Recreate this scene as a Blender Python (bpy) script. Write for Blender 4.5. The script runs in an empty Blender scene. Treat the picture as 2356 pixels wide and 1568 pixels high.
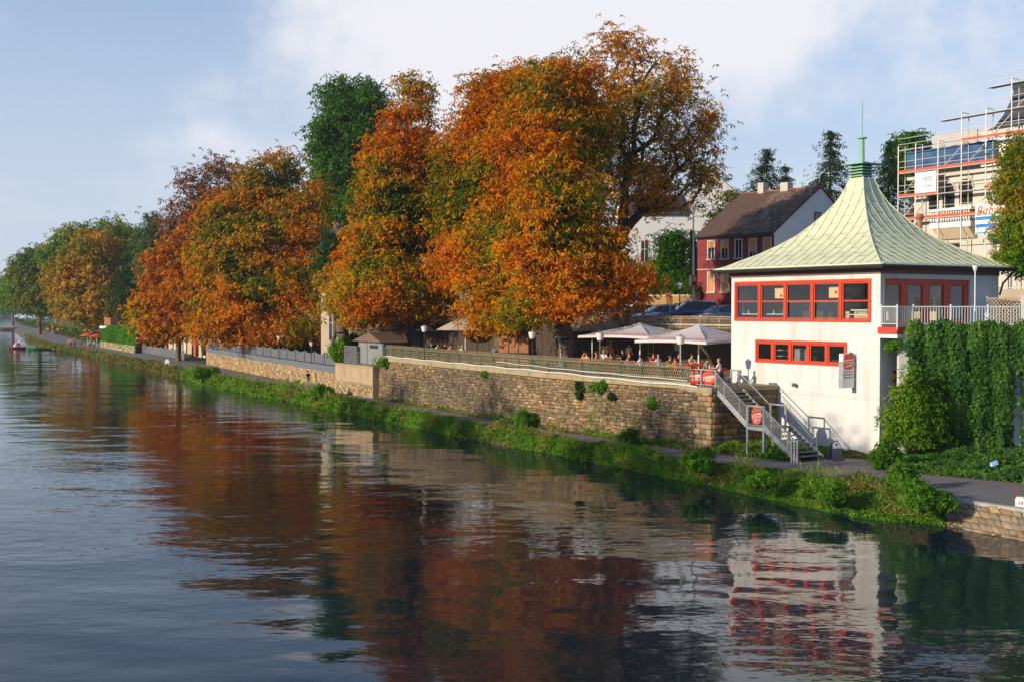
import bpy, math, random
import numpy as np
from mathutils import Vector, Matrix
random.seed(7); np.random.seed(7)
RNG = np.random.default_rng(11)
C = bpy.context.scene.collection
SC = bpy.context.scene
# ---------------------------------------------------------------- camera
F = 2900.0; CU, CV = 1177.5, 784.0; CAMZ = 9.0
PITCH = math.atan(73.0 / F)
cam = bpy.data.cameras.new('camera'); cam.sensor_width = 36; cam.lens = 36 * F / 2355.0
cam.clip_start = 0.1; cam.clip_end = 9000
camo = bpy.data.objects.new('camera', cam); C.objects.link(camo)
camo.location = (0, 0, CAMZ); camo.rotation_euler = (math.pi / 2 - PITCH, 0, 0)
SC.camera = camo
# ---------------------------------------------------------------- sky, sun
SUN_EL = math.radians(16.5); SUN_DIR = Vector((-0.87, -0.49, 0)).normalized()
SUN_AZ = math.atan2(SUN_DIR.x, SUN_DIR.y)
w = bpy.data.worlds.new('World'); SC.world = w; w.use_nodes = True
nt = w.node_tree; N = nt.nodes; L = nt.links
bg = N['Background']; bg.inputs['Strength'].default_value = 0.13
sky = N.new('ShaderNodeTexSky'); sky.sky_type = 'NISHITA'; sky.sun_disc = False
sky.sun_elevation = SUN_EL; sky.sun_rotation = SUN_AZ % (2 * math.pi); sky.air_density = 1.0; sky.dust_density = 0.7; sky.ozone_density = 5.0
tc = N.new('ShaderNodeTexCoord')
sep = N.new('ShaderNodeSeparateXYZ'); L.new(tc.outputs['Generated'], sep.inputs[0])
def wm(op, a, b=None, clamp=False):
    n = N.new('ShaderNodeMath'); n.operation = op; n.use_clamp = clamp
    for i, q in enumerate((a, b)):
        if q is None: continue
        if isinstance(q, (int, float)): n.inputs[i].default_value = q
        else: L.new(q, n.inputs[i])
    return n.outputs[0]
zc = wm('ADD', wm('MAXIMUM', sep.outputs['Z'], 0.0), 0.10)
cx = wm('DIVIDE', sep.outputs['X'], zc); cy = wm('DIVIDE', sep.outputs['Y'], zc)
cmb = N.new('ShaderNodeCombineXYZ'); L.new(cx, cmb.inputs[0]); L.new(cy, cmb.inputs[1])
nz = N.new('ShaderNodeTexNoise'); nz.inputs['Scale'].default_value = 0.9; nz.inputs['Detail'].default_value = 9; nz.inputs['Roughness'].default_value = 0.55
nz.inputs['Distortion'].default_value = 0.25
L.new(cmb.outputs[0], nz.inputs['Vector'])
nz2 = N.new('ShaderNodeTexNoise'); nz2.inputs['Scale'].default_value = 7; nz2.inputs['Detail'].default_value = 8; nz2.inputs['Roughness'].default_value = 0.6
L.new(tc.outputs['Generated'], nz2.inputs['Vector'])
def blob(x, z, rx, rz, amp):
    dx = wm('DIVIDE', wm('SUBTRACT', sep.outputs['X'], x), rx); dz = wm('DIVIDE', wm('SUBTRACT', sep.outputs['Z'], z), rz)
    d = wm('SQRT', wm('ADD', wm('MULTIPLY', dx, dx), wm('MULTIPLY', dz, dz)))
    return wm('MULTIPLY', wm('SUBTRACT', 1.0, d, True), amp)
# a bank of cumulus ahead, over the chestnuts
bl = wm('ADD', blob(0.02, 0.215, 0.27, 0.13, 0.62), blob(0.16, 0.29, 0.2, 0.11, 0.34))
bl = wm('ADD', bl, blob(-0.03, 0.175, 0.16, 0.07, 0.30))
bl = wm('ADD', bl, blob(0.30, 0.21, 0.26, 0.12, 0.20))
bl = wm('ADD', bl, blob(-0.20, 0.10, 0.26, 0.06, 0.16))
cf = wm('ADD', wm('ADD', bl, wm('MULTIPLY', nz2.outputs['Fac'], 0.95)), wm('MULTIPLY', nz.outputs['Fac'], 0.40))
ramp = N.new('ShaderNodeMapRange'); ramp.interpolation_type = 'SMOOTHSTEP'
ramp.inputs['From Min'].default_value = 0.70; ramp.inputs['From Max'].default_value = 1.08; ramp.inputs['To Max'].default_value = 0.90
L.new(cf, ramp.inputs['Value'])
veil = N.new('ShaderNodeMix'); veil.data_type = 'RGBA'; veil.inputs['A'].default_value = (0, 0, 0, 1)
VEILF = N.new('ShaderNodeMapRange'); VEILF.inputs['From Min'].default_value = 0.05; VEILF.inputs['From Max'].default_value = 0.36
VEILF.inputs['To Min'].default_value = 0.88; VEILF.inputs['To Max'].default_value = 0.10
L.new(sep.outputs['Z'], VEILF.inputs['Value']); L.new(VEILF.outputs[0], veil.inputs['Factor'])
L.new(sky.outputs[0], veil.inputs['A']); veil.inputs['B'].default_value = (4.0, 4.5, 5.4, 1)
mixc = N.new('ShaderNodeMix'); mixc.data_type = 'RGBA'
L.new(ramp.outputs[0], mixc.inputs['Factor']); L.new(veil.outputs['Result'], mixc.inputs['A']); mixc.inputs['B'].default_value = (5.8, 5.7, 5.9, 1)
L.new(mixc.outputs['Result'], bg.inputs['Color'])
sd = bpy.data.lights.new('sun', 'SUN'); sd.energy = 4.5; sd.angle = math.radians(0.6); sd.color = (1.0, 0.82, 0.60)
so = bpy.data.objects.new('sun', sd); C.objects.link(so)
sdir = Vector((SUN_DIR.x * math.cos(SUN_EL), SUN_DIR.y * math.cos(SUN_EL), math.sin(SUN_EL)))
so.rotation_euler = (-sdir).to_track_quat('-Z', 'Y').to_euler(); so.location = (-60, -30, 60)
SC.view_settings.view_transform = 'Standard'; SC.view_settings.look = 'None'; SC.view_settings.gamma = 1
SC.view_settings.exposure = 0.32; SC.view_settings.use_curve_mapping = False
SC.render.engine = 'CYCLES'
SC.cycles.max_bounces = 6; SC.cycles.diffuse_bounces = 3; SC.cycles.glossy_bounces = 3; SC.cycles.transmission_bounces = 4
SC.cycles.transparent_max_bounces = 8; SC.cycles.caustics_reflective = False; SC.cycles.caustics_refractive = False
SC.cycles.use_denoising = True; SC.cycles.sample_clamp_indirect = 4
# ---------------------------------------------------------------- helpers
_cp, _sp = math.cos(PITCH), math.sin(PITCH)
def ray(u, v):
    a, b = (u - CU) / F, -(v - CV) / F
    return (a, _cp + b * _sp, -_sp + b * _cp)
def P(u, v, z):
    r = ray(u, v); t = (z - CAMZ) / r[2]; return Vector((r[0] * t, r[1] * t, z))
def D(u, v, y):
    r = ray(u, v); t = y / r[1]; return Vector((r[0] * t, y, CAMZ + r[2] * t))
def proj(p):
    x, y, z = p[0], p[1], p[2] - CAMZ
    yc = y * _cp - z * _sp; zc = y * _sp + z * _cp
    return CU + F * x / yc, CV - F * zc / yc
def lin(c): return c / 12.92 if c <= 0.04045 else ((c + 0.055) / 1.055) ** 2.4
def S(h): return tuple(lin(int(h[i:i + 2], 16) / 255) for i in (0, 2, 4))

def prop(o, label=None, cat=None, group=None, kind=None):
    if label: o['label'] = label
    if cat: o['category'] = cat
    if group: o['group'] = group
    if kind: o['kind'] = kind
    return o
def E(name, label, cat, loc=(0, 0, 0), rz=0.0, group=None, kind=None):
    o = bpy.data.objects.new(name, None); C.objects.link(o); o.empty_display_size = 0.3
    o.location = loc; o.rotation_euler = (0, 0, rz); return prop(o, label, cat, group, kind)
def copy_tree(o, parent=None):
    c = o.copy(); C.objects.link(c); c.parent = parent
    for ch in o.children: copy_tree(ch, c)
    return c

class MB:
    def __init__(s): s.v = []; s.f = []
    def add(s, vs, fs):
        b = len(s.v); s.v += [tuple(p) for p in vs]; s.f += [tuple(b + i for i in f) for f in fs]; return s
    def box(s, x0, x1, y0, y1, z0, z1):
        return s.add([(x0, y0, z0), (x1, y0, z0), (x1, y1, z0), (x0, y1, z0), (x0, y0, z1), (x1, y0, z1), (x1, y1, z1), (x0, y1, z1)],
                     [(0, 3, 2, 1), (4, 5, 6, 7), (0, 1, 5, 4), (1, 2, 6, 5), (2, 3, 7, 6), (3, 0, 4, 7)])
    def obox(s, c, ax, ay, az):
        c = Vector(c); ax = Vector(ax); ay = Vector(ay); az = Vector(az)
        vs = [c + i * ax + j * ay + k * az for k in (-1, 1) for (i, j) in ((-1, -1), (1, -1), (1, 1), (-1, 1))]
        return s.add(vs, [(0, 3, 2, 1), (4, 5, 6, 7), (0, 1, 5, 4), (1, 2, 6, 5), (2, 3, 7, 6), (3, 0, 4, 7)])
    def beam(s, p, q, w_, h_, up=(0, 0, 1)):
        p = Vector(p); q = Vector(q); d = (q - p); l = d.length
        if l < 1e-6: return s
        d = d / l; up = Vector(up)
        if abs(d.dot(up)) > 0.98: up = Vector((1, 0, 0))
        sx = d.cross(up).normalized(); uz = sx.cross(d).normalized()
        return s.obox((p + q) / 2, d * l / 2, sx * w_ / 2, uz * h_ / 2)
    def tube(s, pts, r, n=8, cap=True):
        pts = [Vector(p) for p in pts]; m = len(pts)
        rs = list(r) if hasattr(r, '__len__') else [r] * m
        ref = Vector((0, 0, 1)); rings = []
        for i in range(m):
            d = (pts[min(i + 1, m - 1)] - pts[max(i - 1, 0)]).normalized()
            if abs(d.dot(ref)) > 0.95: ref = Vector((1, 0, 0)) if abs(d.x) < 0.9 else Vector((0, 1, 0))
            a = d.cross(ref).normalized(); b_ = a.cross(d).normalized()
            ref = b_
            rings.append([pts[i] + (a * math.cos(t) + b_ * math.sin(t)) * rs[i] for t in [2 * math.pi * k / n for k in range(n)]])
        vs = [p for rg in rings for p in rg]
        fs = [(i * n + k, (i + 1) * n + k, (i + 1) * n + (k + 1) % n, i * n + (k + 1) % n) for i in range(m - 1) for k in range(n)]
        if cap: fs += [tuple(range(n)), tuple((m - 1) * n + k for k in reversed(range(n)))]
        return s.add(vs, fs)
    def lathe(s, prof, n=16, c=(0, 0, 0), sx=1, sy=1):
        vs = []; fs = []
        for (r, z) in prof:
            for k in range(n):
                t = 2 * math.pi * k / n; vs.append((c[0] + r * sx * math.cos(t), c[1] + r * sy * math.sin(t), c[2] + z))
        for i in range(len(prof) - 1):
            for k in range(n): fs.append((i * n + k, i * n + (k + 1) % n, (i + 1) * n + (k + 1) % n, (i + 1) * n + k))
        fs.append(tuple(reversed(range(n)))); fs.append(tuple((len(prof) - 1) * n + k for k in range(n)))
        return s.add(vs, fs)
    def ball(s, c, rx, ry, rz, n=10, m=6):
        pr = [(max(math.sin(math.pi * i / m), 0.02), -math.cos(math.pi * i / m)) for i in range(m + 1)]
        vs = []; fs = []
        for (r, z) in pr:
            for k in range(n):
                t = 2 * math.pi * k / n; vs.append((c[0] + r * rx * math.cos(t), c[1] + r * ry * math.sin(t), c[2] + rz * z))
        for i in range(m):
            for k in range(n): fs.append((i * n + k, i * n + (k + 1) % n, (i + 1) * n + (k + 1) % n, (i + 1) * n + k))
        fs.append(tuple(reversed(range(n)))); fs.append(tuple(m * n + k for k in range(n)))
        return s.add(vs, fs)
    def prism(s, poly, o, ax, ay, th):
        """poly in 2D (ax, ay) from origin o, extruded by vector th"""
        o = Vector(o); ax = Vector(ax); ay = Vector(ay); th = Vector(th); n = len(poly)
        vs = [o + ax * a + ay * b for a, b in poly]; vs += [p + th for p in vs]
        fs = [tuple(reversed(range(n))), tuple(range(n, 2 * n))] + [(i, (i + 1) % n, n + (i + 1) % n, n + i) for i in range(n)]
        return s.add(vs, fs)
    def mesh(s, name, smooth=False):
        me = bpy.data.meshes.new(name); me.from_pydata(s.v, [], s.f); me.validate(); me.update()
        if smooth: me.shade_smooth()
        return me
    def build(s, name, m, parent=None, loc=(0, 0, 0), rot=(0, 0, 0), smooth=False, kind=None, label=None):
        me = s.mesh(name, smooth); me.materials.append(m)
        o = bpy.data.objects.new(name, me); C.objects.link(o); o.parent = parent; o.location = loc; o.rotation_euler = rot
        return prop(o, label, None, None, kind)
def inst(name, me, parent=None, loc=(0, 0, 0), rot=(0, 0, 0), scale=None):
    o = bpy.data.objects.new(name, me); C.objects.link(o); o.parent = parent; o.location = loc; o.rotation_euler = rot
    if scale: o.scale = scale
    return o
def npmesh(name, verts, faces, cols=None, mats=(), smooth=False, matidx=None):
    """verts (N,3), faces (M,k)"""
    me = bpy.data.meshes.new(name); nv = len(verts); nf, k = faces.shape
    me.vertices.add(nv); me.vertices.foreach_set('co', np.ascontiguousarray(verts, dtype=np.float32).ravel())
    me.loops.add(nf * k); me.loops.foreach_set('vertex_index', faces.astype(np.int32).ravel())
    me.polygons.add(nf); me.polygons.foreach_set('loop_start', np.arange(0, nf * k, k, dtype=np.int32))
    me.update(calc_edges=True)
    if cols is not None:
        a = me.color_attributes.new('col', 'FLOAT_COLOR', 'POINT')
        c4 = np.ones((nv, 4), dtype=np.float32); c4[:, :3] = cols; a.data.foreach_set('color', c4.ravel())
    for m in mats: me.materials.append(m)
    if smooth: me.shade_smooth()
    return me
# ---------------------------------------------------------------- materials
def mat(name, c, var=0.15, scale=3.0, rough=0.8, bump=0.15, bscale=18.0, metal=0.0, rnd=0.0, stain=None, stain_amt=0.4, stain_scale=0.6, spec=0.4, streak=False, coat=0.0):
    m = bpy.data.materials.new(name); m.use_nodes = True; t = m.node_tree; n = t.nodes; l = t.links
    b = n['Principled BSDF']; b.inputs['Roughness'].default_value = rough; b.inputs['Metallic'].default_value = metal
    b.inputs['Specular IOR Level'].default_value = spec
    if coat: b.inputs['Coat Weight'].default_value = coat; b.inputs['Coat Roughness'].default_value = 0.06
    g = n.new('ShaderNodeNewGeometry')
    nz = n.new('ShaderNodeTexNoise'); nz.inputs['Scale'].default_value = scale; nz.inputs['Detail'].default_value = 6; nz.inputs['Roughness'].default_value = 0.62
    l.new(g.outputs['Position'], nz.inputs['Vector'])
    mr = n.new('ShaderNodeMapRange'); mr.inputs['From Min'].default_value = 0.3; mr.inputs['From Max'].default_value = 0.7
    mr.inputs['To Min'].default_value = 1 - var; mr.inputs['To Max'].default_value = 1 + var; l.new(nz.outputs['Fac'], mr.inputs['Value'])
    val = mr.outputs[0]
    if rnd:
        oi = n.new('ShaderNodeObjectInfo'); r2 = n.new('ShaderNodeMapRange'); r2.inputs['To Min'].default_value = 1 - rnd; r2.inputs['To Max'].default_value = 1 + rnd
        l.new(oi.outputs['Random'], r2.inputs['Value']); mm = n.new('ShaderNodeMath'); mm.operation = 'MULTIPLY'
        l.new(val, mm.inputs[0]); l.new(r2.outputs[0], mm.inputs[1]); val = mm.outputs[0]
    col = n.new('ShaderNodeVectorMath'); col.operation = 'SCALE'; col.inputs[0].default_value = c; l.new(val, col.inputs['Scale'])
    out = col.outputs[0]
    if stain:
        n2 = n.new('ShaderNodeTexNoise'); n2.inputs['Scale'].default_value = stain_scale; n2.inputs['Detail'].default_value = 8; n2.inputs['Roughness'].default_value = 0.6
        if streak:
            mp = n.new('ShaderNodeMapping'); mp.inputs['Scale'].default_value = (1, 1, 0.12); l.new(g.outputs['Position'], mp.inputs['Vector']); l.new(mp.outputs[0], n2.inputs['Vector'])
        else: l.new(g.outputs['Position'], n2.inputs['Vector'])
        m2 = n.new('ShaderNodeMapRange'); m2.interpolation_type = 'SMOOTHSTEP'; m2.inputs['From Min'].default_value = 0.48; m2.inputs['From Max'].default_value = 0.70
        m2.inputs['To Max'].default_value = stain_amt; l.new(n2.outputs['Fac'], m2.inputs['Value'])
        mx = n.new('ShaderNodeMix'); mx.data_type = 'RGBA'; l.new(m2.outputs[0], mx.inputs['Factor']); l.new(out, mx.inputs['A']); mx.inputs['B'].default_value = (*stain, 1)
        out = mx.outputs['Result']
    l.new(out, b.inputs['Base Color'])
    if bump:
        n3 = n.new('ShaderNodeTexNoise'); n3.inputs['Scale'].default_value = bscale; n3.inputs['Detail'].default_value = 5; l.new(g.outputs['Position'], n3.inputs['Vector'])
        bp = n.new('ShaderNodeBump'); bp.inputs['Strength'].default_value = bump; bp.inputs['Distance'].default_value = 0.05; l.new(n3.outputs['Fac'], bp.inputs['Height']); l.new(bp.outputs[0], b.inputs['Normal'])
    return m
def colmat(name, rough=0.7, trans=0.35, spec=0.15, bump=0.0):
    """material for pieces and leaves that carry their own colour in an attribute"""
    m = bpy.data.materials.new(name); m.use_nodes = True; t = m.node_tree; n = t.nodes; l = t.links
    b = n['Principled BSDF']; a = n.new('ShaderNodeAttribute'); a.attribute_name = 'col'
    b.inputs['Roughness'].default_value = rough; b.inputs['Specular IOR Level'].default_value = spec
    l.new(a.outputs['Color'], b.inputs['Base Color'])
    if bump:
        g = n.new('ShaderNodeNewGeometry'); n3 = n.new('ShaderNodeTexNoise'); n3.inputs['Scale'].default_value = 14; n3.inputs['Detail'].default_value = 6; l.new(g.outputs['Position'], n3.inputs['Vector'])
        bp = n.new('ShaderNodeBump'); bp.inputs['Strength'].default_value = bump; bp.inputs['Distance'].default_value = 0.05; l.new(n3.outputs['Fac'], bp.inputs['Height']); l.new(bp.outputs[0], b.inputs['Normal'])
        mr = n.new('ShaderNodeMapRange'); mr.inputs['From Min'].default_value = 0.3; mr.inputs['From Max'].default_value = 0.7; mr.inputs['To Min'].default_value = 0.75; mr.inputs['To Max'].default_value = 1.25
        l.new(n3.outputs['Fac'], mr.inputs['Value']); vm = n.new('ShaderNodeVectorMath'); vm.operation = 'SCALE'; l.new(a.outputs['Color'], vm.inputs[0]); l.new(mr.outputs[0], vm.inputs['Scale']); l.new(vm.outputs[0], b.inputs['Base Color'])
    if trans:
        tr = n.new('ShaderNodeBsdfTranslucent'); l.new(a.outputs['Color'], tr.inputs['Color'])
        mx = n.new('ShaderNodeMixShader'); mx.inputs[0].default_value = trans
        l.new(b.outputs[0], mx.inputs[1]); l.new(tr.outputs[0], mx.inputs[2]); l.new(mx.outputs[0], n['Material Output'].inputs['Surface'])
    return m
def glassmat(name, tint=(0.75, 0.8, 0.8), refl=0.10, dark=0.5):
    m = bpy.data.materials.new(name); m.use_nodes = True; t = m.node_tree; n = t.nodes; l = t.links
    n.remove(n['Principled BSDF']); tr = n.new('ShaderNodeBsdfTransparent'); tr.inputs[0].default_value = (tint[0] * dark, tint[1] * dark, tint[2] * dark, 1)
    gl = n.new('ShaderNodeBsdfGlossy'); gl.inputs['Roughness'].default_value = 0.03; gl.inputs['Color'].default_value = (0.9, 0.95, 1, 1)
    fr = n.new('ShaderNodeLayerWeight'); fr.inputs[0].default_value = 0.5; pw = n.new('ShaderNodeMath'); pw.operation = 'POWER'; pw.inputs[1].default_value = 3.0; l.new(fr.outputs['Facing'], pw.inputs[0])
    ad = n.new('ShaderNodeMath'); ad.operation = 'ADD'; ad.use_clamp = True; ad.inputs[1].default_value = refl; pm = n.new('ShaderNodeMath'); pm.operation = 'MULTIPLY'; pm.inputs[1].default_value = 0.6; l.new(pw.outputs[0], pm.inputs[0]); l.new(pm.outputs[0], ad.inputs[0])
    mx = n.new('ShaderNodeMixShader'); l.new(ad.outputs[0], mx.inputs[0]); l.new(tr.outputs[0], mx.inputs[1]); l.new(gl.outputs[0], mx.inputs[2]); l.new(mx.outputs[0], n['Material Output'].inputs['Surface'])
    return m
M = {}
M['leaf'] = colmat('leaf', 0.75, 0.45, 0.06)
M['stonec'] = colmat('stone', 0.85, 0, 0.25, 0.5)
M['render_white'] = mat('white_render', (0.59, 0.60, 0.605), 0.04, 1.3, 0.85, 0.08, 30, stain=(0.40, 0.40, 0.34), stain_amt=0.6, stain_scale=1.3, streak=True)
M['white_wall'] = mat('white_wall', (0.70, 0.71, 0.70), 0.05, 1.0, 0.85, 0.06, 20)
M['cream'] = mat('cream_wall', (0.62, 0.52, 0.36), 0.08, 1.0, 0.85, 0.06, 20, stain=(0.35, 0.30, 0.22), stain_amt=0.3)
M['red_frame'] = mat('red_paint', (0.50, 0.055, 0.022), 0.1, 5, 0.45, 0.05, 30)
M['fascia'] = mat('fascia_brown', (0.16, 0.10, 0.075), 0.2, 6, 0.6, 0.1)
M['gutter'] = mat('gutter_dark', (0.045, 0.05, 0.045), 0.2, 6, 0.45, 0.05, metal=0.4)
M['copper'] = mat('verdigris_sheet', (0.57, 0.61, 0.43), 0.08, 1.1, 0.6, 0.06, 8, rnd=0.03, stain=(0.46, 0.54, 0.40), stain_amt=0.4, stain_scale=1.2)
M['seam'] = mat('verdigris_seam', (0.58, 0.62, 0.40), 0.1, 3, 0.5, 0.05)
M['copper_green'] = mat('copper_green', (0.22, 0.44, 0.31), 0.15, 5, 0.5, 0.1)
M['louvre_dark'] = mat('louvre_dark', (0.03, 0.06, 0.05), 0.1, 5, 0.6, 0.05)
M['galv'] = mat('galvanised_steel', (0.42, 0.44, 0.45), 0.15, 4, 0.42, 0.06, 25, metal=0.55)
M['galv_d'] = mat('steel_tread', (0.22, 0.25, 0.26), 0.15, 6, 0.5, 0.1, metal=0.5)
M['rail_white'] = mat('rail_white', (0.66, 0.74, 0.74), 0.05, 4, 0.4, 0.02)
M['asphalt'] = mat('asphalt', (0.17, 0.16, 0.155), 0.16, 1.2, 0.9, 0.3, 40, stain=(0.17, 0.155, 0.14), stain_amt=0.6, stain_scale=0.35)
M['street'] = mat('street_asphalt', (0.07, 0.07, 0.072), 0.15, 1.5, 0.9, 0.2, 30)
M['kerb'] = mat('kerb_concrete', (0.36, 0.34, 0.30), 0.15, 3, 0.85, 0.2)
M['earth'] = mat('earth', (0.10, 0.075, 0.045), 0.3, 1.5, 0.95, 0.5, 6)
M['gravel'] = mat('terrace_ground', (0.24, 0.19, 0.14), 0.2, 2, 0.95, 0.3, 25)
M['grassg'] = mat('grass_ground', (0.055, 0.085, 0.025), 0.35, 0.8, 0.95, 0.4, 5)
M['mortar'] = mat('wall_core', (0.11, 0.085, 0.055), 0.3, 3, 0.95, 0.4, 10)
M['coping'] = mat('coping_stone', (0.33, 0.27, 0.16), 0.18, 2, 0.9, 0.3, stain=(0.14, 0.15, 0.06), stain_amt=0.6, stain_scale=1.4)
M['plaster'] = mat('old_plaster', (0.36, 0.27, 0.17), 0.2, 1.0, 0.9, 0.35, 7, stain=(0.20, 0.18, 0.13), stain_amt=0.75, stain_scale=0.7)
M['green_rail'] = mat('green_rail', (0.075, 0.17, 0.10), 0.2, 5, 0.5, 0.05)
M['lattice'] = mat('weathered_lattice', (0.40, 0.30, 0.17), 0.25, 5, 0.85, 0.2, rnd=0.2)
M['pipe'] = mat('white_pipe', (0.62, 0.62, 0.60), 0.1, 3, 0.4, 0.03)
M['grey_metal'] = mat('grey_cladding', (0.115, 0.12, 0.135), 0.06, 2, 0.5, 0.02, rnd=0.06)
M['grey_metal2'] = mat('grey_band', (0.13, 0.145, 0.175), 0.05, 2, 0.45, 0.02)
M['dark_wood'] = mat('dark_wood', (0.055, 0.038, 0.026), 0.25, 4, 0.8, 0.2)
M['kiosk_wood'] = mat('kiosk_wood', (0.30, 0.12, 0.05), 0.2, 3, 0.7, 0.2)
M['bark'] = mat('bark', (0.13, 0.095, 0.065), 0.3, 2.5, 0.95, 0.7, 9)
M['bark_dark'] = mat('bark_dark', (0.055, 0.042, 0.030), 0.3, 2.5, 0.95, 0.6, 9)
M['canvas0'] = mat('white_canvas', (0.80, 0.78, 0.80), 0.04, 2, 0.8, 0.05, 20)
M['canvas_d'] = mat('stained_canvas', (0.50, 0.47, 0.42), 0.1, 2, 0.85, 0.05, stain=(0.30, 0.14, 0.06), stain_amt=0.8, stain_scale=1.8)
M['canvas_y'] = mat('cream_canvas', (0.62, 0.54, 0.40), 0.1, 2, 0.8, 0.05)
M['redprint'] = mat('red_print', (0.55, 0.08, 0.10), 0.05, 3, 0.7, 0)
M['sign_red'] = mat('sign_red', (0.72, 0.045, 0.012), 0.04, 3, 0.35, 0.0)
M['sign_green'] = mat('sign_green', (0.06, 0.20, 0.14), 0.1, 3, 0.4, 0.0)
M['white'] = mat('white_paint', (0.78, 0.78, 0.76), 0.03, 3, 0.5, 0.0)
M['black'] = mat('black_paint', (0.02, 0.02, 0.022), 0.1, 3, 0.5, 0.0)
M['greytext'] = mat('grey_text', (0.10, 0.12, 0.12), 0.1, 3, 0.5, 0.0)
M['slate'] = mat('slate_board', (0.09, 0.11, 0.10), 0.2, 9, 0.7, 0.05, stain=(0.25, 0.27, 0.25), stain_amt=0.3, stain_scale=12)
M['violet'] = mat('violet_frame', (0.12, 0.07, 0.16), 0.1, 3, 0.5, 0.0)
M['burgundy'] = mat('burgundy_wall', (0.20, 0.032, 0.040), 0.12, 1.2, 0.85, 0.1, 14)
M['blind'] = mat('orange_blind', (0.55, 0.25, 0.10), 0.06, 5, 0.8, 0.0)
M['stonetrim'] = mat('window_surround', (0.48, 0.45, 0.40), 0.1, 3, 0.8, 0.1)
M['roof_tile'] = mat('brown_tile', (0.13, 0.08, 0.058), 0.25, 3, 0.75, 0.2, 12, rnd=0.5)
M['slate_roof'] = mat('slate_roof', (0.05, 0.055, 0.065), 0.2, 3, 0.6, 0.15)
M['brick'] = mat('brick', (0.33, 0.15, 0.07), 0.25, 4, 0.9, 0.3, rnd=0.2)
M['window_dark'] = mat('window_dark', (0.02, 0.025, 0.03), 0.1, 3, 0.08, 0.0, spec=0.8)
M['glass'] = glassmat('window_glass', (0.95, 0.97, 0.97), 0.03, 0.97)
M['glass_grey'] = glassmat('frosted_glass', (0.8, 0.8, 0.75), 0.12, 0.45)
M['net_blue'] = mat('blue_net', (0.035, 0.10, 0.22), 0.25, 1.2, 0.7, 0.2, 6)
M['scaf_red'] = mat('scaffold_red', (0.60, 0.10, 0.03), 0.1, 3, 0.6, 0.0)
M['scaf'] = mat('scaffold_steel', (0.62, 0.62, 0.60), 0.1, 3, 0.4, 0.0, metal=0.3)
M['plank'] = mat('scaffold_plank', (0.32, 0.27, 0.20), 0.1, 3, 0.7, 0.0)
M['tyre'] = mat('tyre', (0.02, 0.02, 0.02), 0.1, 3, 0.8, 0.0)
M['rim'] = mat('rim', (0.5, 0.5, 0.52), 0.05, 3, 0.3, 0.0, metal=0.8)
M['lampglass'] = mat('lamp_glass', (0.75, 0.72, 0.66), 0.03, 3, 0.3, 0.0)
M['skin'] = mat('skin', (0.55, 0.30, 0.20), 0.05, 5, 0.6, 0.0)
M['shoe'] = mat('shoe', (0.04, 0.03, 0.025), 0.1, 5, 0.6, 0.0)
M['eye'] = mat('eye', (0.03, 0.02, 0.02), 0.0, 5, 0.3, 0.0)
M['red_cloth'] = mat('red_cloth', (0.55, 0.02, 0.015), 0.06, 4, 0.8, 0.0)
M['blue_cloth'] = mat('blue_cloth', (0.05, 0.06, 0.22), 0.06, 4, 0.8, 0.0)
M['leaves_fallen'] = M['leaf']
def cmat(hexc, rough=0.8, **k):
    key = hexc + str(rough)
    if key not in M:
        M[key] = mat('paint_' + hexc, S(hexc), 0.06, 4, rough, 0.0, **k)
    return M[key]

def translucent(m, c, f=0.4):
    n = m.node_tree.nodes; l = m.node_tree.links; tr = n.new('ShaderNodeBsdfTranslucent'); tr.inputs['Color'].default_value = (*c, 1); mx = n.new('ShaderNodeMixShader'); mx.inputs[0].default_value = f
    l.new(n['Principled BSDF'].outputs[0], mx.inputs[1]); l.new(tr.outputs[0], mx.inputs[2]); l.new(mx.outputs[0], n['Material Output'].inputs['Surface']); return m
M['canvas'] = translucent(M['canvas0'], (.85, .82, .84)); M['canvas_d'] = translucent(M['canvas_d'], (.6, .5, .4), .3); M['canvas_y'] = translucent(M['canvas_y'], (.8, .7, .5), .35)
# ---------------------------------------------------------------- foliage
def snoise(p, s, seed=0.0):
    x, y, z = p[:, 0] * s + seed, p[:, 1] * s + seed * 1.7, p[:, 2] * s + seed * 0.6
    return (np.sin(x * 1.1 + 1.3 * np.sin(y * 0.9)) * np.cos(z * 1.3 + 0.8 * np.sin(x * 1.7)) + np.sin(y * 2.1 + z * 1.9 + 1.1 * np.cos(x * 2.3)) * 0.6) / 1.6
def unit(a): return a / np.maximum(np.linalg.norm(a, axis=-1, keepdims=True), 1e-9)
def leafcloud(pts, nrm, size, k, droop, width, cols, fold=0.12):
    n = len(pts); ref = np.where(np.abs(nrm[:, :1]) > 0.9, np.array([[0., 1, 0]]), np.array([[1., 0, 0]]))
    t1 = unit(np.cross(nrm, ref)); t2 = np.cross(nrm, t1)
    a = (np.arange(k)[None, :] * 2 * np.pi / k + RNG.random((n, 1)) * 6.28 + RNG.normal(0, 0.25, (n, k)))
    d = t1[:, None] * np.cos(a)[..., None] + t2[:, None] * np.sin(a)[..., None]
    side = np.cross(nrm[:, None], d); d = unit(d - nrm[:, None] * (droop + RNG.normal(0, 0.2, (n, k)))[..., None])
    sz = (size[:, None] * RNG.uniform(0.75, 1.2, (n, k)))[..., None]; p = pts[:, None]; nn = nrm[:, None]
    v = np.stack([p + d * sz * 0.08, p + d * sz * 0.6 + side * sz * width + nn * sz * fold, p + d * sz - nn * sz * 0.12, p + d * sz * 0.6 - side * sz * width + nn * sz * fold], axis=2).reshape(-1, 3)
    f = np.arange(len(v)).reshape(-1, 4)
    c = np.repeat(cols, k * 4, axis=0) * np.repeat(RNG.uniform(0.8, 1.2, (n * k, 1)), 4, axis=0)
    return v, f, c
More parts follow.
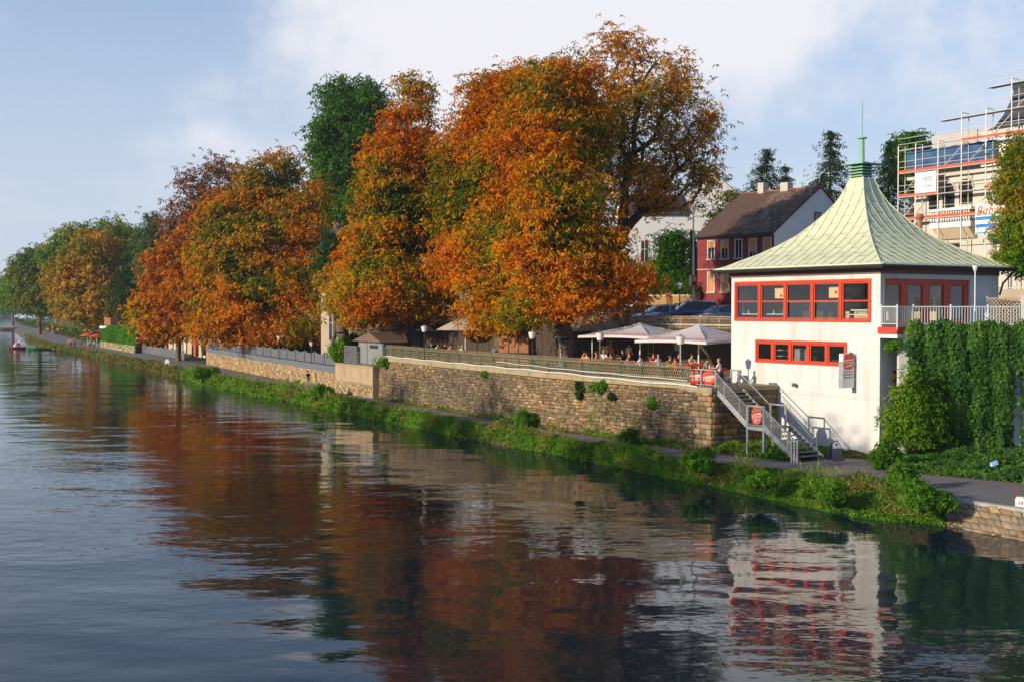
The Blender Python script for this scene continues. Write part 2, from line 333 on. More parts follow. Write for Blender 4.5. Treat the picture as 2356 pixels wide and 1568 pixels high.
def palette(pts, pal, s=0.25, seed=0.0, shift=None):
    """blend along a list of colours with clumpy noise"""
    t = 0.5 + 0.42 * snoise(pts, s, seed) + RNG.normal(0, 0.16, len(pts))
    if shift is not None: t = t + shift
    t = np.clip(t, 0, 0.999) * (len(pal) - 1); i = t.astype(int); fr = (t - i)[:, None]
    A = np.array(pal); return A[i] * (1 - fr) + A[np.minimum(i + 1, len(pal) - 1)] * fr
def tubes_np(segs, n=5):
    """segs: list of (p0, p1, r0, r1, bend) -> verts, faces"""
    V = []; Fc = []; b = 0
    for p0, p1, r0, r1, bend in segs:
        p0 = np.array(p0); p1 = np.array(p1); d = p1 - p0; l = np.linalg.norm(d)
        if l < 1e-4: continue
        dn = d / l; ref = np.array([0, 0, 1.]) if abs(dn[2]) < 0.9 else np.array([1., 0, 0])
        a = np.cross(dn, ref); a /= np.linalg.norm(a); c = np.cross(dn, a)
        ang = np.arange(n) * 2 * np.pi / n; ring = np.cos(ang)[:, None] * a + np.sin(ang)[:, None] * c
        ts = (0, 0.5, 1) if r0 > 0.03 else (0, 1)
        for t in ts: V.append(p0 + d * t + bend * (4 * t * (1 - t)) + ring * (r0 + (r1 - r0) * t))
        for i in range(len(ts) - 1):
            for k in range(n): Fc.append((b + i * n + k, b + i * n + (k + 1) % n, b + (i + 1) * n + (k + 1) % n, b + (i + 1) * n + k))
        b += n * len(ts)
    return np.concatenate(V), np.array(Fc)
AUT = [(0.045, 0.11, 0.010), (0.13, 0.20, 0.012), (0.42, 0.29, 0.012), (0.74, 0.29, 0.008), (0.76, 0.20, 0.006), (0.42, 0.13, 0.008)]
AUT_DARK = [(0.26, 0.24, 0.02), (0.58, 0.33, 0.02), (0.72, 0.28, 0.012), (0.46, 0.18, 0.012)]
AUT_G = [(0.05, 0.11, 0.010), (0.13, 0.20, 0.012), (0.38, 0.27, 0.014), (0.68, 0.29, 0.010), (0.70, 0.20, 0.008), (0.40, 0.13, 0.010)]
BROWN = [(0.13, 0.18, 0.015), (0.30, 0.25, 0.022), (0.50, 0.29, 0.022), (0.60, 0.27, 0.02)]
GREEN = [(0.04, 0.12, 0.010), (0.06, 0.18, 0.014), (0.10, 0.26, 0.018), (0.17, 0.32, 0.025)]
DKGREEN = [(0.018, 0.05, 0.012), (0.03, 0.075, 0.016), (0.05, 0.10, 0.02)]
GRMIX = [(0.05, 0.14, 0.012), (0.10, 0.22, 0.016), (0.19, 0.28, 0.022), (0.38, 0.26, 0.02)]
def ell(u, v, ru, rv, y, dy=0.0, ry=None):
    c = D(u, v, y + dy); s = (y + dy) / F
    return (np.array(c), np.array([ru * s, (ry if ry else 0.5 * (ru + rv) * s), rv * s]))
def tree(name, label, base, ells, nnode, per, size, pal, r0, cat='tree', group=None, k=5, droop=0.55, width=0.17, fork=None, bark='bark', clump=(0.8, 0.8, 0.33), seed=1.0, cs=0.25, inner=0.55, upg=0.0, lean=None):
    base = np.array(base); W = np.array([np.prod(e[1]) ** (0.72) for e in ells]); W = W / W.sum()
    Cn = np.array([e[0] for e in ells]); R = np.array([e[1] for e in ells])
    idx = RNG.choice(len(ells), nnode, p=W); d = unit(RNG.normal(size=(nnode, 3))); rr = RNG.uniform(0.2, 1.0, nnode) ** 0.5 * (1 + .20 * snoise(d * 2.6, 1.0, seed) + RNG.exponential(.045, nnode))
    pts = Cn[idx] + d * rr[:, None] * R[idx]
    pts = pts[(pts[:, 2] > base[2] + 1.2) & (snoise(pts, 2.4 / max(R.mean(), 1.5), seed + 5) < .50 - .16 * np.clip((pts[:, 2] - pts[:, 2].mean()) / (np.ptp(pts[:, 2]) * .5), 0, 1))]
    ins = np.min(np.linalg.norm((pts[:, None] - Cn) / R, axis=2), axis=1)
    zmin, zmax = (Cn[:, 2] - R[:, 2]).min(), (Cn[:, 2] + R[:, 2]).max(); cc = (Cn * W[:, None]).sum(0)
    if fork is None: fork = max(base[2] + 2.0, zmin + 0.12 * (zmax - zmin))
    # trunk and leader
    top = base + np.array([0, 0, 0]); trunk = []
    hs = np.linspace(0, 1, 9); ztop = zmin + 0.72 * (zmax - zmin)
    for h in hs:
        z = base[2] - 0.3 + (ztop - base[2]) * h; tt = max(0, (z - fork) / max(ztop - fork, 0.1))
        xy = base[:2] * (1 - tt * 0.8) + cc[:2] * tt * 0.8
        if lean: xy = xy + np.array(lean) * h
        trunk.append([xy[0] + RNG.normal(0, 0.12) * (h > 0.1), xy[1] + RNG.normal(0, 0.12) * (h > 0.1), z])
    nodes = [np.array(t) for t in trunk]; par = [-1] + list(range(8)); pl = [0.0] * 9
    ok = [1 if (t[2] >= fork - 0.5) else 0 for t in trunk]; 
    if sum(ok) == 0: ok[-1] = 1
    for i in range(1, 9): pl[i] = pl[i - 1] + np.linalg.norm(nodes[i] - nodes[i - 1])
    org = np.array([cc[0], cc[1], fork]); order = np.argsort(np.linalg.norm(pts - org, axis=1))
    NA = np.zeros((9 + len(pts), 3)); NA[:9] = nodes; PL = np.full(9 + len(pts), 1e9); PL[:9] = [p if o else 1e9 for p, o in zip(pl, ok)]
    parent = np.full(9 + len(pts), -1); parent[1:9] = range(8)
    n = 9
    for i in order:
        dd = np.linalg.norm(NA[:n] - pts[i], axis=1); up = np.maximum(NA[:n, 2] - pts[i, 2], 0) * 0.6
        j = int(np.argmin(dd + 0.32 * PL[:n] + up)); NA[n] = pts[i]; parent[n] = j; PL[n] = PL[j] + dd[j]; n += 1
    cnt = np.ones(n)
    for i in range(n - 1, 8, -1): cnt[parent[i]] += cnt[i]
    for i in range(8, 0, -1): cnt[parent[i]] += cnt[i]
    rad = r0 * (cnt / cnt[0]) ** 0.5; rad[:9] = np.maximum(rad[:9], r0 * (1.0 - 0.75 * hs)); rad = np.maximum(rad, 0.012)
    segs = []
    for i in range(1, n):
        j = parent[i]
        if PL[j] > 1e8 and i > 8: continue
        l = np.linalg.norm(NA[i] - NA[j]); b = np.array([RNG.normal(0, 0.05), RNG.normal(0, 0.05), 0.06 if i > 8 else 0]) * l
        segs.append((NA[j], NA[i], min(rad[j], rad[i] * 1.6) if i > 8 else rad[j], rad[i], b))
    tv, tf = tubes_np(segs, 6)
    fl = unit(RNG.normal(size=(7, 3)))
    root = E(name, label, cat, tuple(base), 0, group)
    me = npmesh('trunk', tv - base, tf, None, (M[bark],), True); inst('trunk', me, root)
    # leaves in flattened clumps
    P0 = NA[9:n]; kk = np.clip((ins[order] - 0.30) / max(inner - 0.30, 0.05), 0.12, 1.0)
    m = (per * kk * RNG.uniform(0.5, 1.5, len(P0))).astype(int)
    c = np.repeat(P0, m, axis=0); out = unit(c - np.array([cc[0], cc[1], cc[2] - 0.2 * (zmax - zmin)]))
    ox = RNG.normal(size=c.shape) * np.array(clump); ox[:, 2] -= 0.22 * (out[:, 0] * ox[:, 0] + out[:, 1] * ox[:, 1])
    lp = c + ox; keep = lp[:, 2] > base[2] + 0.8; lp = lp[keep]; out = out[keep]
    nr = unit(np.array([0, 0, 1.0]) * 0.42 + out * 0.62 + RNG.normal(0, 0.40, lp.shape))
    cn = np.repeat(RNG.normal(0, 0.12, len(P0)), m)[keep]
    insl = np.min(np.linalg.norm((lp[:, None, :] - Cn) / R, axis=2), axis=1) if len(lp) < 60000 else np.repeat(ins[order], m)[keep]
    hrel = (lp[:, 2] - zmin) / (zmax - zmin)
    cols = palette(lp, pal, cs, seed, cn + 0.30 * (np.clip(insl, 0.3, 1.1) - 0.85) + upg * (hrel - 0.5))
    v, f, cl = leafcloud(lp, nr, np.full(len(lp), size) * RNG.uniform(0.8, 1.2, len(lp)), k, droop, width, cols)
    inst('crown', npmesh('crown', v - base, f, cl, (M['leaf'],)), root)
    return root
def conifer(name, label, base, h, r, pal, group=None, n=60, size=0.35, sparse=1.0):
    base = np.array(base); root = E(name, label, 'tree', tuple(base), 0, group); segs = [((0, 0, -0.2), (0, 0, h), 0.02 * h, 0.03, np.zeros(3))]
    LP = []; NR = []
    for i in range(n):
        t = (i + RNG.random()) / n; z = h * (0.10 + 0.90 * t); L = r * (1 - t) ** 0.95 * RNG.uniform(0.6, 1.25) + 0.15
        for q in range(5):
            a = RNG.random() * 6.28; dr = np.array([math.cos(a), math.sin(a), 0]); tip = dr * L + np.array([0, 0, z - 0.30 * L])
            segs.append(((0, 0, z), tuple(tip), 0.05, 0.012, np.array([0, 0, 0.08 * L])))
            m = int(26 * sparse * (0.3 + L / r)); s = RNG.uniform(0.2, 1.0, m)
            p = np.outer(s, tip - np.array([0, 0, z])) + np.array([0, 0, z]) + RNG.normal(0, 0.05 * r, (m, 3)) * s[:, None] * np.array([1, 1, 0.3])
            p[:, 2] -= 0.04 * r * s * RNG.random(m); LP.append(p); NR.append(np.tile(unit(dr * 0.6 + np.array([0, 0, 0.9])), (m, 1)))
    tv, tf = tubes_np(segs, 5); inst('trunk', npmesh('trunk', tv, tf, None, (M['bark_dark'],), True), root)
    lp = np.concatenate(LP); nr = unit(np.concatenate(NR) + RNG.normal(0, 0.25, lp.shape))
    v, f, cl = leafcloud(lp, nr, np.full(len(lp), size), 3, 0.9, 0.16, palette(lp, pal, 0.5, h))
    inst('crown', npmesh('crown', v, f, cl, (M['leaf'],)), root); return root
def bush(name, label, base, rx, ry, rz, n, size, pal, cat='bush', group=None, kind=None, lumps=7, k=4, seed=0.0, stems=True):
    base = np.array(base); cs = unit(RNG.normal(size=(lumps, 3))) * RNG.uniform(0.15, 0.80, (lumps, 1)) * np.array([rx, ry, rz]); cs[:, 2] = np.abs(cs[:, 2]) + 0.30 * rz
    rr = RNG.uniform(0.18, 0.50, (lumps, 1)) * np.array([rx, ry, rz]); i = RNG.choice(lumps, n); d = unit(RNG.normal(size=(n, 3)))
    p = cs[i] + d * RNG.uniform(0.35, 1.0, (n, 1)) ** 0.5 * rr[i] + RNG.normal(0, 1, (n, 3)) * np.array([.13 * rx, .13 * ry, .10 * rz]); p[:, 2] = np.where(p[:, 2] < 0.02, RNG.random(n) * 0.15, p[:, 2])
    nr = unit(d * 0.8 + np.array([-.15, -.2, 0.4]) + RNG.normal(0, 0.4, p.shape))
    v, f, c = leafcloud(p, nr, np.full(n, size) * RNG.uniform(0.7, 1.3, n), k, 0.3, 0.24, palette(p, pal, 0.9 / max(rx, 0.5), seed + rx))
    root = E(name, label, cat, tuple(base), 0, group, kind)
    inst('foliage', npmesh('foliage', v, f, c, (M['leaf'],)), root)
    if stems:
        sg = [((0, 0, -0.1), tuple(cs[j] * np.array([1, 1, 0.9])), 0.05 * rz, 0.02, np.array([RNG.normal(0, 0.05), 0, 0.05])) for j in range(lumps)]
        tv, tf = tubes_np(sg, 5); inst('stem', npmesh('stem', tv, tf, None, (M['bark'],), True), root)
    return root
# ---------------------------------------------------------------- curves of the bank
class Curve:
    def __init__(s, pts):
        s.p = np.array([[q[0], q[1]] for q in pts]); d = np.linalg.norm(np.diff(s.p, axis=0), axis=1); s.s = np.concatenate([[0], np.cumsum(d)]); s.len = s.s[-1]
    def at(s, t): return np.array([np.interp(t, s.s, s.p[:, 0]), np.interp(t, s.s, s.p[:, 1])])
    def tan(s, t):
        a = s.at(min(t + 0.8, s.len)) - s.at(max(t - 0.8, 0)); return a / np.linalg.norm(a)
    def nor(s, t):  # towards the river (to the right of the direction of travel, far -> near)
        q = s.tan(t); return np.array([q[1], -q[0]])
    def s_at_u(s, u):
        if not hasattr(s, 'tab'):
            s.ts = np.linspace(0, s.len, 60000); s.tab = CU + F * np.interp(s.ts, s.s, s.p[:, 0]) / np.interp(s.ts, s.s, s.p[:, 1])
        return float(s.ts[int(np.argmin(np.abs(s.tab - u)))])
def smooth(pts, it=2):
    for _ in range(it):
        q = [pts[0]]
        for a, b in zip(pts[:-1], pts[1:]): q += [a * 0.75 + b * 0.25, a * 0.25 + b * 0.75]
        pts = q + [pts[-1]]
    return pts
ZP = 1.0
inner_px = [(20, 728), (36, 736), (52, 747), (96, 758), (138, 769), (238, 792), (305, 808), (380, 821), (470, 837), (600, 864), (708, 886), (780, 901), (868, 915), (1000, 940), (1250, 985), (1500, 1021), (1640, 1037)]
INNER = Curve(smooth([P(u, v, ZP).to_2d() for u, v in inner_px]))
path_in_px = inner_px[:-1] + [(1640, 1044), (1830, 1052), (1925, 1052), (2012, 1057), (2035, 1080), (2100, 1088), (2355, 1111), (2600, 1135)]
path_out_px = [(20, 733), (30, 744), (40, 758), (80, 779), (132, 793), (238, 812), (344, 833), (390, 845), (470, 862), (600, 884), (708, 902), (780, 918), (868, 932), (1000, 960), (1250, 1004), (1500, 1042), (1640, 1062), (1830, 1084), (2020, 1113), (2173, 1146), (2355, 1173), (2600, 1215)]
water_px = [(4, 728), (12, 742), (20, 760), (40, 774), (80, 790), (127, 803), (175, 811), (238, 827), (292, 840), (344, 850), (395, 862), (470, 886), (554, 902), (625, 915), (731, 936), (800, 950), (900, 972), (1100, 1012), (1280, 1046), (1400, 1069), (1600, 1110), (1800, 1150), (2000, 1190), (2150, 1203), (2355, 1243), (2600, 1290)]
PIN = Curve(smooth([P(u, v, ZP).to_2d() for u, v in path_in_px])); POUT = Curve(smooth([P(u, v, ZP).to_2d() for u, v in path_out_px]))
WAT = Curve(smooth([P(u, v, 0.0).to_2d() for u, v in water_px]))
# shared directions of the bank here: along the wall (towards the camera) and away from the river
EX = Vector((0.538, -0.843, 0)).normalized(); EY = Vector((-EX.y, EX.x, 0))
A0 = P(2022, 1055, ZP); RZ = math.atan2(EX.y, EX.x)
B0 = A0 - EX * 11.6           # front left corner of the pavilion at ground level
def loc_of(p): d = Vector(p) - B0; return (d.dot(EX), d.dot(EY), p[2])
def wpt(x, y, z): q = B0 + EX * x + EY * y; return Vector((q.x, q.y, z))
def RF(u, v, y0=0.0):
    """pixel -> (x, z) on the plane local y = y0 of the pavilion frame"""
    r = Vector(ray(u, v)); o = Vector((0, 0, CAMZ)); q = wpt(0, y0, 0); t = (q - o).dot(EY) / r.dot(EY); p = o + r * t
    return (p - B0).dot(EX), p.z
def SF(u, v, x0=11.6):
    r = Vector(ray(u, v)); o = Vector((0, 0, CAMZ)); q = wpt(x0, 0, 0); t = (q - o).dot(EX) / r.dot(EX); p = o + r * t
    return (p - B0).dot(EY), p.z
# ---------------------------------------------------------------- water, ground, path
def water_mat():
    m = bpy.data.materials.new('river_water'); m.use_nodes = True; t = m.node_tree; n = t.nodes; l = t.links
    b = n['Principled BSDF']; b.inputs['Base Color'].default_value = (0.006, 0.016, 0.026, 1); b.inputs['Roughness'].default_value = 0.035; b.inputs['IOR'].default_value = 1.33
    b.inputs['Specular IOR Level'].default_value = 0.5
    g = n.new('ShaderNodeNewGeometry')
    def noise(sc, rot, st, det=3, rough=0.5):
        mp = n.new('ShaderNodeMapping'); mp.inputs['Rotation'].default_value = (0, 0, rot); mp.inputs['Scale'].default_value = (st, 1, 1)
        l.new(g.outputs['Position'], mp.inputs['Vector']); z = n.new('ShaderNodeTexNoise'); z.inputs['Scale'].default_value = sc; z.inputs['Detail'].default_value = det; z.inputs['Roughness'].default_value = rough
        l.new(mp.outputs[0], z.inputs['Vector']); return z.outputs['Fac']
    def math_(op, a, b2):
        z = n.new('ShaderNodeMath'); z.operation = op
        for i, q in enumerate((a, b2)):
            if isinstance(q, (int, float)): z.inputs[i].default_value = q
            else: l.new(q, z.inputs[i])
        return z.outputs[0]
    patch = n.new('ShaderNodeMapRange'); patch.inputs['From Min'].default_value = 0.42; patch.inputs['From Max'].default_value = 0.62; patch.inputs['To Min'].default_value = 0.25; patch.inputs['To Max'].default_value = 1.0
    l.new(noise(0.055, 0.25, 0.45, 3), patch.inputs['Value'])
    h = math_('MULTIPLY', noise(2.5, 0.15, 0.7, 2, 0.5), 0.0125)
    h = math_('ADD', h, math_('MULTIPLY', noise(1.35, -0.2, 0.65, 2), 0.026))
    h = math_('MULTIPLY', h, patch.outputs[0])
    h = math_('ADD', h, math_('MULTIPLY', noise(0.20, 0.3, 0.6, 2), 0.12))
    bp = n.new('ShaderNodeBump'); bp.inputs['Strength'].default_value = 1.0; bp.inputs['Distance'].default_value = 1.0; l.new(h, bp.inputs['Height']); l.new(bp.outputs[0], b.inputs['Normal'])
    return m
M['water'] = water_mat()
o = MB().add([(-2500, -60, 0), (900, -60, 0), (900, 5200, 0), (-2500, 5200, 0)], [(0, 1, 2, 3)]).build('river', M['water']); prop(o, 'dark rippled river mirroring trees and sky', None, None, 'structure')
# river bed edge and land
def strip(name, ca, cb, za, zb, m, label, n=260, kind='structure', s0=0, s1=1, rough=0.0, rows=1):
    V = []; Fc = []
    for i in range(n + 1):
        t = s0 + (s1 - s0) * i / n; a = ca.at(t * ca.len); b = cb.at(t * cb.len)
        for r in range(rows + 1):
            q = r / rows; z = za + (zb - za) * q + (random.uniform(-rough, rough) if 0 < r < rows else 0)
            V.append((a[0] + (b[0] - a[0]) * q + random.uniform(-rough, rough), a[1] + (b[1] - a[1]) * q, z))
    for i in range(n):
        for r in range(rows): k = i * (rows + 1) + r; Fc.append((k, k + 1, k + rows + 2, k + rows + 1))
    o = MB().add(V, Fc).build(name, m); prop(o, label, None, None, kind); return o
def by_u(c, us): return [c.at(c.s_at_u(u)) for u in us]
US = [6, 14, 22, 30, 38, 46, 58, 72, 90, 110, 135, 165, 200, 240, 290, 344, 395, 470, 554, 625, 708, 790, 868, 950, 1050, 1150, 1250, 1370, 1500, 1600, 1700, 1800, 1900, 1960, 2012, 2035, 2100, 2173, 2260, 2355, 2470, 2590]
US2 = [u for u in US if u > 28]
pin = [P(u, np.interp(u, [q[0] for q in path_in_px], [q[1] for q in path_in_px]), ZP) for u in US2]
pout = [P(u, np.interp(u, [q[0] for q in path_out_px], [q[1] for q in path_out_px]), ZP) for u in US2]
wat = [P(u, np.interp(u, [q[0] for q in water_px], [q[1] for q in water_px]), 0.0) for u in US2]
def ribbon(name, A, B, za, zb, m, label, rows=1, jit=0.0):
    V = []; Fc = []; n = len(A)
    for a, b in zip(A, B):
        for r in range(rows + 1):
            q = r / rows; V.append((a.x + (b.x - a.x) * q, a.y + (b.y - a.y) * q, za + (zb - za) * q + (random.uniform(-jit, jit) if 0 < r < rows else 0)))
    for i in range(n - 1):
        for r in range(rows): k = i * (rows + 1) + r; Fc.append((k, k + rows + 1, k + rows + 2, k + 1))
    o = MB().add(V, Fc).build(name, m); return prop(o, label, None, None, 'structure')
ribbon('path', pout, pin, ZP, ZP, M['asphalt'], 'grey asphalt riverside path with fallen leaves')
bank_lo = [Vector((b.x, b.y, 0)) for b in wat]
ribbon('riverbank', [w_ + (w_ - Vector((p_.x, p_.y, 0))).normalized() * .5 for w_, p_ in zip(bank_lo, pout)], pout, -0.45, ZP - 0.006, M['earth'], 'earth and stone slope between path and river', 5, 0.06)
# ground sheet behind the path (out to the horizon)
V = [(p_.x, p_.y, ZP - 0.012) for p_ in pin]; back = [(p_.x + 900 + 0.2 * p_.y, p_.y + 700, ZP - 0.012) for p_ in pin]
n_ = len(V); o = MB().add(V + back, [(i, i + 1, n_ + i + 1, n_ + i) for i in range(n_ - 1)]).build('ground', M['grassg']); prop(o, 'ground behind the riverside path', None, None, 'structure')
o = MB().add([(-3000, 2300, 2), (3500, 2300, 2), (3500, 5200, 2), (-3000, 5200, 2), (-3000, 2296, -1), (3500, 2296, -1)], [(0, 1, 2, 3), (4, 5, 1, 0)]).build('far_shore', M['grassg']); prop(o, 'far green shore across the river bend', None, None, 'structure')
# blocks of higher ground
def block(name, poly, z0, z1, m, label):
    n = len(poly); V = [(x, y, z0) for x, y in poly] + [(x, y, z1) for x, y in poly]
    a = sum(poly[i][0] * poly[(i + 1) % n][1] - poly[(i + 1) % n][0] * poly[i][1] for i in range(n))
    if a < 0: V = [(x, y, z0) for x, y in reversed(poly)] + [(x, y, z1) for x, y in reversed(poly)]
    o = MB().add(V, [tuple(range(n, 2 * n))] + [(i, (i + 1) % n, n + (i + 1) % n, n + i) for i in range(n)]).build(name, m); return prop(o, label, None, None, 'structure')
def along(u0, u1, off, n=14):
    s0, s1 = INNER.s_at_u(u0), INNER.s_at_u(u1); r = []
    for i in range(n + 1):
        t = s0 + (s1 - s0) * i / n; q = INNER.at(t) + INNER.nor(t) * off; r.append((q[0], q[1]))
    return r
ZT, ZG, ZS = 4.75, 3.3, 7.85          # beer garden terrace, garden, street
K0 = P(1644, 1037, ZP)
back0 = wpt(0.0, 6.5, 0)
bdir = Vector((-0.563, 0.826, 0))
bw = [back0 + bdir * t for t in (0, 20, 40, 62)]   # line of the wall that carries the street
tfront = along(868, 1640, -0.55, 20)
block('terrace', tfront + [(wpt(-0.15, -3.0, 0).x, wpt(-0.15, -3.0, 0).y), (wpt(-0.15, 6.4, 0).x, wpt(-0.15, 6.4, 0).y)] + [(q.x, q.y) for q in bw[1:3]] + [(bw[3].x, bw[3].y)], -0.5, ZT, M['gravel'], 'gravel floor of the beer garden terrace')
gf = along(472, 868, -0.5, 16)
block('garden_ground', gf + [(bw[3].x - 0.02, bw[3].y - 0.02), (bw[3].x - 4, bw[3].y + 40), (gf[0][0] + 16, gf[0][1] + 22)], -0.5, ZG, M['earth'], 'shaded garden ground behind the low wall')
sp = [tuple(wpt(11.66, 9.95, 0))[:2], tuple(wpt(-0.6, 9.95, 0))[:2], tuple(wpt(-0.6, 6.5, 0))[:2]] + [(q.x, q.y) for q in bw[1:]] + [(bw[3].x - 10, bw[3].y + 60), (60, 420), (420, 420), (300, 60), (60, 62.5), (27.2, 66.75), (22.2, 66.85), tuple(wpt(11.66, 2.7, 0))[:2]]
block('street', sp, -0.5, ZS, M['street'], 'street and car park above the terrace')
# ================================================================ PAVILION
ZF = 8.1; ZWT = 10.92; LX, LY = 11.6, 9.9
pav = E('pavilion', 'white riverside restaurant pavilion with flared pale green copper roof and red window bands', 'building', wpt(0, 0, ZP), RZ)
def PL_(z): return z - ZP
ux = [RF(1690, 647.7), RF(1690, 736), RF(2004, 642), RF(2004, 743.6)]
UX0, UX1 = (ux[0][0] + ux[1][0]) / 2, (ux[2][0] + ux[3][0]) / 2; UZ1, UZ0 = (ux[0][1] + ux[2][1]) / 2 - ZP, (ux[1][1] + ux[3][1]) / 2 - ZP
lx = [RF(1738, 779), RF(1738, 831), RF(1948, 787.6), RF(1948, 843)]
LX0, LX1 = (lx[0][0] + lx[1][0]) / 2, (lx[2][0] + lx[3][0]) / 2; LZ1, LZ0 = (lx[0][1] + lx[2][1]) / 2 - ZP, (lx[1][1] + lx[3][1]) / 2 - ZP
print('window bands', UX0, UX1, UZ0, UZ1, '|', LX0, LX1, LZ0, LZ1)
WT = ZWT - ZP; T = 0.30
b = MB()
b.box(0, LX, 0, T, 0, LZ0); b.box(0, LX0, 0, T, LZ0, LZ1); b.box(LX1, LX, 0, T, LZ0, LZ1); b.box(0, LX, 0, T, LZ1, UZ0)
b.box(0, UX0, 0, T, UZ0, UZ1); b.box(UX1, LX, 0, T, UZ0, UZ1); b.box(0, LX, 0, T, UZ1, WT)
b.build('front_wall', M['render_white'], pav)
# side wall with its recessed red window front
sy = [SF(2035.5, 642), SF(2231, 642)]; SY0, SY1 = sy[0][0], sy[1][0]; SZ1 = (SF(2035.5, 642)[1] + SF(2231, 643)[1]) / 2 - ZP; SZ0 = ZF - ZP + 0.05
b = MB(); x0, x1 = LX - T, LX
b.box(x0, x1, T, LY, 0, SZ0); b.box(x0, x1, T, SY0, SZ0, SZ1); b.box(x0, x1, SY1, LY, SZ0, SZ1); b.box(x0, x1, T, LY, SZ1, WT)
b.build('side_wall', M['render_white'], pav)
MB().box(0, T, T, LY, 0, WT).box(T, LX - T, LY - T, LY, 0, WT).build('back_wall', M['render_white'], pav)
MB().box(T, LX - T, T, LY - T, ZF - ZP - 0.25, ZF - ZP).box(T, LX - T, T, LY - T, 3.0, 3.15).build('floor_slab', M['dark_wood'], pav)
MB().box(T, LX - T, 5.2, 5.3, ZF - ZP, WT).box(T, LX - T, 2.6, 2.7, 3.15, 6.8).build('inner_wall', M['cream'], pav)
MB().box(-0.02, LX + 0.03, -0.035, 0.0, 0, 3.16).build('plinth', M['render_white'], pav)
MB().box(-0.04, LX + 0.05, -0.075, 0.0, 3.16, 3.23).box(-0.03, LX + 0.04, -0.05, 0, 3.30, 3.34).build('ledge', M['render_white'], pav)
for q_ in ((8.2, 8.215, 3.4, LZ0 - .1), (5.4, 5.415, LZ1 + .1, UZ0 - .1), (10.5, 10.515, 3.4, 6.6), (10.52, 11.55, 5.72, 5.735)): MB().box(q_[0], q_[1], -.006, 0, q_[2], q_[3]).build('wall_joint', M['stonetrim'], pav)
def pane_window(x0, x1, z0, z1, y, kind, f=0.09, split=True):
    fr = MB(); fr.box(x0, x0 + f, y - 0.03, y + 0.09, z0, z1).box(x1 - f, x1, y - 0.03, y + 0.09, z0, z1).box(x0 + f, x1 - f, y - 0.03, y + 0.09, z0, z0 + f).box(x0 + f, x1 - f, y - 0.03, y + 0.09, z1 - f, z1)
    if split: zm = (z0 + z1) / 2; fr.box(x0 + f, x1 - f, y - 0.035, y + 0.085, zm - 0.04, zm + 0.04)
    w_ = fr.build('window', M['red_frame'], pav)
    if split:
        MB().box(x0 + f, x1 - f, y + 0.02, y + 0.03, z0 + f, zm - 0.04).build('pane', M['glass_grey' if kind == 'frost' else 'glass'], w_)
        MB().box(x0 + f, x1 - f, y + 0.02, y + 0.03, zm + 0.04, z1 - f).build('pane', M['glass'], w_)
        if kind == 'frost':
            MB().box(x0 + f - .02, x1 - f + .02, y - 0.06, y - 0.03, z0 + .02, z0 + .06).box(x0 + f - .02, x1 - f + .02, y - 0.06, y - 0.03, zm - .06, zm - .02).box(x0 + f - .03, x0 + f, y - 0.06, y - 0.03, z0 + .02, zm - .02).box(x1 - f, x1 - f + .03, y - 0.06, y - 0.03, z0 + .02, zm - .02).build('sash', M['kiosk_wood'], w_)
    else: MB().box(x0 + f, x1 - f, y + 0.02, y + 0.03, z0 + f, z1 - f).build('pane', M['glass_grey' if kind == 'frost' else 'glass'], w_)
    return w_
def band(X0, X1, Z0, Z1, n, kinds, split):
    e = 0.0; b = MB(); b.box(X0, X1, -0.05, 0.12, Z1 - 0.16, Z1).box(X0, X1, -0.07, 0.12, Z0, Z0 + 0.12).box(X0, X0 + 0.14, -0.05, 0.12, Z0 + .12, Z1 - .16).box(X1 - 0.14, X1, -0.05, 0.12, Z0 + .12, Z1 - .16)
    w_ = (X1 - X0 - 0.28 + 0.18) / n
    for i in range(1, n): xm = X0 + 0.14 - 0.09 + w_ * i; b.box(xm - 0.09, xm + 0.09, -0.045, 0.12, Z0 + .12, Z1 - .16)
    b.build('window_frame', M['red_frame'], pav)
    for i in range(n):
        xa = X0 + 0.14 - 0.09 + w_ * i + 0.09; pane_window(xa + 0.01, xa + w_ - 0.19, Z0 + 0.125, Z1 - 0.165, 0.03, kinds[i], 0.085, split)
band(UX0, UX1, UZ0, UZ1, 5, ['c', 'c', 'frost', 'frost', 'c'], True)
band(LX0, LX1, LZ0, LZ1, 5, ['c', 'c', 'c', 'frost', 'frost'], False)
# things seen behind the glass
wu = (UX1 - UX0) / 5
for k, (q, z, tt) in enumerate(((1.55, UZ1 - 0.98, 0.14), (3.55, UZ1 - 0.98, -0.1))):
    x = UX0 + q * wu; b = MB(); b.obox((0, 0, 0), (0.52, 0, 0.0), (0, 0.015, 0), (-0.1 * tt, 0, 0.34))
    t = E('menu_board', ['cream menu board hanging in the second upper window of the pavilion', 'cream menu board with red emblem in the fourth upper window of the pavilion'][k], 'board', pav.matrix_basis @ Vector((x, 0.62, z + .3)), RZ, 'boards hanging in the pavilion windows')
    b.build('board', mat('board_cream%d' % k, (0.75, 0.55, 0.27), 0.05, 3, 0.7, 0), t)
    MB().lathe([(0.09, 0), (0.09, 0.012)], 14).build('emblem', M['sign_red'], t, (0.02, -0.035, -0.02 if k else -0.18), (math.pi / 2, 0, 0))
MB().box(UX0 + .1, UX1 - .1, 0.35, 0.62, UZ0 + .38, UZ0 + .42).box(UX0 + 0.2, UX0 + 0.25, 0.4, 0.5, UZ0, UZ0 + .9).box(UX0 + wu * 4.1, UX0 + wu * 4.9, .5, .55, UZ0 + .62, UZ0 + .68).build('shelf', M['white'], pav)
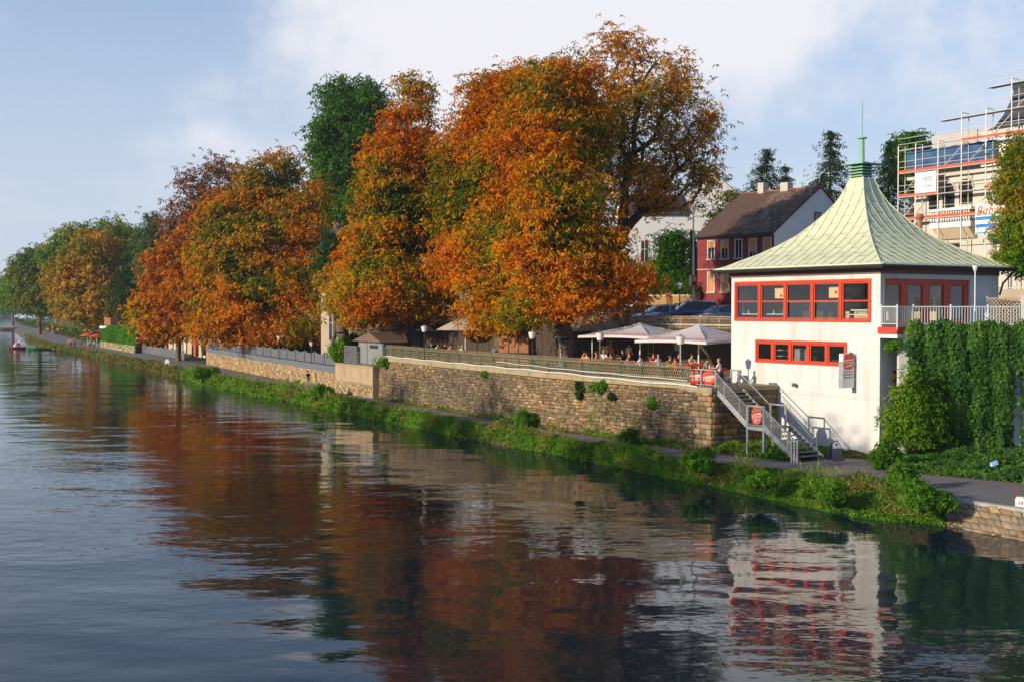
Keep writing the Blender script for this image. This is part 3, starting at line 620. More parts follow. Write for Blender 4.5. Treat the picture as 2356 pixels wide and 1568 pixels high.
for k in range(10):
    x = UX0 + wu * (k // 2 + .32 + .36 * (k % 2)); h = random.uniform(0.15, 0.32)
    o = MB().lathe([(0.05, 0), (0.055, h * .6), (0.02, h * .75), (0.02, h)], 8).build('bottle', M['sign_green' if k % 2 else 'canvas_y'], None, pav.matrix_basis @ Vector((x, 0.5, UZ0 + 0.42)))
    prop(o, '%s bottle on the shelf behind the %s upper window of the pavilion' % ('green' if k % 2 else 'cream', ['first', 'second', 'third', 'fourth', 'fifth'][k // 2]), 'bottle', 'bottles on the pavilion shelf')
bush('potted_plant', 'round bright green plant on the sill behind the second pavilion window', tuple(pav.matrix_basis @ Vector((UX0 + wu * 1.6, 0.5, UZ0 + .43))), 0.2, 0.2, 0.24, 160, 0.08, [(0.06, 0.22, 0.02), (0.10, 0.32, 0.03)], 'plant', stems=False)
for k in range(3): MB().box(LX0 + .3, LX1 - .3, .9, 1.2, LZ0 + .35 + .35 * k, LZ0 + .38 + .35 * k).build('kitchen_shelf', M['scaf'], pav)
MB().box(LX0 + 2.3, LX0 + 3.2, .9, 1.5, LZ0 + .1, LZ0 + .9).build('kitchen_unit', M['galv'], pav)
# side window front (in shade, facing upstream)
b = MB(); xr = LX - 0.16
b.box(xr - .1, xr + .05, SY0, SY1, SZ1 - .3, SZ1).box(xr - .1, xr + .05, SY0, SY1, SZ0, SZ0 + .22)
nW = 4; wy = (SY1 - SY0) / nW
for i in range(nW + 1):
    yy = SY0 + wy * i; a0 = max(SY0, yy - (0.35 if i else 0)); a1 = min(SY1, yy + 0.22)
    b.box(xr - .10, xr + .06, a0, a1, SZ0 + .22, SZ1 - .3)
b.build('window_frame', M['red_frame'], pav)
for i in range(nW):
    y0_, y1_ = SY0 + wy * i + .22, SY0 + wy * (i + 1) - .35
    w_ = MB().box(xr - .05, xr - .0, y0_, y0_ + .07, SZ0 + .22, SZ1 - .3).box(xr - .05, xr, y1_ - .07, y1_, SZ0 + .22, SZ1 - .3).box(xr - .05, xr, y0_ + .07, y1_ - .07, SZ1 - .37, SZ1 - .3).build('window', M['red_frame'], pav)
    MB().box(xr - .035, xr - .025, y0_ + .07, y1_ - .07, SZ0 + .22, SZ1 - .37).build('pane', M['glass'], w_)
# fascia, soffit, gutter
b = MB(); O = 0.78
b.box(-0.06, LX + .06, -0.07, -0.0, WT - .02, WT + .28); b.build('fascia_board', M['fascia'], pav)
MB().box(LX, LX + .07, 0, LY, WT - .02, WT + .28).build('fascia_board', M['fascia'], pav)
MB().box(-O, LX + O, -O, LY + O, WT + .26, WT + .31).build('soffit', M['fascia'], pav)
def gut(p, q): return MB().tube([p, q], 0.085, 8).build('gutter', M['gutter'], pav)
zg = WT + .36
gut((-O - .1, -O - .06, zg), (LX + O + .1, -O - .06, zg)); gut((LX + O + .06, -O - .1, zg), (LX + O + .06, LY + O + .1, zg)); gut((-O - .06, -O - .1, zg), (-O - .06, LY + O + .1, zg))
MB().tube([(-.5, -O - .05, zg - .05), (-.42, -O * .8, zg - .35), (-.12, -.12, zg - .75), (-.08, -.08, zg - 1.2)], .05, 7).build('downpipe', M['fascia'], pav)
MB().tube([(LX + .15, LY - .1, zg - 1.5), (LX + .3, LY, zg - .8), (LX + O, LY + .4, zg - .12)], .06, 6).build('eave_bracket', M['gutter'], pav)
# ---- roof
cxr, cyr = LX / 2, LY / 2; WX, WY = LX / 2 + O + .03, LY / 2 + O + .03
hp = [0, .04, .10, .17, .268, .37, .49, .61, .73, .86, 1.0]; fp = [1, .905, .81, .685, .55, .43, .327, .240, .167, .112, .075]
ZR0, ZR1 = WT + .40, 16.75 - ZP
def fr_(h): return float(np.interp(h, hp, fp))
def rz_(h): return ZR0 + (ZR1 - ZR0) * h
def rpt(k, q, h, off=0.0):
    f = fr_(h); a, l = (WY, WX) if k in (0, 2) else (WX, WY)
    d = a * f; ww = max(min(q, l * f), -l * f)
    x, y = {0: (ww, -d), 1: (d, ww), 2: (-ww, d), 3: (-d, -ww)}[k]
    nx, ny = {0: (0, -1), 1: (1, 0), 2: (0, 1), 3: (-1, 0)}[k]
    return (cxr + x + nx * off * .5, cyr + y + ny * off * .5, rz_(h) + off)
roof = MB()
for k in range(4):
    l = WX if k in (0, 2) else WY; vs = []
    for h in hp: vs += [rpt(k, -l, h, -.03), rpt(k, l, h, -.03)]
    roof.add(vs, [(2 * i, 2 * i + 1, 2 * i + 3, 2 * i + 2) for i in range(len(hp) - 1)])
roofo = roof.build('roof', M['seam'], pav)
ap = MB()   # turned-down apron at the eaves
for (p, q, r, s_) in (((-O - .03, -O - .03), (LX + O + .03, -O - .03), (0, -1), 0), ((LX + O + .03, -O - .03), (LX + O + .03, LY + O + .03), (1, 0), 0), ((-O - .03, LY + O + .03), (-O - .03, -O - .03), (-1, 0), 0)):
    ap.add([(p[0], p[1], ZR0 - .02), (q[0], q[1], ZR0 - .02), (q[0] - r[0] * .12, q[1] - r[1] * .12, ZR0 + .14), (p[0] - r[0] * .12, p[1] - r[1] * .12, ZR0 + .14)], [(0, 1, 2, 3)])
    ap.add([(p[0], p[1], ZR0 - .08), (q[0], q[1], ZR0 - .08), (q[0], q[1], ZR0 - .02), (p[0], p[1], ZR0 - .02)], [(0, 1, 2, 3)])
ap.build('apron', M['copper'], roofo)
rows = [0.0, .10, .2, .32, .44, .56, .68, .80, .91, 1.0]
for k in range(4):
    l = WX if k in (0, 2) else WY; sp_ = 0.66; nq = int(math.ceil(l / sp_))
    for j in range(-nq, nq):
        q0, q1 = j * sp_, (j + 1) * sp_; qi = min(abs(q0), abs(q1)); stg = 0.05 * (j % 2)
        rr = [0.0] + [min(1, max(0.0, r + stg + random.uniform(-.012, .012))) for r in rows[1:-1]] + [1.0]
        for a, b_ in zip(rr[:-1], rr[1:]):
            if l * fr_(a) <= qi + 0.04: break
            hs = np.linspace(a + .003, b_ - .003, 4); g = 0.009; vs = []
            o_ = random.uniform(.0, .003)
            for h in hs: vs += [rpt(k, q0 + g, h, o_), rpt(k, q1 - g, h, o_)]
            MB().add(vs, [(2 * i, 2 * i + 1, 2 * i + 3, 2 * i + 2) for i in range(3)]).build('roof_panel', M['copper'], roofo)
        hend = max([h for h in np.linspace(0, 1, 60) if l * fr_(h) >= abs(q0)] or [0])
        if hend > 0.03:
            MB().tube([rpt(k, q0, h, .025) for h in np.linspace(0.0, hend, 8)], 0.017, 4).build('seam', M['seam'], roofo)
for sx_, sy_ in ((0, 1), (1, 1), (2, 1), (3, 1)):
    k = sx_; l = WX if k in (0, 2) else WY
    MB().tube([rpt(k, l, h, .03) for h in hp], 0.035, 5).build('hip_seam', M['copper'], roofo)
# louvred neck and finial
lan = E('vent_lantern', 'copper louvred vent lantern with tall spike on the pavilion roof peak', 'vent', pav.matrix_basis @ Vector((cxr, cyr, ZR1)), RZ)
for i in range(4): MB().box(-.50 - .03 * i, .50 + .03 * i, -.50 - .03 * i, .50 + .03 * i, .06 + .17 * i, .12 + .17 * i).build('louvre', M['copper_green'], lan)
MB().box(-.4, .4, -.4, .4, 0, .74).build('core', M['louvre_dark'], lan)
MB().prism([(-.85, -.85), (.85, -.85), (.85, .85), (-.85, .85)], (0, 0, .76), (1, 0, 0), (0, 1, 0), (0, 0, .05)).box(-.3, .3, -.3, .3, .81, .93).build('cap', M['copper_green'], lan)
MB().lathe([(.16, .93), (.14, 2.3), (.30, 2.31), (.30, 2.38), (.035, 2.4), (.028, 4.4), (.015, 4.5)], 10).build('spike', M['copper_green'], lan)
# small red window, white recess and balcony slab
MB().box(LX + .0, LX + .04, 1.0, 1.9, PL_(4.9), PL_(5.7)).build('small_window', M['red_frame'], pav)
# wall lamp
t = E('wall_lamp', 'small red brown lamp fixed on the white pavilion wall', 'lamp', pav.matrix_basis @ Vector((RF(1832, 884)[0], -.0, RF(1832, 884)[1] - ZP)), RZ)
MB().ball((0, -.22, 0), .13, .16, .12).build('lamp_head', M['kiosk_wood'], t); MB().tube([(0, 0, -.12), (0, -.12, -.06), (0, -.2, 0)], .03, 6).build('arm', M['galv'], t)
# ---------------------------------------------------------------- lettering
def text(name, s, size, m, parent, loc, rot, shear=0.0, ext=0.004, align='CENTER', sx=1.0, label=None):
    cu = bpy.data.curves.new(name, 'FONT'); cu.body = s; cu.size = size; cu.extrude = ext; cu.shear = shear; cu.align_x = align; cu.resolution_u = 3
    o = bpy.data.objects.new(name, cu); C.objects.link(o); dg = bpy.context.evaluated_depsgraph_get()
    me = bpy.data.meshes.new_from_object(o.evaluated_get(dg)); bpy.data.objects.remove(o); bpy.data.curves.remove(cu)
    me.materials.clear(); me.materials.append(m)
    o = bpy.data.objects.new(name, me); C.objects.link(o); o.parent = parent; o.location = loc; o.rotation_euler = rot; o.scale = (sx, 1, 1)
    return o
def ellipse(rx, ry, n=28, c=(0, 0)): return [(c[0] + rx * math.cos(2 * math.pi * i / n), c[1] + ry * math.sin(2 * math.pi * i / n)) for i in range(n)]
def tomato(parent, cx_, cz, rx, rz, y, word=None):
    o = MB().prism(ellipse(rx, rz), (cx_, y, cz), (1, 0, 0), (0, 0, 1), (0, .03, 0)).build('tomato_disc', M['sign_red'], parent)
    lf = [(-.95, .36), (-.75, .60), (-.45, .50), (-.15, .66), (.12, .50), (.45, .66), (.85, .50), (.95, .34), (.60, .40), (.35, .30), (.05, .36), (-.25, .34), (-.6, .42)]
    MB().prism([(a * rx * .92, b_ * rz) for a, b_ in lf], (cx_, y - .012, cz), (1, 0, 0), (0, 0, 1), (0, .01, 0)).build('leaf_mark', M['sign_green'], o)
    text('lettering', 'Tomate', rx * .62, M['white'], o, (cx_ + .02, y - .015, cz - rz * .25), (math.pi / 2, math.radians(-12), 0), 0.35, 0.006)
    MB().prism([(-.5, -.42), (.75, -.26), (.8, -.31), (-.2, -.48)], (cx_, y - .012, cz - rz * 0.02), (rx, 0, 0), (0, 0, rz), (0, .008, 0)).prism([(-.62, .10), (.78, .32), (.80, .24), (-.55, .02)], (cx_, y - .012, cz), (rx, 0, 0), (0, 0, rz), (0, .008, 0)).build('swash', M['white'], o)
    if word: text('lettering', word, rx * .55, M['white'], o, (cx_ + .02, y - .015, cz - rz * .78), (math.pi / 2, 0, 0), 0.2, 0.006)
    return o
# projecting light box sign
sx0, sz0 = RF(1963, 890); sg = E('tomato_light_box', 'tall white projecting light box with red tomato on the pavilion wall', 'sign', pav.matrix_basis @ Vector((sx0, -.12, sz0 - ZP)), RZ)
MB().box(-.14, .14, -.86, 0, 0, 1.85).build('box', M['white'], sg)
MB().box(-.15, .15, -.88, -.86, -.02, 1.45).box(-.15, .15, 0, .12, .4, .5).box(-.15, .15, 0, .12, 1.2, 1.3).build('box_frame', M['galv'], sg)
tm = MB().prism([(.40 * math.cos(a) + .03 * math.cos(2 * a), .48 * math.sin(a) + .05 * math.sin(3 * a)) for a in [2 * math.pi * i / 28 for i in range(28)]], (-.16, -.43, 1.42), (0, 1, 0), (0, 0, 1), (.32, 0, 0)).build('tomato', M['sign_red'], sg)
MB().prism([(-.02, .44), (.10, .55), (.22, .45), (.34, .52), (.33, .36), (.42, .22), (.20, .34)], (.165, -.43, 1.42), (0, 1, 0), (0, 0, 1), (.01, 0, 0)).build('leaf_mark', M['sign_green'], tm)
text('lettering', 'Tomate', .27, M['white'], tm, (.17, -.43, 1.30), (math.pi / 2, 0, math.pi / 2), .35)
MB().prism([(-.36, .28), (.36, .34), (.36, .29), (-.33, .22)], (.165, -.43, 1.22), (0, 1, 0), (0, 0, 1), (.01, 0, 0)).prism([(-.3, -.12), (.30, -.04), (.26, -.1), (-.2, -.17)], (.165, -.43, 1.30), (0, 1, 0), (0, 0, 1), (.01, 0, 0)).build('swash', M['white'], tm)
text('lettering', 'EINGANG ZUM', .10, M['greytext'], sg, (.145, -.43, .84), (math.pi / 2, 0, math.pi / 2))
text('lettering', 'RESTAURANT', .125, M['greytext'], sg, (.145, -.43, .68), (math.pi / 2, 0, math.pi / 2))
text('lettering', 'BIERGARTEN', .125, M['greytext'], sg, (.145, -.43, .52), (math.pi / 2, 0, math.pi / 2))
# ---------------------------------------------------------------- balcony, railing, ivy wall
bal = E('balcony', 'pavilion side balcony with red edge slab over the ivy', 'balcony', wpt(0, 0, ZP), RZ)
pts_w = [P(2033, 757, ZF), D(2033, 757, 66.6), D(2063, 757, 65.6), D(2090, 755, 66.6)]
loc = [loc_of(q) for q in pts_w]
poly = [(LX + .01, .15), (LX + .05, -.25), (loc_of(D(2063, 750, 65.9))[0], loc_of(D(2063, 750, 65.9))[1]), (loc_of(D(2100, 750, 66.7))[0], loc_of(D(2100, 750, 66.7))[1]), (LX + 1.6, 3.0), (LX + .01, 3.0)]
MB().prism(poly, (0, 0, ZF - ZP - .42), (1, 0, 0), (0, 1, 0), (0, 0, .37)).build('slab', M['red_frame'], bal)
MB().prism([(x * 1.0, y + .02) for x, y in poly], (0, 0, ZF - ZP - .62), (1, 0, 0), (0, 1, 0), (0, 0, .19)).build('slab_base', M['white_wall'], bal)
rp = [wpt(LX + .15, -.12, ZF), D(2063, 750, 65.95), D(2100, 750, 66.75), Vector((27.2, 66.85, ZF)), Vector((45.0, 64.6, ZF))]
rp = [Vector((p_.x, p_.y, ZF + .02)) for p_ in rp]
rl = E('balcony_railing', 'pale blue white metal railing above the ivy wall', 'railing', tuple(rp[0]))
o0 = rp[0]
for a, b_ in zip(rp[:-1], rp[1:]):
    a, b_ = a - o0, b_ - o0; d = (b_ - a); l = d.length; d.normalize(); up = Vector((0, 0, 1))
    MB().tube([a + up * 1.0, b_ + up * 1.0], .03, 6).build('top_rail', M['rail_white'], rl); MB().beam(a + up * .10, b_ + up * .10, .04, .03).build('bottom_rail', M['rail_white'], rl)
    bar = MB().box(-.012, .012, -.012, .012, .1, 1.0).mesh('baluster'); bar.materials.append(M['rail_white'])
    n = max(2, int(l / .15))
    for i in range(1, n): q = a + d * (l * i / n); inst('baluster', bar, rl, q)
    npst = max(1, round(l / 2.0))
    for i in range(npst): q = a + d * (l * i / npst); MB().box(-.035, .035, -.035, .035, -.2, 1.12).build('post', M['rail_white'], rl, q)
# trellis screen behind the railing
tp = [D(2268, 700, 70.2), D(2352, 700, 69.4), Vector((34, 67.6, 0))]; tp = [Vector((p_.x, p_.y, ZF)) for p_ in tp]
tr = E('trellis_screen', 'brown diagonal trellis screen with white posts beside the pavilion', 'trellis', tuple(tp[0]))
for i, p_ in enumerate(tp): MB().box(-.06, .06, -.06, .06, -.25, 1.62).build('post', M['rail_white'] if i < 2 else M['lattice'], tr, p_ - tp[0])
for a, b_ in zip(tp[:-1], tp[1:]):
    a, b_ = a - tp[0], b_ - tp[0]; d = b_ - a; l = d.length; d.normalize()
    MB().beam(a + Vector((0, 0, 1.5)), b_ + Vector((0, 0, 1.5)), .05, .07).build('rail', M['lattice'], tr)
    for sgn in (1, -1):
        k = -1.2
        while k < l:
            s0_, s1_ = max(0, k), min(l, k + 1.2)
            if s1_ > s0_:
                z0_ = (s0_ - k) / 1.2 * 1.3; z1_ = (s1_ - k) / 1.2 * 1.3
                if sgn < 0: z0_, z1_ = 1.3 - z0_, 1.3 - z1_
                off = Vector((d.y, -d.x, 0)) * .015 * sgn
                MB().beam(a + d * s0_ + off + Vector((0, 0, z0_ + .15)), a + d * s1_ + off + Vector((0, 0, z1_ + .15)), .012, .035).build('slat', M['lattice'], tr)
            k += .2
MB().tube([(0, 0, -.0), (0, 0, 2.9)], .035, 8).build('pipe', M['rail_white'], None, D(2242, 705, 67.2)); o = bpy.data.objects['pipe']; q = D(2242, 705, 67.3); o.location = (q.x, q.y, ZF); prop(o, 'thin white rainwater pipe on the balcony in front of red side windows', 'pipe')
hop = MB().lathe([(.06, 0), (.15, .22), (.15, .3), (.13, .3)], 10).build('hopper', M['rail_white'], o, (0, 0, 2.9))
# street-carrying concrete wall under the ivy
iw = [Vector((22.2, 66.6, ZP)), Vector((27.2, 66.5, ZP)), Vector((60, 62.2, ZP))]
wl = E('quay_wall', 'pale concrete quay wall under the hanging ivy with black graffiti', 'wall', tuple(iw[0]))
for a, b_ in zip(iw[:-1], iw[1:]):
    d = (b_ - a).normalized(); nrm = Vector((d.y, -d.x, 0)); c = (a + b_) / 2 - iw[0] - nrm * -.1
    MB().beam(a - iw[0] + Vector((0, 0, 3.5)), b_ - iw[0] + Vector((0, 0, 3.5)), .25, 7.2).build('wall_face', M['white_wall'], wl)
# white buttress strips that show between the curtains of ivy
bs = [(2078, 1.6), (2118, 1.1), (2338, 1.3)]
for u, wd in bs:
    q = D(u, 900, 66.3); r_ = iw[0]
    MB().box(-wd * .16, wd * .16, -.05, .35, .0, 6.9).build('pilaster', M['render_white'], wl, (q.x - r_.x, 66.28 - r_.y, 0))
g0 = D(2325, 1015, 66.15); gr = MB()
def stroke(ps, w_=.05):
    for (a, b_) in zip(ps[:-1], ps[1:]): gr.beam(a, b_, .02, w_, (0, 1, 0))
stroke([(-.35, 0, .55), (.02, 0, .48), (.08, 0, -.05), (.12, 0, -.62)], .07); stroke([(-.1, 0, .28), (-.13, 0, .02), (.05, 0, .22), (.04, 0, .02), (-.10, 0, -.12)], .05); stroke([(-.4, 0, -.40), (-.1, 0, -.42), (.1, 0, -.62), (-.3, 0, -.60), (-.45, 0, -.72)], .09)
gr.build('graffiti', M['black'], wl, (g0.x - iw[0].x, 66.05 - iw[0].y, g0.z - ZP))
def ivy(name, label, x0, x1, yb, ztop, zbot, n, pal, size=0.13, gaps=()):
    x = RNG.uniform(x0, x1, n); t = RNG.random(n); ztop = ztop + .10 * np.sin(x * 3.1) + .08 * np.sin(x * 8.3 + 1) + RNG.exponential(.05, n) * (t < .1); zb = zbot + 0.5 * np.sin(x * 2.3) + 0.35 * np.sin(x * 7.1); z = ztop - t * (ztop - zb)
    col = np.sin(x * 5.2 + 0.9 * np.sin(z * .8)) * .25 + np.sin(x * 11.3 + z * .9) * .28 + np.sin(z * 1.4 + x * 2.2) * .35 + np.sin(x * 2.1 - z * .5) * .2
    y = yb(x) - 0.18 - 0.16 * (col + 1) - 0.15 * RNG.random(n) - 0.25 * np.clip((ztop - z - .3) / 2, 0, 1) * np.clip((z - zbot) / 2, 0, 1)
    keep = np.ones(n, bool)
    for (ga, gb, gz0, gz1) in gaps: keep &= ~((x > ga) & (x < gb) & (z < gz1) & (z > gz0) & (RNG.random(n) > .04))
    p = np.stack([x, y, z], 1)[keep]; nr = unit(np.array([-0.1, -0.8, 0.45]) + RNG.normal(0, .3, p.shape) + np.stack([-np.cos(p[:, 0] * 5.2) * .35, p[:, 0] * 0, p[:, 0] * 0], 1))
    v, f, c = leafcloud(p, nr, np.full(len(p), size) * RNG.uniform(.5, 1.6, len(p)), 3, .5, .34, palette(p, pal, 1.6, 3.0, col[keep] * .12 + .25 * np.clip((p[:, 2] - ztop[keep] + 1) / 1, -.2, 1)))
    o = inst(name, npmesh(name, v, f, c, (M['leaf'],))); return prop(o, label, None, None, 'stuff')
yb = lambda x: np.where(x < 27.2, 66.45, 66.45 - (x - 27.2) * 0.131)
IVP = [(0.03, 0.09, 0.02), (0.055, 0.16, 0.03), (0.09, 0.22, 0.038), (0.15, 0.29, 0.05)]
xg = lambda u: D(u, 900, 66.3).x
ivy('ivy_curtain', 'dense green ivy hanging over the quay wall below the railing', 20.75, 40, yb, ZF + .12, 1.15, 36000, IVP, .18,
    [(20.0, xg(2070), 1, 7.0), (xg(2070), xg(2084), 1, 5.6), (xg(2114), xg(2122), 1, 6.5), (xg(2320), xg(2350), 1, 5.8), (xg(2084), xg(2112), 2.6, 5.2)])
# ================================================================ METAL STAIR
YS = loc_of(P(1823, 1061.4, ZP))[1]; YS2 = YS + 1.9
print('stair front plane y', YS, 'K0', loc_of(K0))
st = E('metal_staircase', 'grey galvanised steel stair with railings down from the beer garden', 'staircase', wpt(0, 0, ZP), RZ)
XA, ZA = RF(1650, 900, YS); XB, ZB = RF(1719.5, 976, YS); XC, ZC = RF(1757, 984, YS); XD, ZD = RF(1832, 1062, YS)
ZA -= ZP; ZB -= ZP; ZC -= ZP; ZD = 0.0; ZM = (ZB + ZC) / 2
print('stair', XA, ZA, XB, ZB, XC, ZC, XD, ZD)
def flight(xa, za, xb, zb, n):
    for y in (YS, YS2):
        MB().beam((xa, y, za - .02), (xb, y, zb - .02), .06, .30).build('stringer', M['galv'], st)
    for i in range(n):
        t = (i + .5) / n; x = xa + (xb - xa) * t; z = za + (zb - za) * t
        MB().box(x - .15, x + .15, YS + .03, YS2 - .03, z + .02, z + .06).build('tread', M['galv_d'], st)
def posts_and_rails(xa, za, xb, zb, y, nrail=5, h=1.0, np_=2, mt='galv'):
    for i in range(np_):
        t = (i + .5) / np_; x = xa + (xb - xa) * t; z = za + (zb - za) * t
        MB().box(x - .025, x + .025, y - .06, y - .02, z - .05, z + h).build('post', M[mt], st)
    for r in range(nrail):
        hh = h - (h - .18) * r / (nrail - 1); wd = .05 if r == 0 else .028
        MB().beam((xa, y - .04, za + hh), (xb, y - .04, zb + hh), wd, wd).build('rail', M[mt], st)
flight(XA, ZA, XB, ZM, 9); flight(XC, ZM, XD, ZD + .12, 8)
posts_and_rails(XA, ZA, XB, ZM, YS, 6); posts_and_rails(XC, ZM, XD, ZD + .1, YS, 6)
MB().box(XB - .05, XC + .05, YS, YS2, ZM - .06, ZM).build('landing', M['galv_d'], st)
MB().box(XB - .05, XC + .1, YS - .05, YS + .03, ZM - .20, ZM - .02).build('landing_edge', M['galv'], st)
for x in (XB, XC):
    MB().box(x - .05, x + .05, YS - .06, YS + .04, 0, ZM + 1.12).build('post', M['galv'], st)
    MB().box(x - .05, x + .05, YS2 - .04, YS2 + .06, 0, ZM).build('post', M['galv'], st)
MB().box(XB - .05, XC + .05, YS - .05, YS + .03, ZM + 1.06, ZM + 1.14).build('rail', M['galv'], st)
MB().box(XB, XC, YS - .03, YS, ZM + .05, ZM + .09).build('rail', M['galv'], st)
# rear side: flat bar handrail with tall frames
def frame(x0, x1, z0, z1):
    b = MB(); 
    for x in (x0, x1): b.box(x - .05, x + .05, YS2 - .02, YS2 + .06, z0, z1)
    b.box(x0 - .05, x1 + .05, YS2 - .022, YS2 + .062, z1, z1 + .08); b.build('rail_frame', M['galv'], st)
x1_, z1_ = RF(1681, 852, YS2); x2_, _ = RF(1697, 852, YS2); frame(x1_, x2_, ZA - .1, z1_ - ZP)
x3_, z3_ = RF(1771, 930, YS2); x4_, _ = RF(1806, 934, YS2); frame(x3_, x4_, ZM - .3, z3_ - ZP)
x5_, z5_ = RF(1874, 1008, YS2); frame(x5_ - .2, x5_ + .12, 0, z5_ - ZP)
MB().beam((x2_, YS2, z1_ - ZP), (x3_, YS2, z3_ - ZP), .04, .05).build('handrail', M['galv'], st)
MB().beam((x4_, YS2, z3_ - ZP), (x5_ - .15, YS2, z5_ - ZP), .04, .05).build('handrail', M['galv'], st)
MB().beam((x2_, YS2, z1_ - ZP - 1.0), (x3_, YS2, z3_ - ZP - 1.05), .03, .03).build('handrail', M['galv'], st)
MB().beam((x4_, YS2, z3_ - ZP - 1.0), (x5_ - .15, YS2, z5_ - ZP - .9), .03, .03).build('handrail', M['galv'], st)
gt = MB(); gx = XD - .12
for dx in (0, .22, .42): gt.box(gx + dx - .04, gx + dx + .04, YS - .28, YS - .20, 0, 1.12)
gt.box(gx - .05, gx + .48, YS - .285, YS - .195, 1.12, 1.18); gt.build('gate_post', M['galv'], st)
tomato(st, (XB + XC) / 2, ZM + .58, .42, .52, YS + .06, 'OUT')
# ---- landing slab and ashlar pier at the stair head
KL = loc_of(K0); KX = KL[0]
pier = E('stone_pier', 'brown ashlar end of the terrace wall beneath the tomato panels', 'wall', wpt(0, 0, ZP), RZ)
PX0 = RF(1572, 905, YS)[0]; ZK = 3.35
YPF = -5.12
MB().box(KX - 1.3, KX - .06, YPF + .03, -.1, -.3, ZK - .02).build('core', M['mortar'], pier)
def stonecol(pos=None):
    cs = [(0.34, 0.23, 0.12), (0.26, 0.185, 0.10), (0.40, 0.26, 0.12), (0.20, 0.155, 0.10), (0.32, 0.26, 0.17), (0.40, 0.18, 0.08), (0.20, 0.19, 0.08), (0.45, 0.34, 0.20)]
    w_ = [5, 5, 4, 4, 3, 1.3, 2.2, 1.5]; c = random.choices(cs, w_)[0]; k = random.uniform(.45, 1.0)
    if pos is not None:
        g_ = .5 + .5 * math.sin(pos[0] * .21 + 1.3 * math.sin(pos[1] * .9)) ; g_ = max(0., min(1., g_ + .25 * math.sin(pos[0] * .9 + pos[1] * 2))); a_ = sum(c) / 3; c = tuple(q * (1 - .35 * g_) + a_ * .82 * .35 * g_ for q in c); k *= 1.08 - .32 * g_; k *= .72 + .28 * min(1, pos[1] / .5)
    return (c[0] * k, c[1] * k, c[2] * k)
def stone_mb(w_, h_, d_, jag=.14):
    """an irregular split-faced block, face towards -y, origin at centre of its base plane"""
    j = lambda s_: random.uniform(-jag, jag) * s_
    a = w_ / 2; c = h_ / 2; f = .78
    back = [(-a, 0, -c), (a, 0, -c), (a, 0, c), (-a, 0, c)]
    mid = [(-a + j(w_) * .35, -d_ * .6, -c + j(h_) * .35), (a + j(w_) * .35, -d_ * .6, -c + j(h_) * .35), (a + j(w_) * .35, -d_ * .6, c + j(h_) * .35), (-a + j(w_) * .35, -d_ * .6, c + j(h_) * .35)]
    fr = [(x * f + j(w_) * .3, -d_ * random.uniform(.8, 1.2), z * f + j(h_) * .3) for x, y, z in back]
    vs = back + mid + fr; fs = []
    for k in (0, 4): fs += [(k + i, k + (i + 1) % 4, k + 4 + (i + 1) % 4, k + 4 + i) for i in range(4)]
    fs.append((8, 9, 10, 11)); return vs, fs
def stones_np(items, name, parent, stuff=True):
    V = []; Fq = []; Cc = []; b = 0
    for (org, ex, ez, ey, w_, h_, d_, col) in items:
        vs, fs = stone_mb(w_, h_, d_)
        for x, y, z in vs: V.append((org[0] + ex[0] * x - ey[0] * y + ez[0] * z, org[1] + ex[1] * x - ey[1] * y + ez[1] * z, org[2] + ex[2] * x - ey[2] * y + ez[2] * z)); Cc.append(col)
        Fq += [tuple(b + i for i in f) for f in fs]; b += len(vs)
    o = inst(name, npmesh(name, np.array(V), np.array(Fq), np.array(Cc), (M['stonec'],)), parent)
    if stuff: o['kind'] = 'stuff'
    return o
z = 0.0
EXl, EYl = Vector((1, 0, 0)), Vector((0, -1, 0))
while z < ZK - .05:
    h = min(random.uniform(.26, .36), ZK - z); x = KX - 1.3 + random.uniform(-.4, .1)
    while x < KX - .03:
        w_ = random.uniform(.35, .8); w_ = min(w_, KX - x)
        if w_ > .1: stones_np([((x + w_ / 2, YPF + .04, z + h / 2), (1, 0, 0), (0, 0, 1), (0, -1, 0), w_ - .02, h - .02, .12, stonecol())], 'stone', pier, False)
        x += w_
    y = YPF + .05
    while y < -.2:
        w_ = random.uniform(.45, .9); w_ = min(w_, -.15 - y)
        if w_ > .1: stones_np([((KX - .07, y + w_ / 2, z + h / 2), (0, 1, 0), (0, 0, 1), (1, 0, 0), w_ - .02, h - .02, .1, tuple(c * .9 for c in stonecol()))], 'stone', pier, False)
        y += w_
    z += h
MB().box(PX0 - .3, KX + .08, YPF - .12, -.1, ZK, ZK + .24).build('slab', M['coping'], pier)
MB().box(PX0 - .3, KX + .06, YPF - .10, YPF - .06, ZK - .06, ZK - .02).build('slab_edge', M['kerb'], pier)
# tomato panels on the landing
pf = E('tomato_panel_railing', 'grey steel railing frame carrying two red tomato discs at the stair head', 'railing', wpt(0, 0, ZP), RZ)
xs = [RF(1581, 870, YS)[0], RF(1613, 870, YS)[0], RF(1646, 870, YS)[0]]; zb_ = ZK + .24; zt_ = (RF(1600, 849, YS)[1] + RF(1646, 853, YS)[1]) / 2 - ZP
for x in xs: MB().box(x - .045, x + .045, YS - .045, YS + .045, zb_, zt_).build('post', M['galv'], pf)
MB().box(xs[0] - .06, xs[2] + .06, YS - .06, YS + .06, zt_, zt_ + .07).build('top_rail', M['galv'], pf); MB().box(xs[0], xs[2], YS - .03, YS + .03, zb_ + .10, zb_ + .14).build('bottom_rail', M['galv'], pf)
for a, b_ in zip(xs[:-1], xs[1:]): tomato(pf, (a + b_) / 2, (zb_ + zt_) / 2 + .06, (b_ - a) * .43, (zt_ - zb_) * .44, YS)
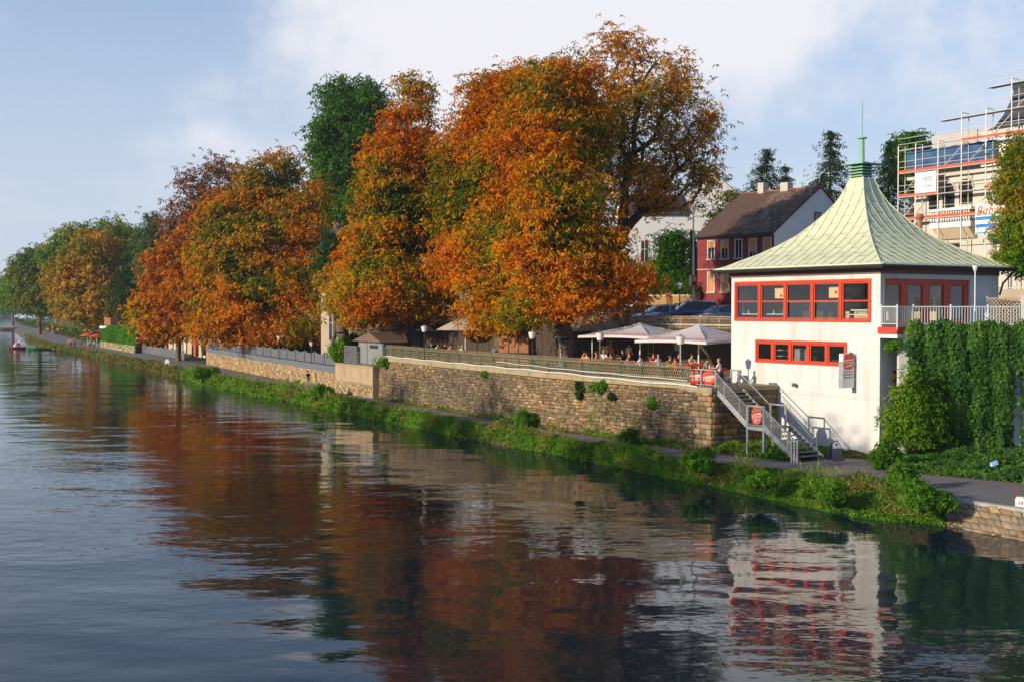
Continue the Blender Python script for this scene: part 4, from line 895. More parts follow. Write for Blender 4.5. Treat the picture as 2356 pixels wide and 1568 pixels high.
# ================================================================ RETAINING WALLS
def wall_pieces(u0, u1, z0, z1, off, hmin, hmax, wmin, wmax, nparts, root, name='stone', depth=.09, lean=0.0, curve=None, colf=None):
    curve = curve or INNER; s0, s1 = curve.s_at_u(u0), curve.s_at_u(u1); items = []
    z = z0
    while z < z1 - .03:
        h = min(random.uniform(hmin, hmax), z1 - z); s = s0 + random.uniform(-.2, 0)
        while s < s1:
            w_ = random.uniform(wmin, wmax); sc = s + w_ / 2
            if sc > s1: break
            hh = h if random.random() > .12 else h * .5
            q = curve.at(sc); n_ = curve.nor(sc); t_ = curve.tan(sc); o_ = off - lean * (z - z0)
            wob = .035 * math.sin(sc * 1.9 + z * 4) + .03 * math.sin(sc * .7 - z * 2) if z + h < z1 - .1 and z > z0 + .05 else 0
            for part in ([0] if hh == h else [0, 1]):
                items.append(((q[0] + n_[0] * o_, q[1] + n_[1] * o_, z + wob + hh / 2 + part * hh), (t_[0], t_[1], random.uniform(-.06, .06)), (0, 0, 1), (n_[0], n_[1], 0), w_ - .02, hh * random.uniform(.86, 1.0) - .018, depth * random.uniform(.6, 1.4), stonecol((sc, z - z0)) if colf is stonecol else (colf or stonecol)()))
            s += w_
        z += h
    items.sort(key=lambda it: it[0][1])
    b0 = np.array(root.location)
    loc_ = lambda it: (tuple(np.array(it[0]) - b0),) + it[1:]
    for it in items[:nparts]: stones_np([loc_(it)], name, root, False)
    if items[nparts:]: stones_np([loc_(it) for it in items[nparts:]], 'stones', root)
    print(name, len(items))
def wall_core(u0, u1, z0, z1, off, th, m, root, name='core', n=16):
    a = along(u0, u1, off, n); b_ = along(u0, u1, off - th, n); V = []; Fq = []; r = root.location
    for (p_, q) in zip(a, b_): V += [(p_[0] - r.x, p_[1] - r.y, z0 - r.z), (p_[0] - r.x, p_[1] - r.y, z1 - r.z), (q[0] - r.x, q[1] - r.y, z1 - r.z), (q[0] - r.x, q[1] - r.y, z0 - r.z)]
    for i in range(n): k = 4 * i; Fq += [(k, k + 4, k + 5, k + 1), (k + 1, k + 5, k + 6, k + 2), (k + 2, k + 6, k + 7, k + 3)]
    Fq += [(0, 1, 2, 3), (4 * n + 3, 4 * n + 2, 4 * n + 1, 4 * n)]
    return MB().add(V, Fq).build(name, m, root)
q = INNER.at(INNER.s_at_u(1250))
tw = E('retaining_wall', 'tall rubble stone retaining wall below the beer garden fence', 'wall', (q[0], q[1], ZP))
wall_core(869, 1614, -.3, 4.42, -.12, .5, M['mortar'], tw)
wall_core(869, 1590, 4.42, 4.76, .04, .6, M['coping'], tw, 'coping')
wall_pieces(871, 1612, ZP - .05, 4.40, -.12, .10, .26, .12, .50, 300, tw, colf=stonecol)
wall_core(869, 1590, 4.76, 4.80, .06, .05, M['kerb'], tw, 'coping_lip')
# plastered section and the low wall left of it
q = INNER.at(INNER.s_at_u(820)); pw = E('plastered_wall', 'ochre plastered garden wall beneath the grey shed', 'wall', (q[0], q[1], ZP))
wall_core(781, 868, -.3, 3.72, .45, .9, M['plaster'], pw, 'wall_face', 8); wall_core(780.5, 868.5, 3.72, 3.86, .5, .9, M['coping'], pw, 'coping', 8)
wall_pieces(784, 866, 1.0, 2.2, .45, .14, .24, .25, .55, 60, pw, depth=.03, colf=lambda: tuple(c * 1.3 for c in stonecol()))
q = INNER.at(INNER.s_at_u(600)); lw = E('low_wall', 'long low plastered garden wall under the grey metal band', 'wall', (q[0], q[1], ZP))
wall_core(474, 781, -.3, 2.85, 0, .5, M['plaster'], lw, 'wall_face', 22)
wall_pieces(478, 779, 1.0, 2.8, 0, .18, .30, .3, .7, 0, lw, depth=.035, colf=lambda: tuple(c * 1.35 for c in stonecol()))
# grey band and wave-topped panel fence
gf_ = E('wave_top_fence', 'dark grey fence of wave topped metal panels on the low wall', 'fence', (q[0], q[1], ZP))
wall_core(474, 773, 2.80, 3.42, .06, .12, M['grey_metal2'], gf_, 'band', 22)
s0, s1 = INNER.s_at_u(478), INNER.s_at_u(772); npan = 17
for i in range(npan):
    sa = s0 + (s1 - s0) * i / npan; sb = s0 + (s1 - s0) * (i + 1) / npan; a = INNER.at(sa); b_ = INNER.at(sb); r = gf_.location
    a3 = Vector((a[0] - r.x, a[1] - r.y, 3.50 - ZP)); b3 = Vector((b_[0] - r.x, b_[1] - r.y, 3.50 - ZP)); d = (b3 - a3); l = d.length; d.normalize(); nn = Vector((d.y, -d.x, 0))
    top = [(l * t, 1.12 - .20 * math.sin(math.pi * t) + (.03 if i % 2 else 0)) for t in np.linspace(1, 0, 9)]
    MB().prism([(0.03, 0), (l - .03, 0)] + [(min(max(x, .03), l - .03), z) for x, z in top], a3, d, (0, 0, 1), nn * -.03).build('panel', M['grey_metal'], gf_)
    MB().obox(a3 + Vector((0, 0, .55)) + nn * .03, d * .04, nn * .04, (0, 0, .68)).build('post', M['grey_metal2'], gf_)
# ---- lattice fence and green rail on the terrace wall
s0, s1 = INNER.s_at_u(884), INNER.s_at_u(1584); q = INNER.at((s0 + s1) / 2)
lf = E('lattice_fence', 'brown crossed slat lattice fence along the beer garden edge', 'fence', (q[0], q[1], 4.8)); r = lf.location
slats = []; s = s0
while s < s1 - .5:
    for sg_ in (1, -1):
        a = INNER.at(s if sg_ > 0 else s + .46); b_ = INNER.at(s + .46 if sg_ > 0 else s); n_ = INNER.nor(s)
        of = -.16 - .02 * sg_; slats.append(((a[0] + n_[0] * of - r.x, a[1] + n_[1] * of - r.y, .02), (b_[0] + n_[0] * of - r.x, b_[1] + n_[1] * of - r.y, 1.06), s))
    s += .185
slats.sort(key=lambda t: -t[2]); rest = MB()
for i, (a, b_, s_) in enumerate(slats):
    nn = INNER.nor(s_); (MB().beam(a, b_, .02, .04, (nn[0], nn[1], 0)).build('slat', M['lattice'], lf) if i < 300 else rest.beam(a, b_, .02, .04, (nn[0], nn[1], 0)))
rest.build('slats', M['lattice'], lf, kind='stuff'); print('slats', len(slats))
for hz in (.25, .85):
    pl = [];
    for i in range(41): t = s0 + (s1 - s0) * i / 40; p_ = INNER.at(t); n_ = INNER.nor(t); pl.append((p_[0] - n_[0] * .21 - r.x, p_[1] - n_[1] * .21 - r.y, hz))
    MB().tube(pl, .035, 5).build('rail', M['lattice'], lf)
grl = E('green_railing', 'green painted steel railing in front of the lattice fence', 'railing', (q[0], q[1], 4.8))
for hz, rr in ((.80, .03), (.42, .022), (.03, .02)):
    pl = []
    for i in range(41): t = s0 + (s1 - s0) * i / 40; p_ = INNER.at(t); n_ = INNER.nor(t); pl.append((p_[0] - n_[0] * .03 - r.x, p_[1] - n_[1] * .03 - r.y, hz))
    MB().tube(pl, rr, 6).build('rail', M['green_rail'], grl)
npst = int((s1 - s0) / 2.0)
for i in range(npst + 1): t = s0 + (s1 - s0) * i / npst; p_ = INNER.at(t); n_ = INNER.nor(t); MB().box(-.035, .035, -.035, .035, 0, .86).build('post', M['green_rail'], grl, (p_[0] - n_[0] * .03 - r.x, p_[1] - n_[1] * .03 - r.y, 0))
pl = []; pl2 = []
for i in range(61): t = s0 + (s1 + .8 - s0) * i / 60; p_ = INNER.at(t); n_ = INNER.nor(t); pl.append((p_[0] + n_[0] * .12 - r.x, p_[1] + n_[1] * .12 - r.y, .05 + .03 * math.sin(i * .9) - .012 * max(0, i - 40)))
for i in range(31): t = s0 + (s1 - s0) * (.52 + .48 * i / 30); p_ = INNER.at(min(t, INNER.len)); n_ = INNER.nor(t); pl2.append((p_[0] + n_[0] * .10 - r.x, p_[1] + n_[1] * .10 - r.y, .42 - .30 * (i / 30) + .02 * math.sin(i)))
cc_ = Vector(lf.location)
o = MB().tube(pl, .05, 6).build('water_pipe', M['pipe'], None, cc_); prop(o, 'long pale pipe running along the top of the retaining wall', 'pipe')
o = MB().tube(pl2, .028, 6).build('cable_conduit', M['pipe'], None, cc_); prop(o, 'thin sagging conduit clipped to the green railing', 'conduit')
# ================================================================ PEOPLE
def skinmesh(nodes, edges, name, sub=1):
    """nodes: list of (x, y, z, rx, ry); one continuous surface grown on a skeleton"""
    me = bpy.data.meshes.new(name); me.from_pydata([n_[:3] for n_ in nodes], edges, []); o = bpy.data.objects.new(name, me); C.objects.link(o)
    o.modifiers.new('s', 'SKIN'); o.modifiers.new('u', 'SUBSURF').levels = sub
    for i, n_ in enumerate(nodes): v = me.skin_vertices[0].data[i]; v.radius = (n_[3], n_[4] if len(n_) > 4 else n_[3]); v.use_root = (i == 0)
    dg = bpy.context.evaluated_depsgraph_get(); r = bpy.data.meshes.new_from_object(o.evaluated_get(dg)); r.name = name; r.shade_smooth()
    bpy.data.objects.remove(o); bpy.data.meshes.remove(me); return r
def pose(hip, knees, ankles, toes, chest, neck, head, elbows, wrists):
    """builds the meshes of one pose; points are (x, y, z), forward is +y"""
    sh = .17; N_ = []; Ed = []
    def nd(p_, r, r2=None): N_.append((*p_, r, r2 or r)); return len(N_) - 1
    mid = tuple((a + b_) / 2 for a, b_ in zip(hip, chest))
    h = nd(hip, .115, .10); m_ = nd(mid, .10, .085); c = nd(chest, .125, .09); n1 = nd(neck, .05); Ed += [(h, m_), (m_, c), (c, n1)]
    j = nd((head[0], head[1] + .015, head[2] - .06), .062, .07); k = nd(head, .078, .09); t = nd((head[0], head[1] - .01, head[2] + .085), .055, .06); Ed += [(n1, j), (j, k), (k, t)]
    for s_ in (-1, 1):
        i = (s_ + 1) // 2
        a = nd((chest[0] + s_ * sh, chest[1], chest[2] + .03), .052); e = nd(elbows[i], .037); w1 = nd(wrists[i], .026)
        d = (Vector(wrists[i]) - Vector(elbows[i])).normalized(); hp_ = Vector(wrists[i]) + d * .06; hd = nd(tuple(hp_), .032, .018); Ed += [(c, a), (a, e), (e, w1), (w1, hd)]
        sd_ = d.cross(Vector((0, 0, 1))); sd_ = sd_.normalized() if sd_.length > .1 else Vector((1, 0, 0))
        for q, ln in ((-1.5, .06), (-.5, .072), (.5, .07), (1.5, .055)):
            b1 = nd(tuple(hp_ + d * .04 + sd_ * q * .017), .009); b2 = nd(tuple(hp_ + d * (.04 + ln) + sd_ * q * .019 - Vector((0, 0, .012))), .007); Ed += [(hd, b1), (b1, b2)]
        th = nd(tuple(hp_ + sd_ * -s_ * .05 + d * .02), .010); Ed.append((hd, th))
        l0 = nd((hip[0] + s_ * .09, hip[1], hip[2] - .03), .085); kn = nd(knees[i], .056); an = nd(ankles[i], .036); to = nd(toes[i], .032); Ed += [(h, l0), (l0, kn), (kn, an), (an, to)]
    body = skinmesh(N_, Ed, 'body')
    # shirt: torso and upper arms, a little larger than the body
    S_ = [(*hip, .135, .125), (*mid, .125, .11), (*chest, .15, .115), (neck[0], neck[1], neck[2] - .035, .062, .062)]; Es = [(0, 1), (1, 2), (2, 3)]
    for s_ in (-1, 1):
        i = (s_ + 1) // 2; b0 = len(S_); S_.append((chest[0] + s_ * sh, chest[1], chest[2] + .03, .068, .068)); e = Vector(elbows[i]); a = Vector(S_[b0][:3]); S_.append((*tuple(a + (e - a) * .8), .055, .055)); Es += [(2, b0), (b0, b0 + 1)]
    shirt = skinmesh(S_, Es, 'shirt')
    T_ = [(hip[0], hip[1], hip[2] + .03, .13, .12)]; Et = []
    for s_ in (-1, 1):
        i = (s_ + 1) // 2; b0 = len(T_); T_ += [(hip[0] + s_ * .09, hip[1], hip[2] - .03, .098, .098), (*knees[i], .07, .07), (*tuple(Vector(ankles[i]) + Vector((0, 0, .05))), .055, .055)]; Et += [(0, b0), (b0, b0 + 1), (b0 + 1, b0 + 2)]
    trous = skinmesh(T_, Et, 'trousers')
    hair = MB().ball((head[0], head[1] - .022, head[2] + .045), .094, .098, .085, 10, 6).mesh('hair', True)
    shoes = [MB().ball(tuple((Vector(ankles[i]) * .35 + Vector(toes[i]) * .65)), .05, .125, .045, 8, 5).mesh('shoe', True) for i in (0, 1)]
    eyes = [MB().ball((head[0] + s_ * .03, head[1] + .086, head[2] + .01), .011, .008, .008, 6, 4).mesh('eye') for s_ in (-1, 1)]
    nose = MB().add([(head[0] - .012, head[1] + .082, head[2] - .02), (head[0] + .012, head[1] + .082, head[2] - .02), (head[0], head[1] + .11, head[2] - .018), (head[0], head[1] + .084, head[2] + .015)], [(0, 1, 2), (1, 3, 2), (3, 0, 2), (0, 3, 1)]).mesh('nose')
    return dict(body=body, shirt=shirt, trousers=trous, hair=hair, shoes=shoes, eyes=eyes, nose=nose)
SEAT = ((-.12, .44, .48), (.12, .44, .48)), ((-.12, .46, .09), (.12, .46, .09)), ((-.12, .60, .035), (.12, .60, .035))
POSES = {
 'sit': pose((0, 0, .56), *SEAT, (0, .02, .98), (0, .04, 1.14), (0, .07, 1.25), ((-.25, .16, .80), (.25, .16, .80)), ((-.14, .40, .80), (.15, .38, .80))),
 'sit_lean': pose((0, 0, .56), *SEAT, (0, .14, .96), (0, .20, 1.11), (0, .25, 1.21), ((-.27, .30, .78), (.26, .30, .78)), ((-.06, .50, .86), (.12, .54, .80))),
 'sit_back': pose((0, .06, .56), *SEAT, (0, -.08, .98), (0, -.07, 1.15), (0, -.05, 1.26), ((-.26, .06, .78), (.26, .06, .78)), ((-.18, .30, .74), (.12, .28, .95))),
 'walk': pose((0, 0, .95), ((-.1, .16, .52), (.1, -.02, .50)), ((-.1, .20, .09), (.1, -.36, .17)), ((-.1, .34, .035), (.1, -.25, .05)), (0, .03, 1.36), (0, .04, 1.51), (0, .07, 1.63), ((-.25, -.10, 1.12), (.25, .12, 1.13)), ((-.24, .04, .90), (.22, .32, .98))),
 'stand': pose((0, 0, .95), ((-.1, .02, .51), (.1, .02, .51)), ((-.11, 0, .08), (.11, 0, .08)), ((-.13, .13, .035), (.13, .13, .035)), (0, .01, 1.36), (0, .02, 1.51), (0, .04, 1.63), ((-.26, .0, 1.12), (.26, .0, 1.12)), ((-.20, .20, .98), (.24, .06, .86))),
}
HAIRC = {'dark': '2a1c12', 'brown': '4a2f18', 'blond': 'b98a45', 'red': '8a3a16', 'grey': '8c8780'}
def person(pz, loc, face, shirt, trousers, hair, label, group=None, hat=None, scale=1.0, bare=False):
    """face: angle (radians) the person looks towards"""
    t = E('person', label, 'person', loc, face - math.pi / 2, group); t.scale = (scale,) * 3; ps = POSES[pz]
    def pt(name, me, m):
        o = inst(name, me, t)
        if not me.materials: me.materials.append(m)
        o.material_slots[0].link = 'OBJECT'; o.material_slots[0].material = m; return o
    pt('body', ps['body'], M['skin']); pt('shirt', ps['shirt'], cmat(shirt)); pt('trousers', ps['trousers'], cmat(trousers)); pt('hair', ps['hair'], cmat(HAIRC[hair]))
    for q in (0, 1): pt('shoe', ps['shoes'][q], M['shoe']); pt('eye', ps['eyes'][q], M['eye'])
    pt('nose', ps['nose'], M['skin'])
    if hat:
        v = ps['hair'].vertices; c = sum((x.co for x in v), Vector()) / len(v)
        MB().lathe([(.14, 0), (.145, .015), (.10, .02), (.095, .07), (.05, .105)], 12).build('hat', cmat(hat), t, (c.x, c.y, c.z + .02))
    return t
def at_head(u, y, z=ZT): q = D(u, 800, y); return (q.x, q.y, z)
GP = 'guests seated in the beer garden'
pp = [
 ('sit_lean', 1336, 87.5, -0.2, 'b98a52', '3c3c44', 'brown', 'person in a tan shirt leaning over a table beside the big chestnut trunk', None),
 ('sit', 1373, 86.0, 2.9, 'd8854a', '333339', 'red', 'person with red brown hair seated right of the front parasol pole', None),
 ('stand', 1403, 95.0, -1.7, 'e0692c', '2d2d35', 'blond', 'person in an orange top standing behind the seated guests', None),
 ('sit', 1405, 84.0, 1.8, '7d5a3a', '333339', 'brown', 'person seen from behind in a brown shirt below the orange figure', None),
 ('sit_back', 1430, 90.0, 3.0, '22262c', '22262c', 'dark', 'person in dark clothes and a dark hat seated under the white parasol', '22252a'),
 ('sit_lean', 1439, 82.5, -0.3, '8f7f86', '3d4560', 'blond', 'blond person in a striped grey top resting the chin on a hand', None),
 ('sit', 1474, 79.5, 2.2, 'dfe3ea', '353a48', 'dark', 'person in a white T-shirt seen from behind at the fence', None),
 ('sit_lean', 1535, 78.5, -0.9, '7f7048', '4b4a35', 'brown', 'person in a mottled olive shirt and khaki cap at a red table', '6a5a3a'),
 ('sit', 1554, 75.6, 2.0, 'e8742c', '363640', 'brown', 'person in a bright orange shirt sitting with the back to the fence', None),
 ('sit', 1560, 83.0, -1.2, '20242e', '20242e', 'dark', 'person in dark blue sitting in the shade behind the orange shirt', None),
 ('sit', 909, 119.0, -0.4, 'd8cfc6', '33333a', 'red', 'person with red hair in a pale shirt, farthest left at the fence', None),
 ('sit_back', 921, 118.0, 2.7, '7a5a38', '33333a', 'brown', 'person in a brown top next to the farthest left guest', None),
 ('sit', 991, 110.0, 0.2, '3d3430', '2c2c30', 'dark', 'person in a dark brown top left of the grey white shirt', None),
 ('sit_back', 1006, 107.0, 2.2, 'c3c6d2', '40465a', 'brown', 'broad person in a pale grey blue shirt seen from behind', None),
 ('sit', 1022, 107.5, -0.7, '17181c', '17181c', 'brown', 'person in a black jacket between the grey and the pink shirt', None),
 ('sit', 1037, 105.0, 2.0, 'cf7a80', '34343c', 'dark', 'person in a pink shirt seated at the lattice fence', None),
 ('sit', 1055, 104.0, -0.2, '2f9a58', '34343c', 'red', 'person in a green shirt beside the white blouse', None),
 ('sit', 1064, 102.0, 2.1, 'e6e8f0', '34343c', 'blond', 'blond person in a white blouse right of the green shirt', None),
 ('sit_back', 1350, 84.5, 1.2, 'd07a3a', '33333a', 'brown', 'person in a rust orange shirt between the trunk and the parasol pole', None),
 ('sit', 1388, 89.0, -1.5, 'e9e4dc', '33333a', 'blond', 'blond person in a cream shirt behind the parasol pole', None),
 ('stand', 1446, 93.0, -1.0, 'ece8e6', '1c1c22', 'dark', 'waiter in a white shirt standing in front of the dark wall', None),
 ('sit_lean', 1500, 84.5, -1.3, 'c03a34', '33333a', 'dark', 'person in a red pullover at the table under the right parasol', None),
 ('sit', 1515, 80.5, 2.0, 'a9b6cc', '33333a', 'grey', 'grey haired person in a light blue shirt with the back to the river', None),
 ('sit', 1590, 81.5, -1.1, 'd9b68a', '33333a', 'brown', 'person in a sand coloured jacket behind the last empty table', None),
 ('sit_lean', 1136, 100.0, 1.4, '5f6f92', '33384a', 'red', 'person in a blue grey top with red hair left of the wooden kiosk', None),
]
for (pz, u, y, fa, sh_, tr_, hr, lb, ht) in pp: person(pz, at_head(u, y), fa, sh_, tr_, hr, lb, GP, ht)
cm = wpt(KX - 1.4, YS + 1.3, ZT - 0.0); cw = wpt(KX - .25, YS + 1.0, ZT - .0)
# ---- tables and benches
def table(loc, rz, label, cloth, benches=True):
    t = E('beer_table', label, 'table', loc, rz, 'tables of the beer garden')
    MB().box(-1.1, 1.1, -.25, .25, .72, .75).build('table_top', M['dark_wood'], t)
    MB().box(-1.12, 1.12, -.27, .27, .751, .762).box(-1.12, 1.12, -.275, -.262, .60, .755).box(-1.12, 1.12, .262, .275, .60, .755).build('tablecloth', cloth, t)
    for x in (-.85, .85): MB().box(x - .02, x + .02, -.22, .22, 0, .72).build('leg', M['dark_wood'], t)
    if benches:
        for s_ in (-1, 1):
            bn = E('bench', 'brown bench, %s side of %s' % ('river' if s_ < 0 else 'street', label.replace('red covered table', 'table')), 'bench', tuple(Matrix.Translation(loc) @ Matrix.Rotation(rz, 4, 'Z') @ Vector((0, s_ * .58, 0))), rz, 'benches of the beer garden')
            MB().box(-1.1, 1.1, -.13, .13, .43, .46).build('seat', M['kiosk_wood'], bn)
            for x in (-.85, .85): MB().box(x - .02, x + .02, -.11, .11, 0, .43).build('leg', M['green_rail'], bn)
for i, (u, y, rz, lb) in enumerate([(1352, 87.6, .3, 'red covered table beside the chestnut trunk'), (1388, 85.5, .3, 'red covered table right of the front parasol pole'), (1420, 86.3, -.2, 'red covered table under the middle of the left white parasol'),
     (1455, 81.6, .4, 'red covered table between the blond guest and the white T-shirt'), (1500, 82.0, .1, 'empty red covered table under the right white parasol'), (1547, 77.3, .9, 'red covered table between olive and orange shirts'), (1582, 80.5, .1, 'empty red covered table behind the lamp post'),
     (915, 118.5, .2, 'red covered table farthest left on the terrace'), (1014, 107.6, .2, 'red covered table by the grey and black shirts'), (1048, 104.3, .3, 'red covered table by the pink and green shirts')]):
    table(at_head(u, y), rz, lb, M['red_cloth'])
ct = at_head(1632, 74.6)
table(ct, .55, 'red and blue covered table at the stair head above the tomato panels', M['red_cloth'], False)
person('sit_lean', at_head(1618, 75.2), -.35, '9a9468', '4c4a40', 'brown', 'person in a khaki patterned shirt writing at the corner table by the stair', GP)
person('sit', at_head(1655, 74.0), 2.7, 'd9ccd8', '4a3f50', 'blond', 'blond person in a pale pink blouse seen from behind by the white wall', GP)
for u in (1618, 1655):
    q = at_head(u, 75.2 if u == 1618 else 74.0); ch = E('chair', 'dark garden chair under the %s at the corner table' % ('khaki shirt' if u == 1618 else 'pink blouse'), 'chair', q, 0.5)
    MB().box(-.22, .22, -.22, .22, .42, .46).build('seat', M['dark_wood'], ch)
    for x in (-.2, .2):
        for y in (-.2, .2): MB().box(x - .02, x + .02, y - .02, y + .02, 0, .42).build('leg', M['dark_wood'], ch)
MB().box(0, 0, 0, 0, 0, 0)
for k, (du, mt) in enumerate(((0.0, 'white'), (.25, 'sign_green'), (-.3, 'blue_cloth'))):
    o = MB().lathe([(.035, 0), (.04, .14), (.015, .18), (.015, .22)], 8).build('bottle', M[mt], None, (ct[0] + du, ct[1] + .05 * k, ct[2] + .763)); prop(o, ['white jug in the middle of the corner table', 'green bottle on the corner table by the pink blouse', 'dark blue pot on the corner table by the khaki shirt'][k], 'bottle')
# ---- parasols
def umbrella_square(c, half, zedge, zpeak, rz, label, m, grp='parasols over the beer garden', writing=True):
    t = E('parasol', label, 'parasol', (c[0], c[1], ZT), rz, grp); ze, zp = zedge - ZT, zpeak - ZT
    corners = [(half, 0), (0, half), (-half, 0), (0, -half)]; V = []; Fq = []; n = 6
    for i in range(4):
        a, b_ = corners[i], corners[(i + 1) % 4]; base = len(V)
        for r in range(n + 1):
            f = r / n; sag = -.16 * math.sin(math.pi * f) * (zp - ze)
            for k in range(5):
                g = k / 4; x = a[0] + (b_[0] - a[0]) * g; y = a[1] + (b_[1] - a[1]) * g; pull = 1 - .05 * math.sin(math.pi * g) * f
                V.append((x * f * pull, y * f * pull, zp + (ze - zp) * f + sag + .07 * math.sin(math.pi * g) * f))
        for r in range(n):
            for k in range(4): q = base + r * 5 + k; Fq.append((q, q + 5, q + 6, q + 1))
    cn = MB().add(V, Fq).build('canopy', m, t, smooth=False)
    for i in range(4):
        a, b_ = Vector((*corners[i], ze)), Vector((*corners[(i + 1) % 4], ze)); v = MB(); ps = []
        for k in range(9): g = k / 8; p_ = a + (b_ - a) * g; pull = 1 - .05 * math.sin(math.pi * g); ps.append(Vector((p_.x * pull, p_.y * pull, ze + .07 * math.sin(math.pi * g))))
        v.add([tuple(p_) for p_ in ps] + [(p_.x * 1.003, p_.y * 1.003, p_.z - .17) for p_ in ps], [(k, k + 1, k + 10, k + 9) for k in range(8)]); v.build('valance', m, t)
        MB().beam((0, 0, zp - .12), a - Vector((a.x * .03, a.y * .03, .04)), .03, .04).build('rib', M['scaf'], t)
    MB().tube([(0, 0, 0), (0, 0, zp)], .05, 10).build('pole', M['white'], t); MB().lathe([(.45, 0), (.45, .08), (.08, .1), (.07, .35)], 14).build('base', M['galv_d'], t)
    if writing:
        for i in (2, 3):
            a, b_ = Vector((*corners[i], ze)), Vector((*corners[(i + 1) % 4], ze)); d = (b_ - a).normalized(); ang = math.atan2(d.y, d.x); nn = Vector((d.y, -d.x, 0))
            for g in (.30, .72):
                p_ = a + (b_ - a) * g; inw = -p_.normalized(); p_ = p_ * .90; hz = zp + (ze - zp) * .90 - .16 * math.sin(math.pi * .9) * (zp - ze) + .085
                text('lettering', 'Coca-Cola', .42, M['redprint'], cn, (p_.x, p_.y, hz), (math.radians(24), 0, ang), .3, .002, sx=1.3)
    return t
q1 = D(1472, 742, 90.0); umbrella_square((q1.x, q1.y), 4.45, 7.12, 8.05, math.radians(3), 'big white square parasol with red lettering, left of the two by the pavilion', M['canvas'])
q2 = D(1607, 746, 84.0); umbrella_square((q2.x, q2.y), 4.25, 6.93, 7.98, math.radians(-2), 'big white square parasol with red lettering, touching the pavilion wall', M['canvas'])
def umbrella_round(c, r, zedge, zpeak, n, label, m, dome=.35, tilt=0):
    t = E('parasol', label, 'parasol', (c[0], c[1], ZT), RNG.random() * .6, 'parasols over the beer garden'); ze, zp = zedge - ZT, zpeak - ZT; V = []; Fq = []; R_ = 7
    for k in range(n * 2):
        a = math.pi * k / n
        for q in range(R_ + 1):
            f = q / R_; rr = r * f * (1 if k % 2 == 0 else (1 - .07 * f)); V.append((rr * math.cos(a), rr * math.sin(a), zp + (ze - zp) * (f ** (1 + dome * 1.8)) + tilt * rr * math.cos(a) * .1))
    for k in range(n * 2):
        k2 = (k + 1) % (n * 2)
        for q in range(R_): Fq.append((k * (R_ + 1) + q, k * (R_ + 1) + q + 1, k2 * (R_ + 1) + q + 1, k2 * (R_ + 1) + q))
    MB().add(V, Fq).build('canopy', m, t)
    MB().tube([(0, 0, 0), (0, 0, zp)], .04, 8).build('pole', M['white'], t); MB().lathe([(.4, 0), (.4, .08), (.07, .1), (.06, .3)], 12).build('base', M['galv_d'], t)
    for k in range(n): a = 2 * math.pi * k / n; MB().beam((0, 0, zp - .1), (r * .97 * math.cos(a), r * .97 * math.sin(a), ze - .03), .02, .03).build('rib', M['scaf'], t)
q = D(1362, 724, 97); umbrella_round((q.x, q.y), 3.0, 7.35, 8.5, 8, 'domed grey parasol covered with brown fallen leaves', M['canvas_d'])
q = D(1070, 733, 112); umbrella_round((q.x, q.y), 2.7, 7.15, 8.2, 8, 'cream parasol half hidden by the lowest chestnut branches', M['canvas_y'], .25)
q = D(1008, 733, 121); umbrella_round((q.x, q.y), 2.4, 6.9, 8.1, 8, 'grey white parasol behind the cream one', M['canvas'], .2)
q = D(900, 733, 127); umbrella_round((q.x, q.y), 2.2, 7.0, 8.1, 8, 'sunlit cream parasol beside the grey shed', M['canvas_y'], .25)
# ---- lamps on the fence, promenade lamp, heater
def bucket_lamp(u, y, h, label, mt='galv', z=4.78):
    q = D(u, 800, y); t = E('fence_lamp', label, 'lamp', (q.x, q.y, z), .4, 'bucket shaded lamps along the terrace fence')
    MB().tube([(0, 0, 0), (0, 0, h)], .04, 8).build('pole', M[mt], t)
    MB().lathe([(.17, 0), (.20, .08), (.27, .42), (.25, .44)], 14, (0, 0, h)).build('lamp_shade', M['lampglass'], t); MB().lathe([(.24, .44), (.10, .50), (.03, .58)], 12, (0, 0, h)).build('cap', M['galv'], t)
bucket_lamp(1380, 79.6, 2.25, 'slim green lamp post with frosted bucket shade left of the white T-shirt', 'green_rail'); bucket_lamp(1565, 73.3, 2.18, 'slim grey lamp post with frosted bucket shade near the tomato panels')
bucket_lamp(1224, 86.5, 2.2, 'dark lamp post with frosted bucket shade beside the gooseneck lamp', 'black'); bucket_lamp(976, 103.5, 2.35, 'dark lamp post with frosted bucket shade farthest left on the terrace', 'black')
q = P(1241, 968, ZP); t = E('promenade_lamp', 'tall dark gooseneck promenade lamp with bell shade standing against the wall', 'lamp', (q.x + .0, q.y - .0, ZP), 0)
MB().tube([(0, 0, 0), (0, 0, 4.6)], [.06] * 2, 8).build('pole', M['black'], t)
MB().tube([(0, 0, 4.6), (-.02, 0, 4.9), (-.10, 0, 5.12), (-.24, 0, 5.22), (-.38, 0, 5.18), (-.47, 0, 5.02), (-.50, 0, 4.80)], .032, 7).build('arm', M['gutter'], t)
MB().lathe([(.05, .30), (.07, .12), (.12, .02), (.28, -.26), (.30, -.32)][::-1], 14, (-.50, 0, 4.62)).build('lamp_shade', M['gutter'], t); MB().box(-.05, .05, -.075, -.065, 1.9, 2.2).build('sticker', M['white'], t)
def garden_lantern(u, v_top, y, z0, label, grp='garden lanterns'):
    q = D(u, 800, y); h = D(u, v_top, y).z - z0; t = E('lantern_post', label, 'lamp', (q.x, q.y, z0), 0, grp)
    MB().tube([(0, 0, 0), (0, 0, h - .75)], .045, 8).build('pole', M['black'], t); MB().lathe([(.10, 0), (.22, .42), (.21, .43)], 6, (0, 0, h - .75)).build('glass', M['lampglass'], t)
    MB().lathe([(.27, 0), (.10, .20), (.03, .30)], 6, (0, 0, h - .32)).build('cap', M['gutter'], t)
